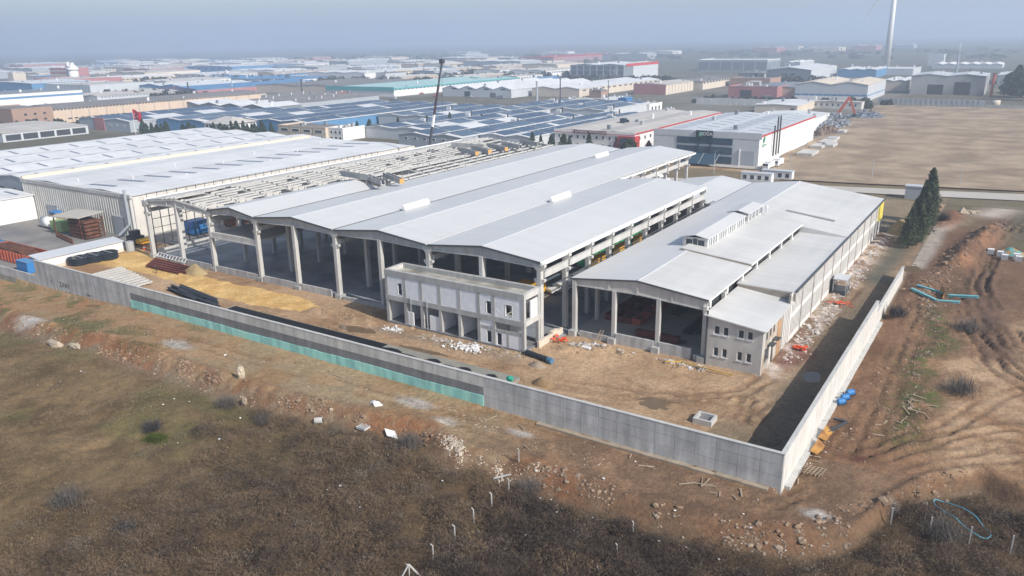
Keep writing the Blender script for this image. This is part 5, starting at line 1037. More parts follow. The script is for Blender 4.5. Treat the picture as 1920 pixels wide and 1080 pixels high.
# purlins and steel laid out in the yard
for k in range(10):
    x = -100.5 + k * 1.75; y = -9.6 - .35 * k
    t = thing('stored_purlin', 'white precast purlin laid in the row on the sand before the hall', 'concrete purlin', (x, y - 3, 0), 'precast purlins laid out in the yard')
    o = MB().box(x - .22, x + .22, y - 7.6, y, .25, .6).build('purlin_body', concrete_lt, t)
    for q in range(6): MB().box(x - .5, x + .5, y - 7 + q * 1.25, y - 6.85 + q * 1.25, .1, .25).build('timber_bearer', wood_m, t)
for k, (xa, ya, xb, yb) in enumerate([(-77, -11.6, -62.5, -13.9), (-76, -12.3, -61, -14.8), (-78.5, -12.6, -64, -15.0), (-74.5, -13.8, -60, -15.6), (-73, -14.6, -58.5, -16.3), (-77.5, -14, -66, -16.0)]):
    t = thing('steel_girder', 'long dark steel girder lying behind the wall on the left of the yard', 'steel girder', (xa, ya, 0), 'dark steel girders lying in the yard')
    MB().beam((xa, ya, .3), (xb, yb, .3), .5, .07).beam((xa, ya, .72), (xb, yb, .72), .5, .07).beam((xa, ya, .5), (xb, yb, .5), .08, .4).build('profile', steel_b, t)
for k in range(8):
    xa, ya = -100.5 + .5 * k, -1.8 - .62 * k; xb, yb = -86.5 + 1.1 * (k % 3), -2.2 - .5 * k - .4 * (k % 2)
    t = thing('primed_beam', 'red primed steel beam in the loose pile beside the soil heap', 'steel beam', (xa, ya, 0), 'red primed beams beside the soil heap')
    MB().beam((xa, ya, .28), (xb, yb, .28), .34, .06).beam((xa, ya, .6), (xb, yb, .6), .34, .06).beam((xa, ya, .44), (xb, yb, .44), .07, .3).build('profile', redsteel, t)
fr2 = thing('steel_ladder_frame', 'white lattice frame lying behind the red primed beams', 'steel frame', (-97, -.6, 0))
MB().beam((-101, -.9, .8), (-90, -1.4, .8), .12, .12).beam((-101, -.2, 1.5), (-90, -.7, 1.5), .12, .12).build('rail', white_p, fr2)
for k in range(10): MB().beam((-101 + k * 1.2, -.9 - k * .05, .8), (-101 + k * 1.2, -.2 - k * .05, 1.5), .1, .1).build('rung', white_p, fr2)
def heap(name, label, cat, x, y, rx, ry, h, m, seed, parts=None):
    n_ = 18; vs = []; fs = []
    xs = np.linspace(-1.15, 1.15, n_); X, Y = np.meshgrid(xs, xs); d = np.hypot(X, Y)
    Z = h * np.clip(1 - d, 0, 1) ** .8 * (.8 + .5 * fbm(X * rx + x, Y * ry + y, 1.1, seed)) + .25 * (fbm(X * rx, Y * ry, 1.6, seed + 3) - .5) * (d < 1) - .15 * (d >= 1)
    V = np.stack([X * rx, Y * ry, Z], -1).reshape(-1, 3); i = (np.arange(n_ - 1)[:, None] * n_ + np.arange(n_ - 1)).ravel()
    me = np_mesh(name, V, np.stack([i, i + 1, i + n_ + 1, i + n_], -1), m, True)
    o = bpy.data.objects.new(name, me); col.objects.link(o); o.location = (x, y, hz(x, y) if not inside(np.array(x), np.array(y)) else 0); return tag(o, label, cat)
heap('soil_heap', 'straw coloured soil heap beside the red primed beams', 'soil heap', -83.6, -3.4, 3.2, 1.9, 2.0, mat('straw_soil', (.36, .27, .14), 1, .2, .6, bump=.6, grain=.15), 3)
heap('sand_heap', 'yellowish sand heap at the rear corner of the workshop', 'sand heap', 38.2, 106, 3.2, 3.6, 3.6, mat('straw_soil', (.3, .3, .3)), 5)
heap('soil_heap', 'small brown earth heap with roots behind the wall top', 'soil heap', 8.6, -13.6, 1.7, 1.1, 1.3, soil_m, 8)
heap('scrap_heap', 'low grey scrap mound beside the black pipe end', 'scrap heap', 4.6, -8.6, 1.5, .9, .8, rock_m, 9)
# site welfare: person
def person(x, y, z, h, label):
    me = bpy.data.meshes.new('person'); s = h / 1.75
    J = [(0, 0, .95), (0, 0, 1.2), (0, .02, 1.42), (0, .02, 1.55), (0, .04, 1.66), (.1, 0, .9), (.12, .02, .5), (.13, -.02, .08), (.14, .14, .04), (-.1, 0, .9), (-.12, .06, .5), (-.13, -.08, .08), (-.13, .08, .04), (.19, 0, 1.4), (.26, .02, 1.12), (.24, .14, .88), (-.19, 0, 1.4), (-.27, -.02, 1.12), (-.25, .1, .88)]
    E = [(0, 1), (1, 2), (2, 3), (3, 4), (0, 5), (5, 6), (6, 7), (7, 8), (0, 9), (9, 10), (10, 11), (11, 12), (2, 13), (13, 14), (14, 15), (2, 16), (16, 17), (17, 18)]
    Rr = [.15, .15, .15, .06, .11, .1, .075, .05, .04, .1, .075, .05, .04, .075, .055, .04, .075, .055, .04]
    me.from_pydata([(a * s, b_ * s, c * s) for a, b_, c in J], E, []); o = bpy.data.objects.new('person', me); col.objects.link(o)
    sk = o.modifiers.new('skin', 'SKIN'); lay = me.skin_vertices[0].data if me.skin_vertices else None
    if lay is None: bpy.context.view_layer.objects.active = o; bpy.ops.mesh.customdata_skin_add(); lay = me.skin_vertices[0].data
    for v_, r_ in zip(lay, Rr): v_.radius = (r_ * s, r_ * s)
    lay[0].use_root = True; sub = o.modifiers.new('sub', 'SUBSURF'); sub.levels = 1; sub.render_levels = 2
    dg_ = bpy.context.evaluated_depsgraph_get(); m2 = bpy.data.meshes.new_from_object(o.evaluated_get(dg_)); bpy.data.objects.remove(o)
    m2.materials.clear(); m2.materials.append(cloth_d); m2.materials.append(skin_m)
    for p in m2.polygons:
        p.use_smooth = True
        if p.center.z > 1.5 * s or (p.center.z < .93 * s and abs(p.center.x) > .21 * s): p.material_index = 1
    t = bpy.data.objects.new('person', m2); col.objects.link(t); t.location = (x, y, z); t.rotation_euler = (0, 0, R(150)); tag(t, label, 'person')
    hr = MB().blob((0, .03 * s, 1.72 * s), (.115 * s, .12 * s, .08 * s), jit=.05).mesh('hair', cloth_d); ho = bpy.data.objects.new('hair', hr); col.objects.link(ho); ho.parent = t
person(-90.9, -7.7, .05, 1.68, 'person in dark clothes standing on the sand by the laid out purlins')
# manhole frame
mf = thing('chamber_frame', 'pale concrete chamber frame standing alone on the yard soil', 'manhole frame', (31.8, -12.6, 0))
for a in ((30.6, 33.0, -13.9, -13.6), (30.6, 33.0, -11.9, -11.6), (30.6, 30.9, -13.6, -11.9), (32.7, 33.0, -13.6, -11.9)): MB().box(*a, -.1, .72).build('side', concrete_lt, mf)
MB().box(30.9, 32.7, -13.6, -11.9, -.05, .25).build('base', mat('wet_base', (.2, .18, .19), .3, .3, 1), mf)
bpipe = thing('black_pipe', 'thick black pipe with blue sleeve lying beside the block building', 'pipe', (.8, -5.6, 0)); MB().cone((.9, -5.7, .45), (5.3, -6.6, .45), .42, .42, 14).build('barrel', steel_b, bpipe); MB().cone((5.3, -6.6, .45), (6.1, -6.77, .45), .46, .46, 14).build('sleeve', mat('blue_sleeve', (.08, .19, .30), .5), bpipe)
def net(x, y, z, lab, r=1.3):
    t = thing('orange_net', lab, 'safety net', (x, y, z)); mb = MB(); q = random.Random(int(x * 10))
    for k in range(26):
        a = Vector((x + q.uniform(-r, r), y + q.uniform(-r, r) * .6, z + q.uniform(.05, .5))); mb.beam(a, a + Vector((q.uniform(-.7, .7), q.uniform(-.5, .5), q.uniform(-.15, .2))), .3, .05)
    mb.build('crumpled_mesh', orange_net, t)['kind'] = 'stuff'
net(2.4, 1.4, .3, 'crumpled orange safety net between hall and workshop'); net(36.9, 42.5, .05, 'flattened orange safety net lying on the side lane', 1.6); net(36.2, 17.4, .2, 'orange net scrap on the red dust beside the annex', .9)
# rubble (too small to count): blocks and boards
def rubble(name, label, cat, pts, n_, s0, s1, m, seed, flat=.5, z0=0):
    q = random.Random(seed); mb = MB()
    for k in range(n_):
        i = q.randrange(len(pts) - 1); t_ = q.random(); px = pts[i][0] + (pts[i + 1][0] - pts[i][0]) * t_; py = pts[i][1] + (pts[i + 1][1] - pts[i][1]) * t_; w_ = pts[i][2]
        x = px + q.gauss(0, w_ * .45); y = py + q.gauss(0, w_ * .45)
        for _ in range(4):
            if math.sin(x * .9 + 1.3 * math.sin(y * .7)) + math.sin(x * 2.3 + y * 1.7) + math.sin(x * .31) > .1: break
            t_ = q.random(); i = q.randrange(len(pts) - 1); w_ = pts[i][2]; x = pts[i][0] + (pts[i + 1][0] - pts[i][0]) * t_ + q.gauss(0, w_ * .5); y = pts[i][1] + (pts[i + 1][1] - pts[i][1]) * t_ + q.gauss(0, w_ * .5)
        s_ = (s0 + (s1 - s0) * q.random() ** 2.2) * (2.0 if q.random() < .05 else 1)
        pts3.append((x, y)); mb.blob((x, y, s_ * q.uniform(-.35, .2)), (s_, s_ * q.uniform(.5, 1.3), s_ * flat), 3, 5, .35, q)
    zz_ = height(np.array([p[0] for p in pts3[-n_:]]), np.array([p[1] for p in pts3[-n_:]])); per = len(mb.v) // n_
    mb.v = [(a, b_, c + zz_[i // per] + z0) for i, (a, b_, c) in enumerate(mb.v)]
    o = mb.build(name, m); return tag(o, label, cat, kind='stuff')
pts3 = []
def boards(name, label, pts, n_, seed, m=wood_m, L=(.8, 2.2)):
    q = random.Random(seed); mb = MB()
    for k in range(n_):
        i = q.randrange(len(pts) - 1); t_ = q.random(); x = pts[i][0] + (pts[i + 1][0] - pts[i][0]) * t_ + q.gauss(0, pts[i][2] * .4); y = pts[i][1] + (pts[i + 1][1] - pts[i][1]) * t_ + q.gauss(0, pts[i][2] * .4)
        z = hz(x, y) + .1; a = q.uniform(0, math.pi); l_ = q.uniform(*L); v_ = Vector((math.cos(a) * l_ / 2, math.sin(a) * l_ / 2, q.uniform(-.12, .15))); mb.beam(Vector((x, y, z)) - v_, Vector((x, y, z)) + v_, q.uniform(.08, .22), .05)
    return tag(mb.build(name, m), label, 'debris', kind='stuff')
rubble('block_rubble', 'white broken block heap by the block building left end', 'rubble', [(-25, -8.0, 1.2), (-23, -7.8, 1.2)], 110, .08, .2, rubble_w, 1, .8, .15)
rubble('block_rubble', 'white broken block heap at the block building right half', 'rubble', [(-10.5, -8.4, 1.6), (-6.5, -8.0, 1.4)], 260, .09, .24, rubble_w, 2, .8, .2)
rubble('rubble', 'grey rubble strip along the block building foot', 'rubble', [(-18, -7.6, 1.2), (-8, -7.5, 1.2), (0, -7, 1)], 260, .08, .25, rubble_m, 3)
boards('timber_debris', 'scattered boards and shuttering along the block building foot', [(-19, -8, 1.5), (-10, -8.4, 1.2), (2, -5.5, 1.5)], 70, 4)
rubble('rubble', 'broken concrete and brick before the workshop opening', 'rubble', [(5, 1.5, 1.5), (9, 2.5, 1.2), (13, 2.6, .8), (24, 2.2, .8), (26, 3, 1)], 300, .1, .38, rubble_m, 5, .7, .1)
rubble('rubble', 'white demolition rubble along the ribbed side wall', 'rubble', [(35.4, 12, 1.6), (35.6, 30, 1.8), (35.6, 55, 1.8), (35.8, 80, 1.6), (36, 100, 1.4)], 1300, .08, .3, mat('pale_rubble', (.60, .56, .53), .95, .3, 1.2, c2=(.45, .36, .31)), 6, .5, .03)
boards('timber_debris', 'boards lying in the rubble along the ribbed side wall', [(36, 20, 1.5), (36, 45, 1.6), (36, 80, 1.6)], 60, 7, mat('pale_board', (.5, .47, .44), .9, .2))
rubble('stones', 'pale limestones spilling down the bank in the centre foreground', 'stones', [(7, -33.4, 1.0), (11, -35.3, 1.4), (17, -34.8, 1.2), (19, -33.6, .8)], 950, .04, .13, mat('limestone', (.58, .50, .41), .95, .15, 1), 8, .7)
rubble('stones', 'pale stones scattered on the track by the teal base', 'stones', [(-2, -27, 2), (6, -27.5, 2.2), (14, -28.5, 2), (26, -29, 2.4)], 300, .03, .09, mat('limestone', (.6, .6, .6)), 9, .6)
rubble('rocks', 'brown rocks along the bank edge at lower right', 'rocks', [(20, -33.8, 1.2), (30, -34.2, 1.4), (38, -34.2, 1.3), (46, -32.6, 1.4), (51, -28.5, 1.4), (54, -20, 1.5), (58, -14, 1.4)], 420, .06, .26, rock_m, 10, .55)
rubble('rocks', 'pale and brown rocks along the left bank', 'rocks', [(-92, -37, 1.8), (-75, -38.4, 1.6), (-57, -37.3, 1.4), (-40, -37.6, 1.3), (-22, -37.4, 1.3), (-6, -34.6, 1.3)], 620, .05, .2, mat('bank_rock', (.42, .33, .24), .95, .3, .8, c2=(.28, .19, .13)), 11, .7)
rubble('rocks', 'rough rocks and clods along the right hand ditch', 'rocks', [(53.5, -6, 1.4), (53, 6, 1.4), (51.8, 20, 1.4), (54.5, 32, 1.3), (51, 48, 1.4), (49.5, 58, 1.6)], 600, .07, .22, rock_m, 12, .7)
rubble('stones', 'pile of pale building stones beyond the earth berm', 'stones', [(49, 138, 1.3), (52, 140, 1.6), (54, 141, 1.2)], 120, .3, .7, stone_m, 13, .8)
rubble('litter', 'bits of white litter and paper scattered over the dry meadow', 'litter', [(-60, -45, 9), (-20, -48, 9), (10, -42, 6), (40, -38, 4), (62, -18, 3)], 90, .05, .14, white_p, 14, .4, .25)
rubble('litter', 'bits of white litter scattered on the track and waste ground', 'litter', [(-95, -32, 3), (-40, -29, 3), (0, -28, 3), (40, -28, 2.5), (49, 0, 3), (54, 40, 4)], 150, .04, .12, white_p, 15, .4, .03)
boards('timber_debris', 'sticks and slats scattered on the track outside the wall', [(-30, -28, 3), (30, -27, 1.5), (40, -27.5, 1.5), (50, -4, 3), (56, 10, 3)], 40, 16)
clod_m = mat('soil_clod', (.235, .155, .10), 1, .3, .8, c2=(.30, .215, .145))
rubble('soil_clods', 'broken clods of earth along the long bank', 'soil', [(-92, -36.4, 2), (-70, -37.6, 2), (-45, -36.8, 1.8), (-20, -36.6, 1.8), (-4, -33.6, 1.6), (10, -33.6, 1.6), (30, -33.6, 1.6), (46, -31.6, 1.8), (54, -20, 2), (60, -11, 2)], 1200, .05, .3, clod_m, 31, .6)
rubble('soil_clods', 'broken clods of earth over the right hand berm and mud track', 'soil', [(49, 52, 3.5), (51.5, 76, 3), (53, 95, 3), (56, 118, 3), (60, 128, 3)], 1000, .08, .4, clod_m, 32, .6)
rubble('soil_clods', 'earth clods on the waste ground right of the wall', 'soil', [(47, -18, 2.5), (49, 8, 3.5), (51, 30, 3.5), (48, 50, 3), (60, 30, 4)], 800, .04, .2, clod_m, 33, .5)
rubble('soil_clods', 'loose earth and clods thrown up inside the yard', 'soil', [(-43, -8.2, .8), (-30, -7.8, .8), (4, -1, 1.4), (9, 1.6, 1.2), (17, 1.2, 1.2), (24, 1.8, 1.2)], 700, .05, .24, mat('yard_clod', (.33, .24, .155), 1, .25, .8), 34, .6)
# single boulders
def boulder(x, y, r, label, m=stone_m):
    o = MB().blob((0, 0, r[2] * .6), r, 6, 9, .22, random.Random(int(x * 7))).build('boulder', m); o.location = (x, y, hz(x, y)); tag(o, label, 'boulder')
boulder(-71.5, -39.6, (2.3, .7, .6), 'long flat cream boulder at the bank foot, far left'); boulder(-66.5, -38.9, (1.6, .6, .6), 'cream boulder right of the long flat one'); boulder(-28.6, -35.4, (.7, .6, 1.2), 'upright cream boulder standing on the bank'); boulder(-24.4, -38.4, (.45, .4, .7), 'small grey upright stone below the bank', rock_m)
cp = thing('concrete_pipe', 'short broken concrete pipe lying on the bank', 'pipe', (-11.6, -36.9, hz(-11.6, -36.9))); z_ = hz(-11.6, -36.9) + .4
MB().cone((-12.0, -37.2, z_), (-11.2, -36.6, z_ + .05), .42, .42, 12).build('barrel', concrete_lt, cp); MB().cone((-11.17, -36.58, z_ + .053), (-11.15, -36.56, z_ + .053), .3, .3, 12).build('bore', dark_int, cp)  # bore is a dark disc, its inner shade painted on a solid barrel
bk = thing('hollow_crate', 'pale lattice block crate on the bank edge', 'crate', (-5.4, -35.2, hz(-5.4, -35.2))); z_ = hz(-5.4, -35.2) + .1
for k in range(4): MB().box(-6.1, -4.7, -35.7 + k * .32, -35.6 + k * .32, z_, z_ + .35).build('slat', concrete_lt, bk); MB().box(-6.05 + k * .44, -5.95 + k * .44, -35.72, -34.6, z_ + .05, z_ + .3).build('slat', concrete_lt, bk)
tbd = thing('tilted_board', 'white board lying tilted on the brush edge', 'board', (-1.2, -35, hz(-1.2, -35))); z_ = hz(-1.2, -35) + .5; MB().slab([(-2.2, -34.6, z_ + .4), (-1.3, -35.2, z_ - .1), (.2, -34.9, z_ - .3), (-.8, -34.2, z_ + .2)], .06).build('sheet', white_p, tbd)
bag = MB().blob((-7, -30.8, hz(-7, -30.8) + .25), (.8, .6, .35), 5, 8, .4).build('plastic_bag', white_p); tag(bag, 'white crumpled plastic sheet on the track before the bank', 'plastic bag')
bgr = MB().blob((8.6, -21.9, 3.9), (.5, .4, .5), 5, 8, .35).build('green_tarp', mat('emerald', (.03, .33, .23), .6)); tag(bgr, 'emerald tarp bundle showing over the wall top', 'tarp'); bgr.location = (0, 0, .1)
MB().box(8.1, 9.1, -22.4, -21.5, 0, 3.6).build('stand', wood_m, bgr)
# things along the right wall
for x, y, lab in ((45.5, 5.6, 'single blue plastic drum lying furthest along the outer wall'), (45.2, 3.7, 'middle blue drum of the three at the outer wall'), (45.0, 2.3, 'nearest blue drum at the outer wall foot')):
    z_ = hz(x, y) + .42; t = thing('blue_drum', lab, 'drum', (x, y, z_ - .42), 'blue drums by the outer wall'); MB().cone((x - .3, y - .25, z_), (x + .35, y + .3, z_ + .1), .42, .42, 14).build('barrel', blue_m, t); MB().cone((x + .36, y + .31, z_ + .1), (x + .42, y + .36, z_ + .11), .44, .44, 14).build('rim', mat('dk_blue', (.02, .1, .28), .5), t)
vf = thing('steel_vee', 'dark bent steel angle lying on the grass by the outer wall', 'steel angle', (46, -5, 0)); z_ = hz(46, -5) + .15
MB().beam((45.2, -3.2, z_), (46.9, -3.6, z_ + .2), .3, .25).build('long_leg', steel_d, vf); MB().beam((46.9, -3.7, z_ + .2), (45.3, -7.4, z_), .3, .25).build('short_leg', steel_d, vf)
for x, y, lab in ((45.0, -8.0, 'rusty orange sheet leaning behind the outer wall footing'), (44.9, -11.6, 'rusty brown folded sheet lowest along the outer wall')):
    z_ = hz(x, y); o = MB().slab([(x - .3, y - 1.4, z_ + .5), (x + .7, y - 1.2, z_ + .15), (x + .9, y + 1.1, z_ + .3), (x, y + 1.4, z_ + .9)], .08).build('rusty_plate', mat('orange_rust', (.42, .22, .06), .9, .3, 1.2, c2=(.25, .12, .05))); tag(o, lab, 'metal sheet')
rb = thing('rebar_mat', 'small rebar mesh lying near the wall corner', 'rebar mesh', (46.2, -17.6, hz(46.2, -17.6))); z_ = hz(46.2, -17.6) + .2
for k in range(5): MB().beam((45.2 + k * .4, -18.6, z_), (45.6 + k * .4, -16.6, z_ + .1), .06, .06).build('bar', wood_m, rb); MB().beam((45.0, -18.4 + k * .4, z_ + .05), (47.2, -18.2 + k * .4, z_ + .08), .06, .06).build('bar', wood_m, rb)
hs = []
for i in range(40):
    a = 2 * math.pi * i / 36; x = 60.6 + 2.9 * math.cos(a) * .9 - .5 * math.sin(a); y = -18.4 + 1.9 * math.sin(a) - 1.3 * math.cos(a); hs.append((x, y, hz(x, y) + .75 + .2 * math.sin(2 * a)))
o = MB().tube(hs, .045, 5).build('blue_hose', mat('hose_blue', (.12, .42, .55), .5)); tag(o, 'loop of light blue hose lying over the brush, lower right', 'hose')
for k, (a, b_, lab) in enumerate((((47.2, 59.2), (51.8, 57.6), 'upper left cyan beam of the crossed heap'), ((46.6, 56.6), (51.0, 53.4), 'lower left cyan beam of the crossed heap'), ((52.6, 57.0), (57.4, 58.2), 'upper right cyan beam of the crossed heap'), ((51.2, 53.0), (54.8, 54.2), 'short lower right cyan beam of the crossed heap'))):
    za, zb = hz(*a) + .35, hz(*b_) + .35; t = thing('cyan_beam', lab, 'steel beam', (a[0], a[1], za - .35), 'cyan beams dumped on the waste ground'); MB().beam((a[0], a[1], za), (b_[0], b_[1], zb), .5, .12).build('top_flange', cyan_m, t); MB().beam((a[0], a[1], za - .25), (b_[0], b_[1], zb - .25), .12, .4).build('web', cyan_m, t)
oc = thing('curved_plate', 'rust orange curved plate standing in the cyan beam heap', 'metal plate', (51.9, 56.5, hz(51.9, 56.5))); z_ = hz(51.9, 56.5)
MB().add([(51.2 + .9 * math.sin(i * .3), 58.6 - i * .55, z_ + j * (1.6 - .15 * i) + .1) for i in range(8) for j in (0, 1)], [(2 * i, 2 * i + 2, 2 * i + 3, 2 * i + 1) for i in range(7)]).build('plate', mat('orange_rust', (.4, .2, .05)), oc)
for k, (x, y, lab) in enumerate(((57.6, 92.8, 'upright white pallet crate left of the others'), (59.4, 92.4, 'white ribbed tank crate second from left'), (60.3, 90.2, 'white crate lying in front of the group'), (62.4, 92.6, 'white tank crate at the right of the group'), (62.8, 90.6, 'white box crate front right of the group'))):
    z_ = hz(x, y); t = thing('white_crate', lab, 'crate', (x, y, z_), 'white crates by the mud track'); MB().box(x - .6, x + .6, y - .6, y + .6, z_ + .1, z_ + 1.15).build('tank', white_p, t)
    for q in range(4): MB().box(x - .63 + q * .4, x - .57 + q * .4, y - .66, y - .6, z_, z_ + 1.2).build('cage_bar', greytrim, t)
    MB().box(x - .65, x + .65, y - .65, y + .65, z_, z_ + .1).build('pallet', wood_m, t)
heap('scrap_heap', 'heap of teal and orange machine scrap behind the white crates', 'scrap heap', 61.2, 96, 3.2, 1.8, 1.6, mat('teal_scrap', (.10, .30, .28), .7, .3, 1.6, c2=(.5, .22, .05)), 21)
gb_ = thing('grey_cabin', 'windowless grey cabin with pale roof by the road behind the cypresses', 'cabin', (36, 152, 0)); MB().box(33, 39.6, 151.5, 154.5, 0, 3.6).build('wall', grey_clad, gb_); MB().box(32.8, 39.8, 151.3, 154.7, 3.6, 3.9).build('roof', lt_clad, gb_)
for x, y, lab in ((-12.5, 160, 'low white site cabin at the gate behind the workshop'), (-8, 168, 'second white cabin behind the first at the gate')):
    t = thing('site_cabin', lab, 'cabin', (x, y, 0)); MB().box(x - 5, x + 5, y - 1.4, y + 1.4, .1, 2.9).build('wall', white_p, t); MB().box(x - 5.2, x + 5.2, y - 1.6, y + 1.6, 2.9, 3.05).build('roof', lt_clad, t)
    for k in range(4): MB().box(x - 4.3 + k * 2.4, x - 3.1 + k * 2.4, y - 1.45, y - 1.38, .9, 2.2).build('window', glass, t)
for k, (x, y, a, lab) in enumerate(((-12.5, 229, 5, 'nearest thick precast slab stack at the field edge'), (-13.5, 252, 4, 'flat precast slabs second from near, field edge'), (-10.2, 258, 4, 'precast slabs right of the second stack'), (-13, 268, 4.6, 'precast slab stack in the middle of the field edge'), (-13.6, 281, 3.6, 'small slab stack towards the scrap yard'), (-15.8, 312, 3, 'furthest single slab near the excavator'))):
    t = thing('slab_stack', lab, 'concrete slabs', (x, y, 0)); 
    for q in range(3): MB().box(x - a * .6, x + a * .6, y - a * 1.2, y + a * 1.2, .1 + q * .5, .52 + q * .5).build('slab', concrete_lt, t)
def truck(x, y, rz, label, c=white_p, kind='truck', L=6.5, H=2.8, group=None):
    t = thing('parked_truck' if kind == 'truck' else 'pickup', label, kind, (0, 0, 0), group); OFF[t.name] = Vector()
    if kind == 'truck':
        MB().box(-L / 2, L / 2 - 2, -1.1, 1.1, .9, H).build('cargo_box', c, t); MB().prism([(L / 2 - 1.9, .6), (L / 2, .6), (L / 2, 1.6), (L / 2 - .4, 2.5), (L / 2 - 1.9, 2.5)], 'y', -1.05, 1.05).build('cab', c, t)
        MB().box(L / 2 - .2, L / 2 + .02, -.9, .9, 1.6, 2.3).build('windscreen', glass, t)
    else:
        MB().prism([(-2.6, .55), (2.6, .55), (2.6, 1.0), (1.5, 1.15), (.8, 1.75), (-.5, 1.8), (-.7, 1.15), (-2.6, 1.1)], 'y', -.9, .9).build('body', c, t); MB().prism([(1.42, 1.2), (.76, 1.7), (-.4, 1.72), (-.55, 1.2)], 'y', -.92, .92).build('windows', glass, t)
    for xx in (-L / 2 + 1.1, L / 2 - 1.2) if kind == 'truck' else (-1.6, 1.6):
        for yy in (-1.05, .8) if kind == 'truck' else (-.95, .72): MB().cone((0, -.02, 0), (0, .27, 0), .22, .22, 8).build('rim', greytrim, MB().cone((xx, yy, .45), (xx, yy + .25, .45), .45, .45, 12).build('wheel', tyre_m, t)).location = (xx, yy, .45)
    t.location = (x, y, .1); t.rotation_euler = (0, 0, rz)
truck(-16.2, 186.5, R(-95), 'white truck parked at the corner of the showroom factory'); truck(-15.0, 194.5, R(-93), 'second white truck behind the first beside the red-edged side wall')
truck(-40.5, 143, R(-40), 'white lorry parked behind the far hall columns', L=7.5); truck(-36.8, 142, R(-60), 'white pickup parked behind the far hall columns', kind='pickup', L=5)
truck(-9.6, 23.5, R(60), 'white pickup parked inside the hall near the side columns', kind='pickup', L=5)
qv = random.Random(77); nv_ = 0; RECTS.append((-120, 40, -30, 175))
while nv_ < 26:
    y = qv.uniform(200, 520); x = qv.uniform(-.9 * y - 120, -25); 
    if any(x < r_[1] + 3 and x + 5 > r_[0] - 3 and y < r_[3] + 3 and y + 5 > r_[2] - 3 for r_ in RECTS) or not any(x < r_[1] + 12 and x > r_[0] - 12 and y < r_[3] + 12 and y > r_[2] - 12 for r_ in RECTS): continue
    nv_ += 1; RECTS.append((x - 2, x + 2, y - 2, y + 2)); truck(x, y, R(qv.choice((0, 90, 85, 180))), *(lambda c: ({'white_paint': 'white', 'grey_trim': 'grey', 'red_paint': 'red', 'dark_grey_cladding': 'dark'}[c.name] + ' vehicle parked in a lane between the background factories', c))(qv.choice((white_p, greytrim, red_p, dgrey_clad))), qv.choice(('truck', 'pickup')), group='vehicles parked in the background lanes')
for k, (x, y) in enumerate([(-30, 168), (-5, 171), (20, 176), (45, 181), (-60, 186), (-20, 184), (70, 187), (-95, 165)]):
    t = thing('lamp_post', 'slim grey lighting pole along the road behind the halls', 'lamp post', (x, y, 0), 'lighting poles along the rear road'); MB().cone((x, y, 0), (x, y, 8), .12, .08, 6).build('pole', greytrim, t); MB().beam((x, y, 8), (x + 1.4, y - .3, 8.3), .1, .1).build('arm', greytrim, t)
# hall contents
def crate(name, label, cat, x0, x1, y0, y1, h, m, m2=None, group=None):
    t = thing(name, label, cat, ((x0 + x1) / 2, (y0 + y1) / 2, .1), group); MB().box(x0, x1, y0, y1, .5, h).build('body', m, t)
    for a, b_ in ((x0 + .3, y0 + .3), (x1 - .6, y0 + .3), (x0 + .3, y1 - .6), (x1 - .6, y1 - .6)): MB().box(a, a + .3, b_, b_ + .3, .1, .5).build('foot', steel_d, t)
    if m2: MB().box(x0 - .06, x1 + .06, y0 - .06, y1 + .06, h * .55, h * .75).build('band', m2, t)
for k in range(5):
    y = 40 + k * 5.2; crate('green_machine', 'green steel machine frame inside the hall, seen between the side columns', 'machine', -15, -12.5, y, y + 4.6, 3.2 + .3 * (k % 2), green_m, group='green frames stored in the hall'); 
    if k % 2 == 0: crate('yellow_machine', 'yellow steel girder box among the green frames in the hall', 'machine', -12, -10.4, y + .5, y + 4.4, 2.8, yellow_m, group='yellow boxes stored in the hall')
bc = thing('bridge_crane', 'yellow overhead bridge crane girder under the hall roof', 'bridge crane', (-11, 50, 11.5))
MB().box(-21.2, -.7, 49.4, 50.1, 11.6, 12.4).build('girder', yellow_m, bc); MB().box(-21.3, -20.7, 48, 52, 11.55, 11.95).box(-1.2, -.6, 48, 52, 11.55, 11.95).build('end_carriage', yellow_m, bc); MB().box(-8, -6.5, 49.2, 50.4, 12.4, 13.0).build('hoist', steel_d, bc)
crate('orange_machine', 'orange-yellow skip loaded with timber inside the hall behind the block building', 'skip', -17, -12, 17.5, 22, 2.1, yellow_m); crate('green_machine', 'green frame furthest inside the hall near its back', 'machine', -16, -13, 66, 71, 3, green_m)
crate('blue_machine', 'bright blue machine cabinet by the pale wall inside the empty bay', 'machine', -116, -112.5, 17, 21.5, 3.8, blue_m); crate('rusty_machine', 'rusty machine stack beside the blue cabinet', 'machine', -115, -111, 28, 34, 2.8, rust)
for k in range(6): crate('stored_machine', 'dark stored machine along the scaffold left of the hall', 'machine', -113, -109.5, 36 + k * 5, 40 + k * 5, 1.8 + .4 * (k % 3), greytrim if k % 2 else steel_d, group='machines stored along the scaffold')
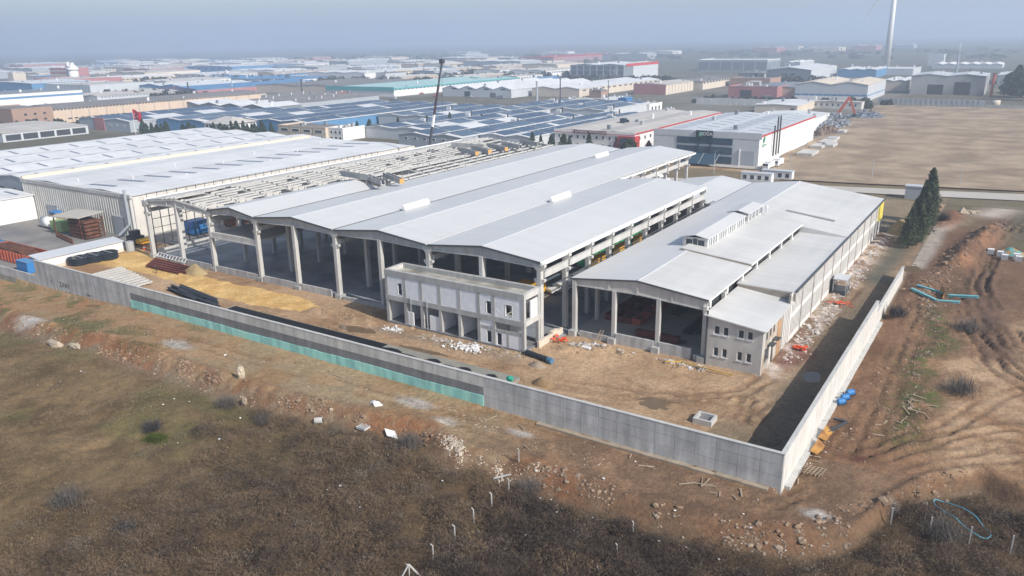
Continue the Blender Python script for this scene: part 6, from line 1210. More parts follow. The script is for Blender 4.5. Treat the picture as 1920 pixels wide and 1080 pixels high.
# workshop contents: orange moulds, red beam, dark stacks
for i in range(4):
    for j in range(5):
        x, y = 4.4 + i * 1.65, 14.2 + j * 4.1; t = thing('steel_mould', 'orange-red open steel mould in the block of moulds inside the workshop', 'mould', (x, y, .15), 'steel moulds on the workshop floor')
        for a in ((x, x + 1.55, y, y + .12), (x, x + 1.55, y + 3.85, y + 3.97), (x, x + .12, y + .12, y + 3.85), (x + 1.43, x + 1.55, y + .12, y + 3.85)): MB().box(*a, .15, 1.25).build('side', orange if i == 3 else redsteel, t)
        MB().box(x + .1, x + 1.45, y + .1, y + 3.9, .15, .35).build('base', steel_d, t)
t = thing('red_beam', 'dark red box beam lying just inside the workshop opening', 'steel beam', (12.4, 9.6, .15)); MB().box(12.2, 19.4, 9.3, 10.5, .35, 1.3).build('beam_body', redsteel, t); MB().box(19.4, 20.6, 9.7, 10.1, .6, .9).build('beam_end', steel_d, t)
for k, (x, y, l_) in enumerate(((13.2, 22, 8), (18.2, 14.5, 9), (20.2, 15.5, 9))):
    t = thing('dark_stack', ['dark plate stack on the workshop floor beside the moulds', 'dark beam stack at the right of the workshop floor', 'dark beam stack nearest the annex inside the workshop'][k], 'steel stack', (x, y, .15))
    for q in range(3): MB().box(x + q * .5, x + q * .5 + .42, y, y + l_, .2, .7).build('bar', steel_d, t)
# bits in the gap between hall and workshop
t = thing('site_barrier', 'yellow painted tube rail running before the annex', 'barrier', (22, 1, 0)); zb = .5
for a, b_ in (((20.8, 1.0), (22.6, 2.6)), ((22.6, 2.6), (30.5, 2.2))): MB().beam((a[0], a[1], hz(*a) + .35), (b_[0], b_[1], hz(*b_) + .35), .16, .16).build('rail', mat('faded_yellow', (.55, .36, .08), .7, .2), t)
t = thing('timber_ladder', 'short timber ladder leaning on the low workshop wall', 'ladder', (8.2, 4.6, 0))
for dx in (-.25, .25): MB().beam((8.0 + dx, 4.2, .2), (8.4 + dx, 5.1, 2.0), .08, .08).build('stile', wood_m, t)
for k in range(5): MB().beam((7.8 + k * .08, 4.38 + k * .16, .55 + k * .3), (8.3 + k * .08, 4.38 + k * .16, .55 + k * .3), .05, .05).build('rung', wood_m, t)
t = thing('passage_wall', 'broken low pale wall between hall corner and workshop', 'wall', (1, 0, 0)); MB().box(.9, 1.3, -2.5, 5, -.3, 1.1).build('wall_face', cream_m, t); MB().box(.85, 1.35, 1.5, 3.2, 1.1, 1.5).build('upstand', cream_m, t)
t = thing('white_pallet_box', 'white flat box lying before the workshop opening', 'box', (8.3, 1.0, 0)); MB().box(7.2, 8.7, .2, .9, .35, .6).build('lid', white_p, t)
# ================================================================== LEFT YARD
ck = thing('canopy_rack', 'tilted grey canopy over stacked rusty profiles before the ribbed warehouse', 'canopy', (-139, 4, 0))
MB().slab([(-147, -.4, 5.0), (-134.6, .4, 5.6), (-132.6, 6.2, 6.6), (-144.8, 6.0, 6.0)], .15).build('roof', mat('dusty_sheet', (.47, .44, .38), .8, .1), ck)
for x, y in ((-146, .2), (-135, .9), (-133.4, 5.8), (-144.4, 5.6)): MB().box(x - .12, x + .12, y - .12, y + .12, 0, 5.4).build('post', rust, ck)
for k in range(5):
    t = thing('profile_bundle', 'bundle of rusty steel profiles stacked under the tilted canopy', 'steel bundle', (-138, 3, .6 + k), 'rusty bundles under the canopy'); MB().box(-140.6, -133.2, .9, 5.2, .3 + k * .95, .95 + k * .95).build('bundle', rust, t); MB().box(-140.7, -133.1, 1.8, 2.0, .95 + k * .95, 1.25 + k * .95).build('bearer', steel_d, t)
for k in range(5):
    t = thing('loose_profile', 'rusty beam lying on the asphalt before the canopy rack', 'steel beam', (-138 + k * .8, -1, 0), 'rusty beams before the canopy rack'); MB().beam((-147.5 + k * .9, 1.2 - k * .5, .25), (-136 + k * .9, -1.2 - k * .45, .25), .35, .3).build('profile', rust, t)
t = thing('green_container', 'light green box container behind the canopy rack', 'container', (-150, 3, 0)); MB().box(-152.5, -147, 2.2, 4.8, .2, 2.8).build('box', ltgreen, t); MB().box(-149.8, -149.6, 2.1, 2.2, .3, 2.7).build('door_bar', white_p, t)
t = thing('white_tank', 'white round ended tank beside the green container', 'tank', (-157, 4, 0)); MB().cone((-158.6, 4, 1.6), (-154.4, 4, 1.6), 1.5, 1.5, 14).build('shell', white_p, t, True); MB().box(-158, -155, 3.3, 4.7, 0, .4).build('saddle', steel_d, t)
t = thing('debris_frame', 'pile of grey machine parts with blue top by the warehouse door', 'scrap pile', (-159, 7, 0)); MB().box(-160, -156.5, 6.2, 8.2, .1, 3.4).build('parts', rock_m, t); MB().box(-159.8, -157, 6, 8.2, 3.4, 3.8).build('tarp', blue_m, t)
sk_ = thing('orange_skip', 'long orange open skip full of rusty swarf behind the low wall', 'skip', (-126, -16, 0))
for a in ((-139, -119.6, -19.6, -19.4), (-139, -119.6, -14.6, -14.4), (-139, -138.8, -19.4, -14.6), (-119.8, -119.6, -19.4, -14.6)): MB().box(*a, .2, 2.6).build('side', orange, sk_)
for k in range(14): MB().box(-138.6 + k * 1.4, -138.3 + k * 1.4, -19.75, -19.6, .2, 2.6).build('rib', orange, sk_)
MB().blob((-129.3, -17, 2.1), (9, 2.2, 1.3), 6, 12, .15).build('swarf', rust, sk_)
heap('scrap_heap', 'heap of rusty and blue scrap at the left picture edge', 'scrap heap', -146, -13.5, 6, 3, 2.0, mat('rusty_scrap', (.18, .08, .06), .9, .4, 1.2, c2=(.06, .16, .28)), 30)
t = thing('blue_skip', 'small blue container end beside the orange skip', 'container', (-115, -21, 0)); MB().box(-119, -114.4, -22.4, -20.4, .1, 2.5).build('box', blue_m, t); MB().box(-119.1, -114.3, -22.5, -20.3, 2.5, 2.6).build('lid', blue_clad, t)

# ================================================================== VEGETATION
def leaf_cloud(n_, sampler, size, rg, up_bias=.3):
    """n_ leaf quads at sampled points; returns verts, faces"""
    P = sampler(n_, rg); A = rg.normal(size=(n_, 3)); A /= np.linalg.norm(A, axis=1, keepdims=True); Bv = rg.normal(size=(n_, 3)); Bv[:, 2] += up_bias
    Bv -= (A * Bv).sum(1, keepdims=True) * A; Bv /= np.linalg.norm(Bv, axis=1, keepdims=True)
    s = size * rg.uniform(.6, 1.4, (n_, 1)); V = np.stack([P - A * s * .5 - Bv * s, P + A * s * .5 - Bv * s, P + A * s * .5 + Bv * s, P - A * s * .5 + Bv * s], 1).reshape(-1, 3)
    return V, np.arange(4 * n_).reshape(-1, 4)
def cypress_mesh(h, r, n_, size, seed, m, power=.75):
    rg = np.random.default_rng(seed)
    def smp(n, rg):
        t = rg.uniform(.04, 1, n) ** .8; prof = np.minimum(1, (t + .02) * 6) * (1 - t) ** power; a = rg.uniform(0, 2 * np.pi, n)
        lump = 1 + .22 * np.sin(3 * a + 9 * t + seed) + .15 * np.sin(5 * a - 14 * t)
        rr = r * prof * lump * np.sqrt(rg.uniform(.3, 1, n)) * 1.25 * np.where(rg.uniform(0, 1, n) < .15, rg.uniform(1, 1.3, n), 1) * (.75 + .5 * vn(a * 2.2 + 40, t * 9 + seed * 7, seed))
        return np.stack([rr * np.cos(a), rr * np.sin(a), t * h], 1)
    V, F = leaf_cloud(n_, smp, size, rg, .8); return np_mesh('crown', V, F, m)
def tree(name, label, x, y, h, r, me_crown, group=None, z=None, sc_=1, rz=0):
    z = hz(x, y) if z is None else z; t = thing(name, label, 'tree', (x, y, z), group)
    inst(me_crown, 'crown', t, (x, y, z), rz, (sc_, sc_, sc_ * 1.0)); MB().cone((x, y, z - .2), (x, y, z + h * .85 * sc_), r * .1, .04, 6).build('trunk', bark_m, t); return t
leaf_b = mat('cypress_leaf_near', (.10, .125, .062), .9, .5, 1.2, c2=(.05, .068, .038))
big = [cypress_mesh(14.5, 2.3, 6000, .17, 1, leaf_b, .6), cypress_mesh(15.5, 2.0, 6000, .17, 2, leaf_b, .7), cypress_mesh(13.5, 2.5, 6000, .17, 3, leaf_b, .55)]
nthc = ['nearest', 'second', 'third', 'fourth', 'fifth', 'sixth', 'furthest and tallest']
for k, (x, y, s_) in enumerate(((41.6, 91, .64), (43.0, 94.5, .74), (41.8, 98.5, .76), (42.9, 103, .84), (42.0, 108, .83), (42.8, 114, .88), (42.2, 121, .96))):
    tree('cypress_tree', nthc[k] + ' dark cypress of the tight row beyond the wall end', x, y, 14, 2.4, big[k % 3], 'cypress row beyond the wall end', sc_=s_, rz=k * 1.3)
small = [cypress_mesh(9, 1.6, 700, .38, 11, leaf_m), cypress_mesh(8, 1.9, 700, .4, 12, leaf_m, .6), cypress_mesh(7, 2.0, 600, .4, 13, redleaf_m, .6), cypress_mesh(6.5, 3.2, 900, .42, 14, leaf2_m, .4)]
for k in range(30):
    f = k / 29; x = -324 + 66 * f + rnd.uniform(-.6, .6); y = 139 + 30 * f + rnd.uniform(-1, 1)
    if .2 < f < .28 or .42 < f < .52: continue
    tree('cypress_tree', 'slender dark cypress in the hedge row behind the left white roofs', x, y, 8, 1.6, small[k % 2], 'cypress hedge behind the left roofs', 0, rnd.uniform(.8, 1.15), k)
for k, (x, y) in enumerate(((-236, 205), (-231, 209), (-222.5, 222), (-214, 236), (-206, 246), (-196, 262), (-193, 268), (-180, 292))):
    tree('cypress_tree', 'single cypress standing in the lane between solar sheds', x, y, 8, 1.6, small[k % 2], 'cypresses between the solar sheds', 0, rnd.uniform(.7, 1.0), k)
for k, (x, y, mi, s_, lab) in enumerate(((-116, 186, 0, .95, 'leftmost dark conifer before the pale solar shed wall'), (-113, 188, 0, .8, 'slim conifer just right of the leftmost one'), (-108.5, 189, 1, .9, 'conifer third from left before the pale wall'), (-103, 190, 1, 1.0, 'broad conifer fourth from left before the pale wall'), (-101, 191.5, 0, .8, 'slim conifer right of the broad one'), (-93, 194, 0, .95, 'conifer at the left end of the kitchenware factory'), (-80.5, 195, 2, .95, 'dark red conical shrub tree before the kitchenware windows'), (-75.5, 196, 3, 1.0, 'round topped green pine before the kitchenware windows'), (-67, 196, 2, .9, 'dark red conical tree beside the red portal'))):
    tree('conifer_tree', lab, x, y, 8, 1.8, small[mi], 'trees before the kitchenware factory', 0, s_, k)
def bare_tree_mesh(h, n_, seed):
    q = random.Random(seed); mb = MB()
    def br(p, d, l_, r_, dep):
        e = p + d * l_; mb.cone(p, e, r_, r_ * .6, 4)
        if dep:
            for k in range(n_): br(p + d * l_ * q.uniform(.5, 1), (d + Vector((q.uniform(-.8, .8), q.uniform(-.8, .8), q.uniform(-.1, .6)))).normalized(), l_ * q.uniform(.5, .75), r_ * .55, dep - 1)
    br(Vector((0, 0, 0)), Vector((0, 0, 1)), h * .35, h * .018, 4); return mb.mesh('branches', twig_m)
bare = bare_tree_mesh(10, 3, 3)
rdt = random.Random(9)
for k, (x, y) in enumerate([(38, 640), (44, 600), (50, 585), (56, 620), (62, 590), (48, 640), (70, 600), (66, 640), (58, 560), (74, 570)]):
    lab = 'tall dark tree in the clump at the right picture edge' if k % 3 else 'bare brown tree in the clump at the right picture edge'
    if k % 3: tree('evergreen_tree', lab, x, y, 14, 3, cypress_mesh(16 + k, 5.5, 1300, .7, 40 + k, leaf_m, .5), 'dark evergreens at the right edge', 0)
    else:
        t = thing('bare_tree', lab, 'tree', (x, y, 0), 'bare trees at the right edge'); inst(bare, 'branches', t, (x, y, 0), k, (1.6, 1.6, 1.5))
def tuft(name, cnt, xs, ys, label, seed, r=(3, 6), hh=(4, 8)):
    q = np.random.default_rng(seed); C = np.stack([q.uniform(*xs, cnt), q.uniform(*ys, cnt)], 1); Rr = q.uniform(*r, cnt); H = q.uniform(*hh, cnt)
    def smp(n, rg):
        i = rg.integers(0, cnt, n); a = rg.normal(size=(n, 3)); a /= np.linalg.norm(a, axis=1, keepdims=True); u = rg.uniform(.6, 1, (n, 1)); a *= u
        return np.stack([C[i, 0] + a[:, 0] * Rr[i], C[i, 1] + a[:, 1] * Rr[i], H[i] * .5 + a[:, 2] * H[i] * .55], 1)
    V, F = leaf_cloud(cnt * 90, smp, 1.0, q); o = bpy.data.objects.new(name, np_mesh(name, V, F, mat('far_foliage', (.06, .065, .05), .95, .3, .1))); col.objects.link(o); tag(o, label, 'woodland', kind='stuff')
tuft('far_woodland', 120, (-380, -250), (660, 705), 'hazy bare woodland belt before the framed factory', 1, (4, 7), (5, 8)); tuft('far_woodland', 130, (-640, -420), (700, 860), 'hazy trees behind the four gable warehouse', 2, (4, 7), (5, 9))
tuft('far_woodland', 90, (-900, -560), (560, 640), 'scattered hazy trees among the left factories', 3, (3, 6), (5, 8)); tuft('far_woodland', 160, (-1900, -700), (900, 1900), 'scattered hazy trees near the horizon', 4, (5, 12), (6, 10)); tuft('far_woodland', 50, (-150, -20), (456, 500), 'low bushes behind the grey boundary wall', 5, (1.5, 3), (2, 4)); tuft('far_woodland', 40, (-500, -420), (130, 165), 'bushes before the beige factory', 6, (1.5, 3), (2, 4))
tuft('far_woodland', 60, (-700, -520), (330, 362), 'dark tree row before the salmon and blue factories', 7, (2, 4), (4, 7)); tuft('far_woodland', 70, (-1000, -640), (505, 540), 'dark tree row in the left middle haze', 8, (3, 5), (5, 8)); tuft('far_woodland', 60, (-560, -420), (580, 640), 'dark tree row behind the teal factory', 9, (3, 5), (5, 8)); tuft('far_woodland', 60, (-200, -100), (700, 760), 'dark tree row before the windowed warehouse', 10, (3, 5), (4, 8)); tuft('far_woodland', 120, (-900, 400), (1500, 2400), 'faint tree masses under the right horizon', 11, (8, 20), (6, 10))
# foreground brush, dry grass: thin blades with clumped density
def blades(name, n_, xs, ys, dens, hmin, hmax, wd, m, label, cat, seed, lean=.5, lift=0):
    rg = np.random.default_rng(seed); X = rg.uniform(*xs, n_ * 3); Y = rg.uniform(*ys, n_ * 3); p = dens(X, Y); k = rg.uniform(0, 1, len(X)) < p; X, Y, p = X[k][:n_], Y[k][:n_], p[k][:n_]
    n2 = len(X); Z = height(X, Y); a = rg.uniform(0, 2 * np.pi, n2); h_ = (hmin + (hmax - hmin) * rg.uniform(0, 1, n2) ** 1.3) * (.45 + .9 * fbm(X, Y, .5, seed + 60)); l_ = rg.uniform(.1, 1, n2) * lean * 1.6; 
    d = np.stack([np.cos(a), np.sin(a)], 1); b_ = np.stack([-d[:, 1], d[:, 0]], 1); Z = Z + rg.uniform(0, 1, n2) * lift * h_; h_ = h_ * rg.uniform(-.15 if lift else .4, 1, n2); w_ = wd * rg.uniform(.6, 1.4, n2)
    base = np.stack([X, Y, Z - .03], 1); tip = base + np.stack([d[:, 0] * l_ * h_, d[:, 1] * l_ * h_, h_], 1); off = np.concatenate([b_ * w_[:, None], np.zeros((n2, 1))], 1)
    V = np.stack([base - off, base + off, tip], 1).reshape(-1, 3); o = bpy.data.objects.new(name, np_mesh(name, V, np.arange(3 * n2).reshape(-1, 3), m)); col.objects.link(o); return tag(o, label, cat, kind='stuff')
def dmead(x, y): return bank(x) - y
def brush_d(x, y):
    if np.max(x) < 1: return sstep(3, 6, dmead(x, y)) * .5 * sstep(.35, .6, fbm(x, y, .1, 97))
    return sstep(2, 4.5, dmead(x, y)) * sstep(-26, 6, x + 26 * (fbm(x, y, .05, 91) - .5)) * (.35 + .65 * sstep(.3, .52, fbm(x, y, .22, 92))) * np.clip(1.2 * fbm(x, y, .9, 93), 0, 1)
def grass_d(x, y): return sstep(1, 3.5, dmead(x, y)) * (.25 + .75 * sstep(.3, .6, fbm(x, y, .3, 94)))
def twigs(name, n_, xs, ys, dens, hgt_, ln, wd, m, label, cat, seed, flat=.6):
    rg = np.random.default_rng(seed); X = rg.uniform(*xs, n_ * 3); Y = rg.uniform(*ys, n_ * 3); k = rg.uniform(0, 1, len(X)) < dens(X, Y); X, Y = X[k][:n_], Y[k][:n_]; n2 = len(X)
    top = hgt_ * (.15 + 1.1 * sstep(.35, .72, fbm(X, Y, .4, 91) * .6 + fbm(X, Y, 1.2, 92) * .4)) ; Z = height(X, Y) + top * rg.uniform(0, 1, n2) ** .7
    d = rg.normal(size=(n2, 3)); d[:, 2] *= flat; d /= np.linalg.norm(d, axis=1, keepdims=True); d *= (ln * rg.uniform(.4, 1.3, n2))[:, None]; o_ = rg.normal(size=(n2, 3)); o_ /= np.linalg.norm(o_, axis=1, keepdims=True); o_ *= (wd * rg.uniform(.6, 1.4, n2))[:, None]
    P = np.stack([X, Y, Z], 1); V = np.stack([P - o_, P + o_, P + d], 1).reshape(-1, 3); o = bpy.data.objects.new(name, np_mesh(name, V, np.arange(3 * n2).reshape(-1, 3), m)); col.objects.link(o); return tag(o, label, cat, kind='stuff')
def bush_field(name, nb, per, m, label, seed, xs=(-24, 72), ys=(-82, -10), rr=(.5, 1.7), hh=(.45, 1.5), wd=.02):
    rg = np.random.default_rng(seed); X = rg.uniform(*xs, nb * 8); Y = rg.uniform(*ys, nb * 8); k = rg.uniform(0, 1, len(X)) < brush_d(X, Y); X, Y = X[k][:nb], Y[k][:nb]; nb = len(X)
    Rb = rr[0] + (rr[1] - rr[0]) * rg.uniform(0, 1, nb) ** 1.6; Hb = Rb * rg.uniform(.65, 1.15, nb); cnt = np.maximum(20, (per * (Rb / 1.0) ** 2).astype(int)); idx = np.repeat(np.arange(nb), cnt); n2 = len(idx)
    v = rg.normal(size=(n2, 3)); v[:, 2] = np.abs(v[:, 2]); v /= np.linalg.norm(v, axis=1, keepdims=True); u = rg.uniform(.35, 1, n2) ** .6
    P = np.stack([X[idx] + v[:, 0] * Rb[idx] * u, Y[idx] + v[:, 1] * Rb[idx] * u, height(X, Y)[idx] - .1 + v[:, 2] * Hb[idx] * u], 1)
    d = v + rg.normal(size=(n2, 3)) * .8; d /= np.linalg.norm(d, axis=1, keepdims=True); d *= rg.uniform(.15, .5, (n2, 1)); o_ = rg.normal(size=(n2, 3)); o_ /= np.linalg.norm(o_, axis=1, keepdims=True); o_ *= wd * rg.uniform(.6, 1.5, (n2, 1))
    V = np.stack([P - o_, P + o_, P + d], 1).reshape(-1, 3); o = bpy.data.objects.new(name, np_mesh(name, V, np.arange(3 * n2).reshape(-1, 3), m)); col.objects.link(o); return tag(o, label, 'brush', kind='stuff')
bush_field('dry_brush', 1000, 130, mat('brush_dark', (.10, .073, .053), .95, .3, .5), 'dark brown leafless brush clumps in the lower right foreground', 61, rr=(.6, 2.0), wd=.022)
bush_field('dry_brush', 1100, 130, mat('brush_warm', (.18, .125, .08), .95, .3, .5), 'warm brown leafless brush clumps in the lower right foreground', 62, xs=(-34, 72), rr=(.6, 2.2), wd=.02)
bush_field('dry_brush', 500, 90, mat('brush_grey', (.20, .17, .14), .95, .3, .5), 'greyish twig clumps mixed into the foreground brush', 63, xs=(-30, 72), rr=(.6, 1.8), wd=.017)
bush_field('dry_brush', 600, 170, mat('brush_black', (.075, .055, .045), .95, .3, .5), 'blackish dense thorn thicket right of the crooked post row', 66, xs=(20.5, 47), ys=(-75, -37), rr=(.7, 2.2), wd=.026)
bush_field('tall_brush', 120, 300, mat('brush_dark', (.1, .1, .1)), 'larger dark thickets standing out of the foreground brush', 71, xs=(-26, 72), rr=(1.1, 2.3), wd=.03)
bush_field('tall_brush', 110, 260, mat('brush_warm', (.1, .1, .1)), 'larger warm brown bushes standing out of the foreground brush', 72, xs=(-34, 60), rr=(1.1, 2.4), wd=.03)
twigs('brush_twigs', 70000, (-32, 72), (-82, -10), brush_d, .5, .4, .018, mat('pale_twig', (.24, .185, .13), .95, .3, .6), 'paler dry twigs and grass between the foreground brush clumps', 'brush', 22, .8)
bush_field('meadow_tussocks', 420, 70, mat('tussock', (.20, .16, .095), .95, .3, .5), 'tan grass tussocks dotted over the left meadow', 65, xs=(-95, 0), ys=(-82, -38), rr=(.3, .8), wd=.02)
blades('dry_grass', 190000, (-95, 30), (-82, -33), grass_d, .12, .36, .03, grass_m, 'short dry tan grass covering the left foreground meadow', 'grass', 23, .9)
blades('weeds', 26000, (44.5, 66), (-14, 140), lambda x, y: np.exp(-(pdist(x, y, [(53.5, -6), (53, 6), (52, 20), (54.5, 32), (51, 48), (60, 100)]) / 2.2) ** 2) * sstep(.35, .55, fbm(x, y, .4, 95)), .15, .6, .03, mat('weed', (.10, .105, .05), .95, .3, .6), 'low green-brown weeds along the right hand ditch', 'weeds', 24)
blades('weeds', 14000, (-110, -48), (-38, -24), lambda x, y: sstep(.5, .62, fbm(x, y, .16, 57)) * (dmead(x, y) < 1), .1, .4, .03, mat('weed', (.1, .1, .05)), 'patchy weeds on the ground left of the tall wall', 'weeds', 25)
# individual shrubs
def shrub_mesh(seed, r, h, n_, m, pal=.02):
    rg = np.random.default_rng(seed); a = rg.uniform(0, 2 * np.pi, n_); el = rg.uniform(.15, 1.45, n_); l_ = rg.uniform(.5, 1.1, n_); o = rg.normal(size=(n_, 3)) * np.array([.3 * r, .3 * r, 0]); o[:, 2] = np.abs(rg.normal(size=n_)) * .25 * h
    tip = o + np.stack([np.cos(a) * np.cos(el) * r * l_, np.sin(a) * np.cos(el) * r * l_, np.sin(el) * h * l_], 1); s = np.stack([-np.sin(a), np.cos(a), np.zeros(n_)], 1) * pal
    return np_mesh('twigs', np.stack([o - s, o + s, tip], 1).reshape(-1, 3), np.arange(3 * n_).reshape(-1, 3), m)
shr = [shrub_mesh(1, 1.9, 1.5, 520, twig_m, .02), shrub_mesh(2, 1.4, 1.2, 620, mat('dark_twig', (.075, .068, .065), .95), .024)]
for k, (x, y, mi, s_, lab) in enumerate(((-29.3, -49.2, 1, 1.1, 'dark twiggy shrub above the bright grass spot'), (-20.7, -64.7, 0, 1.2, 'grey spreading shrub at lower left'), (-11.3, -64, 1, .9, 'small dark round shrub right of the grey spreading one'), (-26.2, -40, 0, 1.1, 'grey twiggy shrub near the bank stones'), (-18, -40.5, 0, .9, 'twiggy shrub right of the bank stones'), (2.6, -35.5, 0, 1.2, 'green-grey shrub at the limestone spill'), (20.5, -36.3, 0, 1.0, 'pinkish grey shrub behind the post row'), (46.2, 42, 1, 1.5, 'dark twiggy mound at the outer wall end'), (58.2, 13, 0, 1.5, 'fallen grey branches beside the grassy ditch'), (57, 40, 0, 1.6, 'broad grey bush below the cyan beams'), (59.5, -22, 0, 1.3, 'grey shrub between the lower right posts'), (45.5, 124, 1, 1.6, 'dark bush beside the cypress row foot'))):
    t = thing('shrub', lab, 'shrub', (x, y, hz(x, y)), 'twiggy shrubs'); inst(shr[mi], 'twigs', t, (x, y, hz(x, y)), k, (s_, s_, s_)); MB().cone((x, y, hz(x, y) - .1), (x + .1, y, hz(x, y) + .5), .07, .04, 5).build('stem', bark_m, t)
gr = tag(bpy.data.objects.new('fresh_grass', np_mesh('fresh_grass', *(lambda P: (P, np.arange(len(P)).reshape(-1, 3)))((lambda X, Y, a: np.stack([np.stack([X, Y, height(X, Y)], 1), np.stack([X + .06, Y, height(X, Y)], 1), np.stack([X + .3 * np.cos(a), Y + .3 * np.sin(a), height(X, Y) + .4], 1)], 1).reshape(-1, 3))(-26.5 + nrng.normal(size=2500) * .9, -50.6 + nrng.normal(size=2500) * .5, nrng.uniform(0, 6.28, 2500))), mat('fresh_green', (.13, .16, .03), .9, .2))), 'bright green grass spot beside the dark shrub', 'grass', kind='stuff'); col.objects.link(gr)
# fence posts
pst = MB().box(-.05, .05, -.05, .05, -.6, 1.55).beam((0, 0, 1.53), (.0, -.28, 1.9), .09, .09).mesh('shaft', concrete_lt); pst2 = MB().box(-.06, .06, -.06, .06, -.6, 2.0).mesh('shaft', concrete_lt)
nth = ['nearest the limestone spill', 'second', 'third', 'fourth', 'fifth', 'sixth', 'seventh']
for k, (x, y) in enumerate([(18.1, -36.9), (18.2, -40.4), (18.2, -43.7), (18.4, -47.2), (18.5, -50.8), (18.5, -54.3)]):
    t = thing('fence_post', 'crooked-top white concrete fence post in the left row, ' + (nth[k] if k == 0 else nth[k] + ' from the limestone spill'), 'fence post', (x, y, hz(x, y)), 'crooked posts in the left row'); inst(pst, 'shaft', t, (x, y, hz(x, y)))
t = bpy.data.objects['fence_post.005']; z_ = hz(18.5, -54.3); MB().beam((18.5, -54.3, z_ + 1.7), (19.6, -53.6, z_), .12, .12).build('strut', concrete_lt, t); MB().beam((18.5, -54.3, z_ + 1.7), (17.9, -55.2, z_), .12, .12).build('strut', concrete_lt, t)
for k, (x, y) in enumerate([(17.2, -33.4), (33.3, -37.4), (33.3, -41.1), (33.2, -44.8)]):
    t = thing('fence_post', ['lone white post on the bank above the left row', 'post showing its top in the dark brush, furthest of three', 'post showing its top in the dark brush, middle of three', 'post showing its top in the dark brush, nearest of three'][k], 'fence post', (x, y, hz(x, y))); inst(pst, 'shaft', t, (x, y, hz(x, y) - (.5 if k else 0)))
for k, (x, y) in enumerate([(54.7, -22.2), (58.2, -22.0), (61.6, -22.1), (65.0, -21.6)]):
    t = thing('fence_post', ['first', 'second', 'third', 'fourth'][k] + ' from the left of the straight posts at lower right', 'fence post', (x, y, hz(x, y)), 'straight posts at lower right'); inst(pst2, 'shaft', t, (x, y, hz(x, y)))
fp = MB().beam((15.6, -36.2, hz(15.6, -36.2) + .3), (17.2, -35.0, hz(17.2, -35) + .5), .14, .14).build('fallen_post', concrete_lt); tag(fp, 'fallen white post lying at the limestone spill', 'fence post')
# scrap yard beyond the showroom factory
def scrap(label, x, y, rx, ry, h, m, seed, n_=420):
    q = random.Random(seed); mb = MB()
    for k in range(n_):
        a = q.uniform(0, 6.28); r_ = math.sqrt(q.random()); zz_ = h * (1 - r_) ** .8 * (.7 + .4 * math.sin(3 * a + seed)); s_ = q.uniform(.3, 1.3); p = Vector((x + rx * r_ * math.cos(a), y + ry * r_ * math.sin(a), max(.2, zz_ * q.uniform(.8, 1)))); v_ = Vector((q.uniform(-1, 1), q.uniform(-1, 1), q.uniform(-.5, .5))) * s_
        mb.beam(p - v_, p + v_, s_ * q.uniform(.4, 1.2), s_ * q.uniform(.2, .7))
    tag(mb.build('scrap_mountain', m), label, 'scrap heap', kind='stuff')
scrap('grey loose scrap mountain beyond the showroom factory', -27, 345, 8, 26, 6.5, mat('grey_scrap', (.38, .40, .43), .7, .5, 1.4, c2=(.13, .14, .17)), 50); scrap('brownish scrap pile below the grey scrap mountain', -23, 312, 5, 16, 4, mat('brown_scrap', (.34, .26, .2), .9, .5, 1.4, c2=(.14, .09, .07)), 51); scrap('bluish scrap pile behind the red excavator', -20, 400, 11, 14, 4.5, mat('blue_scrap', (.16, .2, .27), .8, .5, 1.4, c2=(.3, .33, .36)), 52)
rex = thing('red_excavator', 'orange-red excavator with raised bent boom at the scrap heaps', 'excavator', (-22, 372, 0))
MB().beam((-30, 372, 4), (-25, 373, 13), 1.0, 1.4).build('boom', mat('excavator_red', (.42, .09, .05), .5), rex); MB().beam((-25, 373, 13), (-21.5, 373.5, 4), .8, 1.1).build('stick', mat('excavator_red', (.6, .1, .03)), rex); MB().box(-34, -28.5, 370, 374, 1.4, 4.4).build('body', greytrim, rex); MB().box(-34.5, -28, 369.6, 370.6, 0, 1.4).box(-34.5, -28, 373.4, 374.4, 0, 1.4).build('track', steel_d, rex); MB().box(-22.5, -20.5, 372.5, 374.5, 2.4, 4).build('grab', steel_d, rex)
t = thing('pale_tank', 'cream round tank lying by the field edge wall, right', 'tank', (40, 497, 0)); MB().cone((38, 497, 2.2), (43, 497, 2.2), 2.2, 2.2, 14).build('shell', cream_m, t, True); MB().box(39, 42, 496, 498, 0, .6).build('saddle', concrete, t)
t = thing('rust_pipe', 'upright orange pipe by the sooty workshop corner', 'pipe', (33, 600, 0)); MB().cone((33, 600, 0), (33.5, 600, 16), 1.1, 1.1, 10).build('shaft', orange, t); MB().cone((33.5, 600, 16), (33.5, 600, 16.6), 1.3, 1.3, 10).build('cap', rust, t)

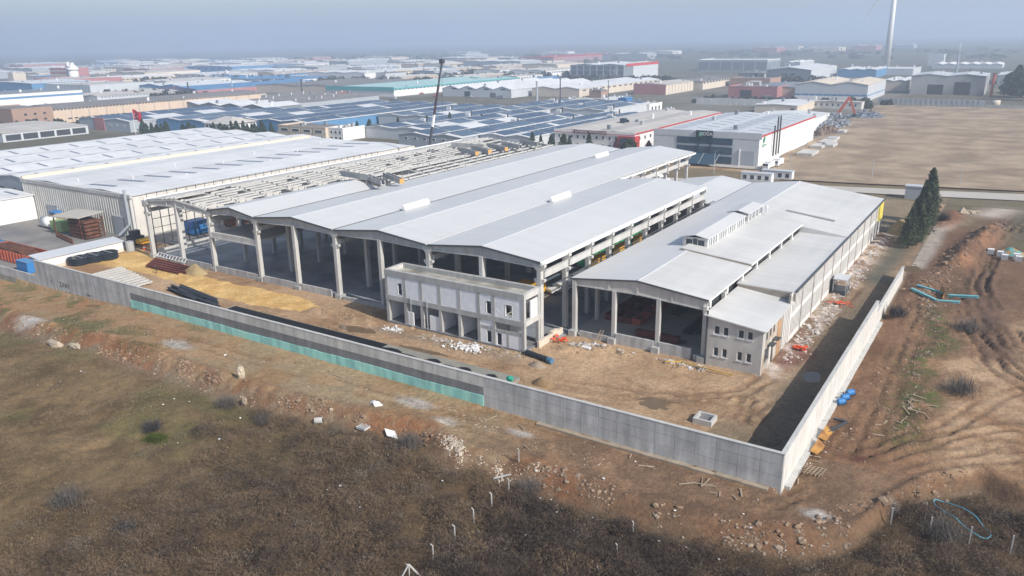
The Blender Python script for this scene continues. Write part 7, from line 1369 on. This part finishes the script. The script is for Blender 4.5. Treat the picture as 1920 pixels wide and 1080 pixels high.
# ================================================================== HAZE AND STEAM
def vol_mat(name, colr, dens, noise=None, aniso=.2):
    M = bpy.data.materials.new(name); M.use_nodes = True; n = M.node_tree.nodes; l = M.node_tree.links; n.remove(n['Principled BSDF'])
    v = n.new('ShaderNodeVolumePrincipled'); v.inputs['Color'].default_value = colr; v.inputs['Density'].default_value = dens; v.inputs['Anisotropy'].default_value = aniso
    if noise:
        g = n.new('ShaderNodeNewGeometry'); t = n.new('ShaderNodeTexNoise'); t.inputs['Scale'].default_value = noise; t.inputs['Detail'].default_value = 4; l.new(g.outputs['Position'], t.inputs['Vector'])
        q = n.new('ShaderNodeMapRange'); q.inputs[1].default_value = .42; q.inputs[2].default_value = .7; q.inputs[3].default_value = 0; q.inputs[4].default_value = dens; l.new(t.outputs[0], q.inputs[0]); l.new(q.outputs[0], v.inputs['Density'])
    l.new(v.outputs[0], n['Material Output'].inputs['Volume']); return M
HAZE_D = 4.1e-4
hzo = MB().box(-8500, 8500, -2900, 9500, -9, 200).build('haze', vol_mat('haze_air', (.70, .82, 1.0, 1), HAZE_D)); tag(hzo, 'thin blue-white winter haze over the whole district', 'haze', kind='stuff'); hzo.display_type = 'WIRE'
def plume(x, y, z, dx, dy, dz, r0, r1, label, dens=.05):
    mb = MB(); n_ = 7
    pts = [Vector((x + dx * (i / n_) ** 1.2, y + dy * (i / n_) ** 1.2 + .8 * math.sin(i * 1.7), z + dz * (i / n_) ** .8)) for i in range(n_ + 1)]
    vs = []; fs = []; sg_ = 10
    for i, p in enumerate(pts):
        r_ = r0 + (r1 - r0) * (i / n_) ** .8
        for j in range(sg_): a = 2 * math.pi * j / sg_; k = 1 + .25 * math.sin(3 * a + i * 2.1); vs.append((p.x, p.y + r_ * k * math.cos(a) * .8, p.z + r_ * k * math.sin(a)) if abs(dx) > abs(dz) else (p.x + r_ * k * math.cos(a), p.y + r_ * k * math.sin(a) * .8, p.z))
    for i in range(n_):
        for j in range(sg_): fs.append((i * sg_ + j, i * sg_ + (j + 1) % sg_, (i + 1) * sg_ + (j + 1) % sg_, (i + 1) * sg_ + j))
    fs += [tuple(range(sg_))[::-1], tuple(n_ * sg_ + j for j in range(sg_))]
    o = mb.add(vs, fs).build('steam_plume', vol_mat('steam', (.95, .97, 1, 1), dens, .16, .3)); tag(o, label, 'steam', kind='stuff')
plume(-262, 350, 7, 32, 28, 9, 1.5, 7, 'white steam drifting over the solar roofs, left of the chimney'); plume(-205, 380, 6, 22, 30, 16, 1.5, 7, 'white steam plume rising right of the grey chimney'); plume(-640, 560, 6, 60, 60, 14, 4, 16, 'smoke drifting between centre left factories', .015); plume(-395, 420, 5, 40, 20, 5, 3, 7, 'thin steam low before the teal factory', .02)
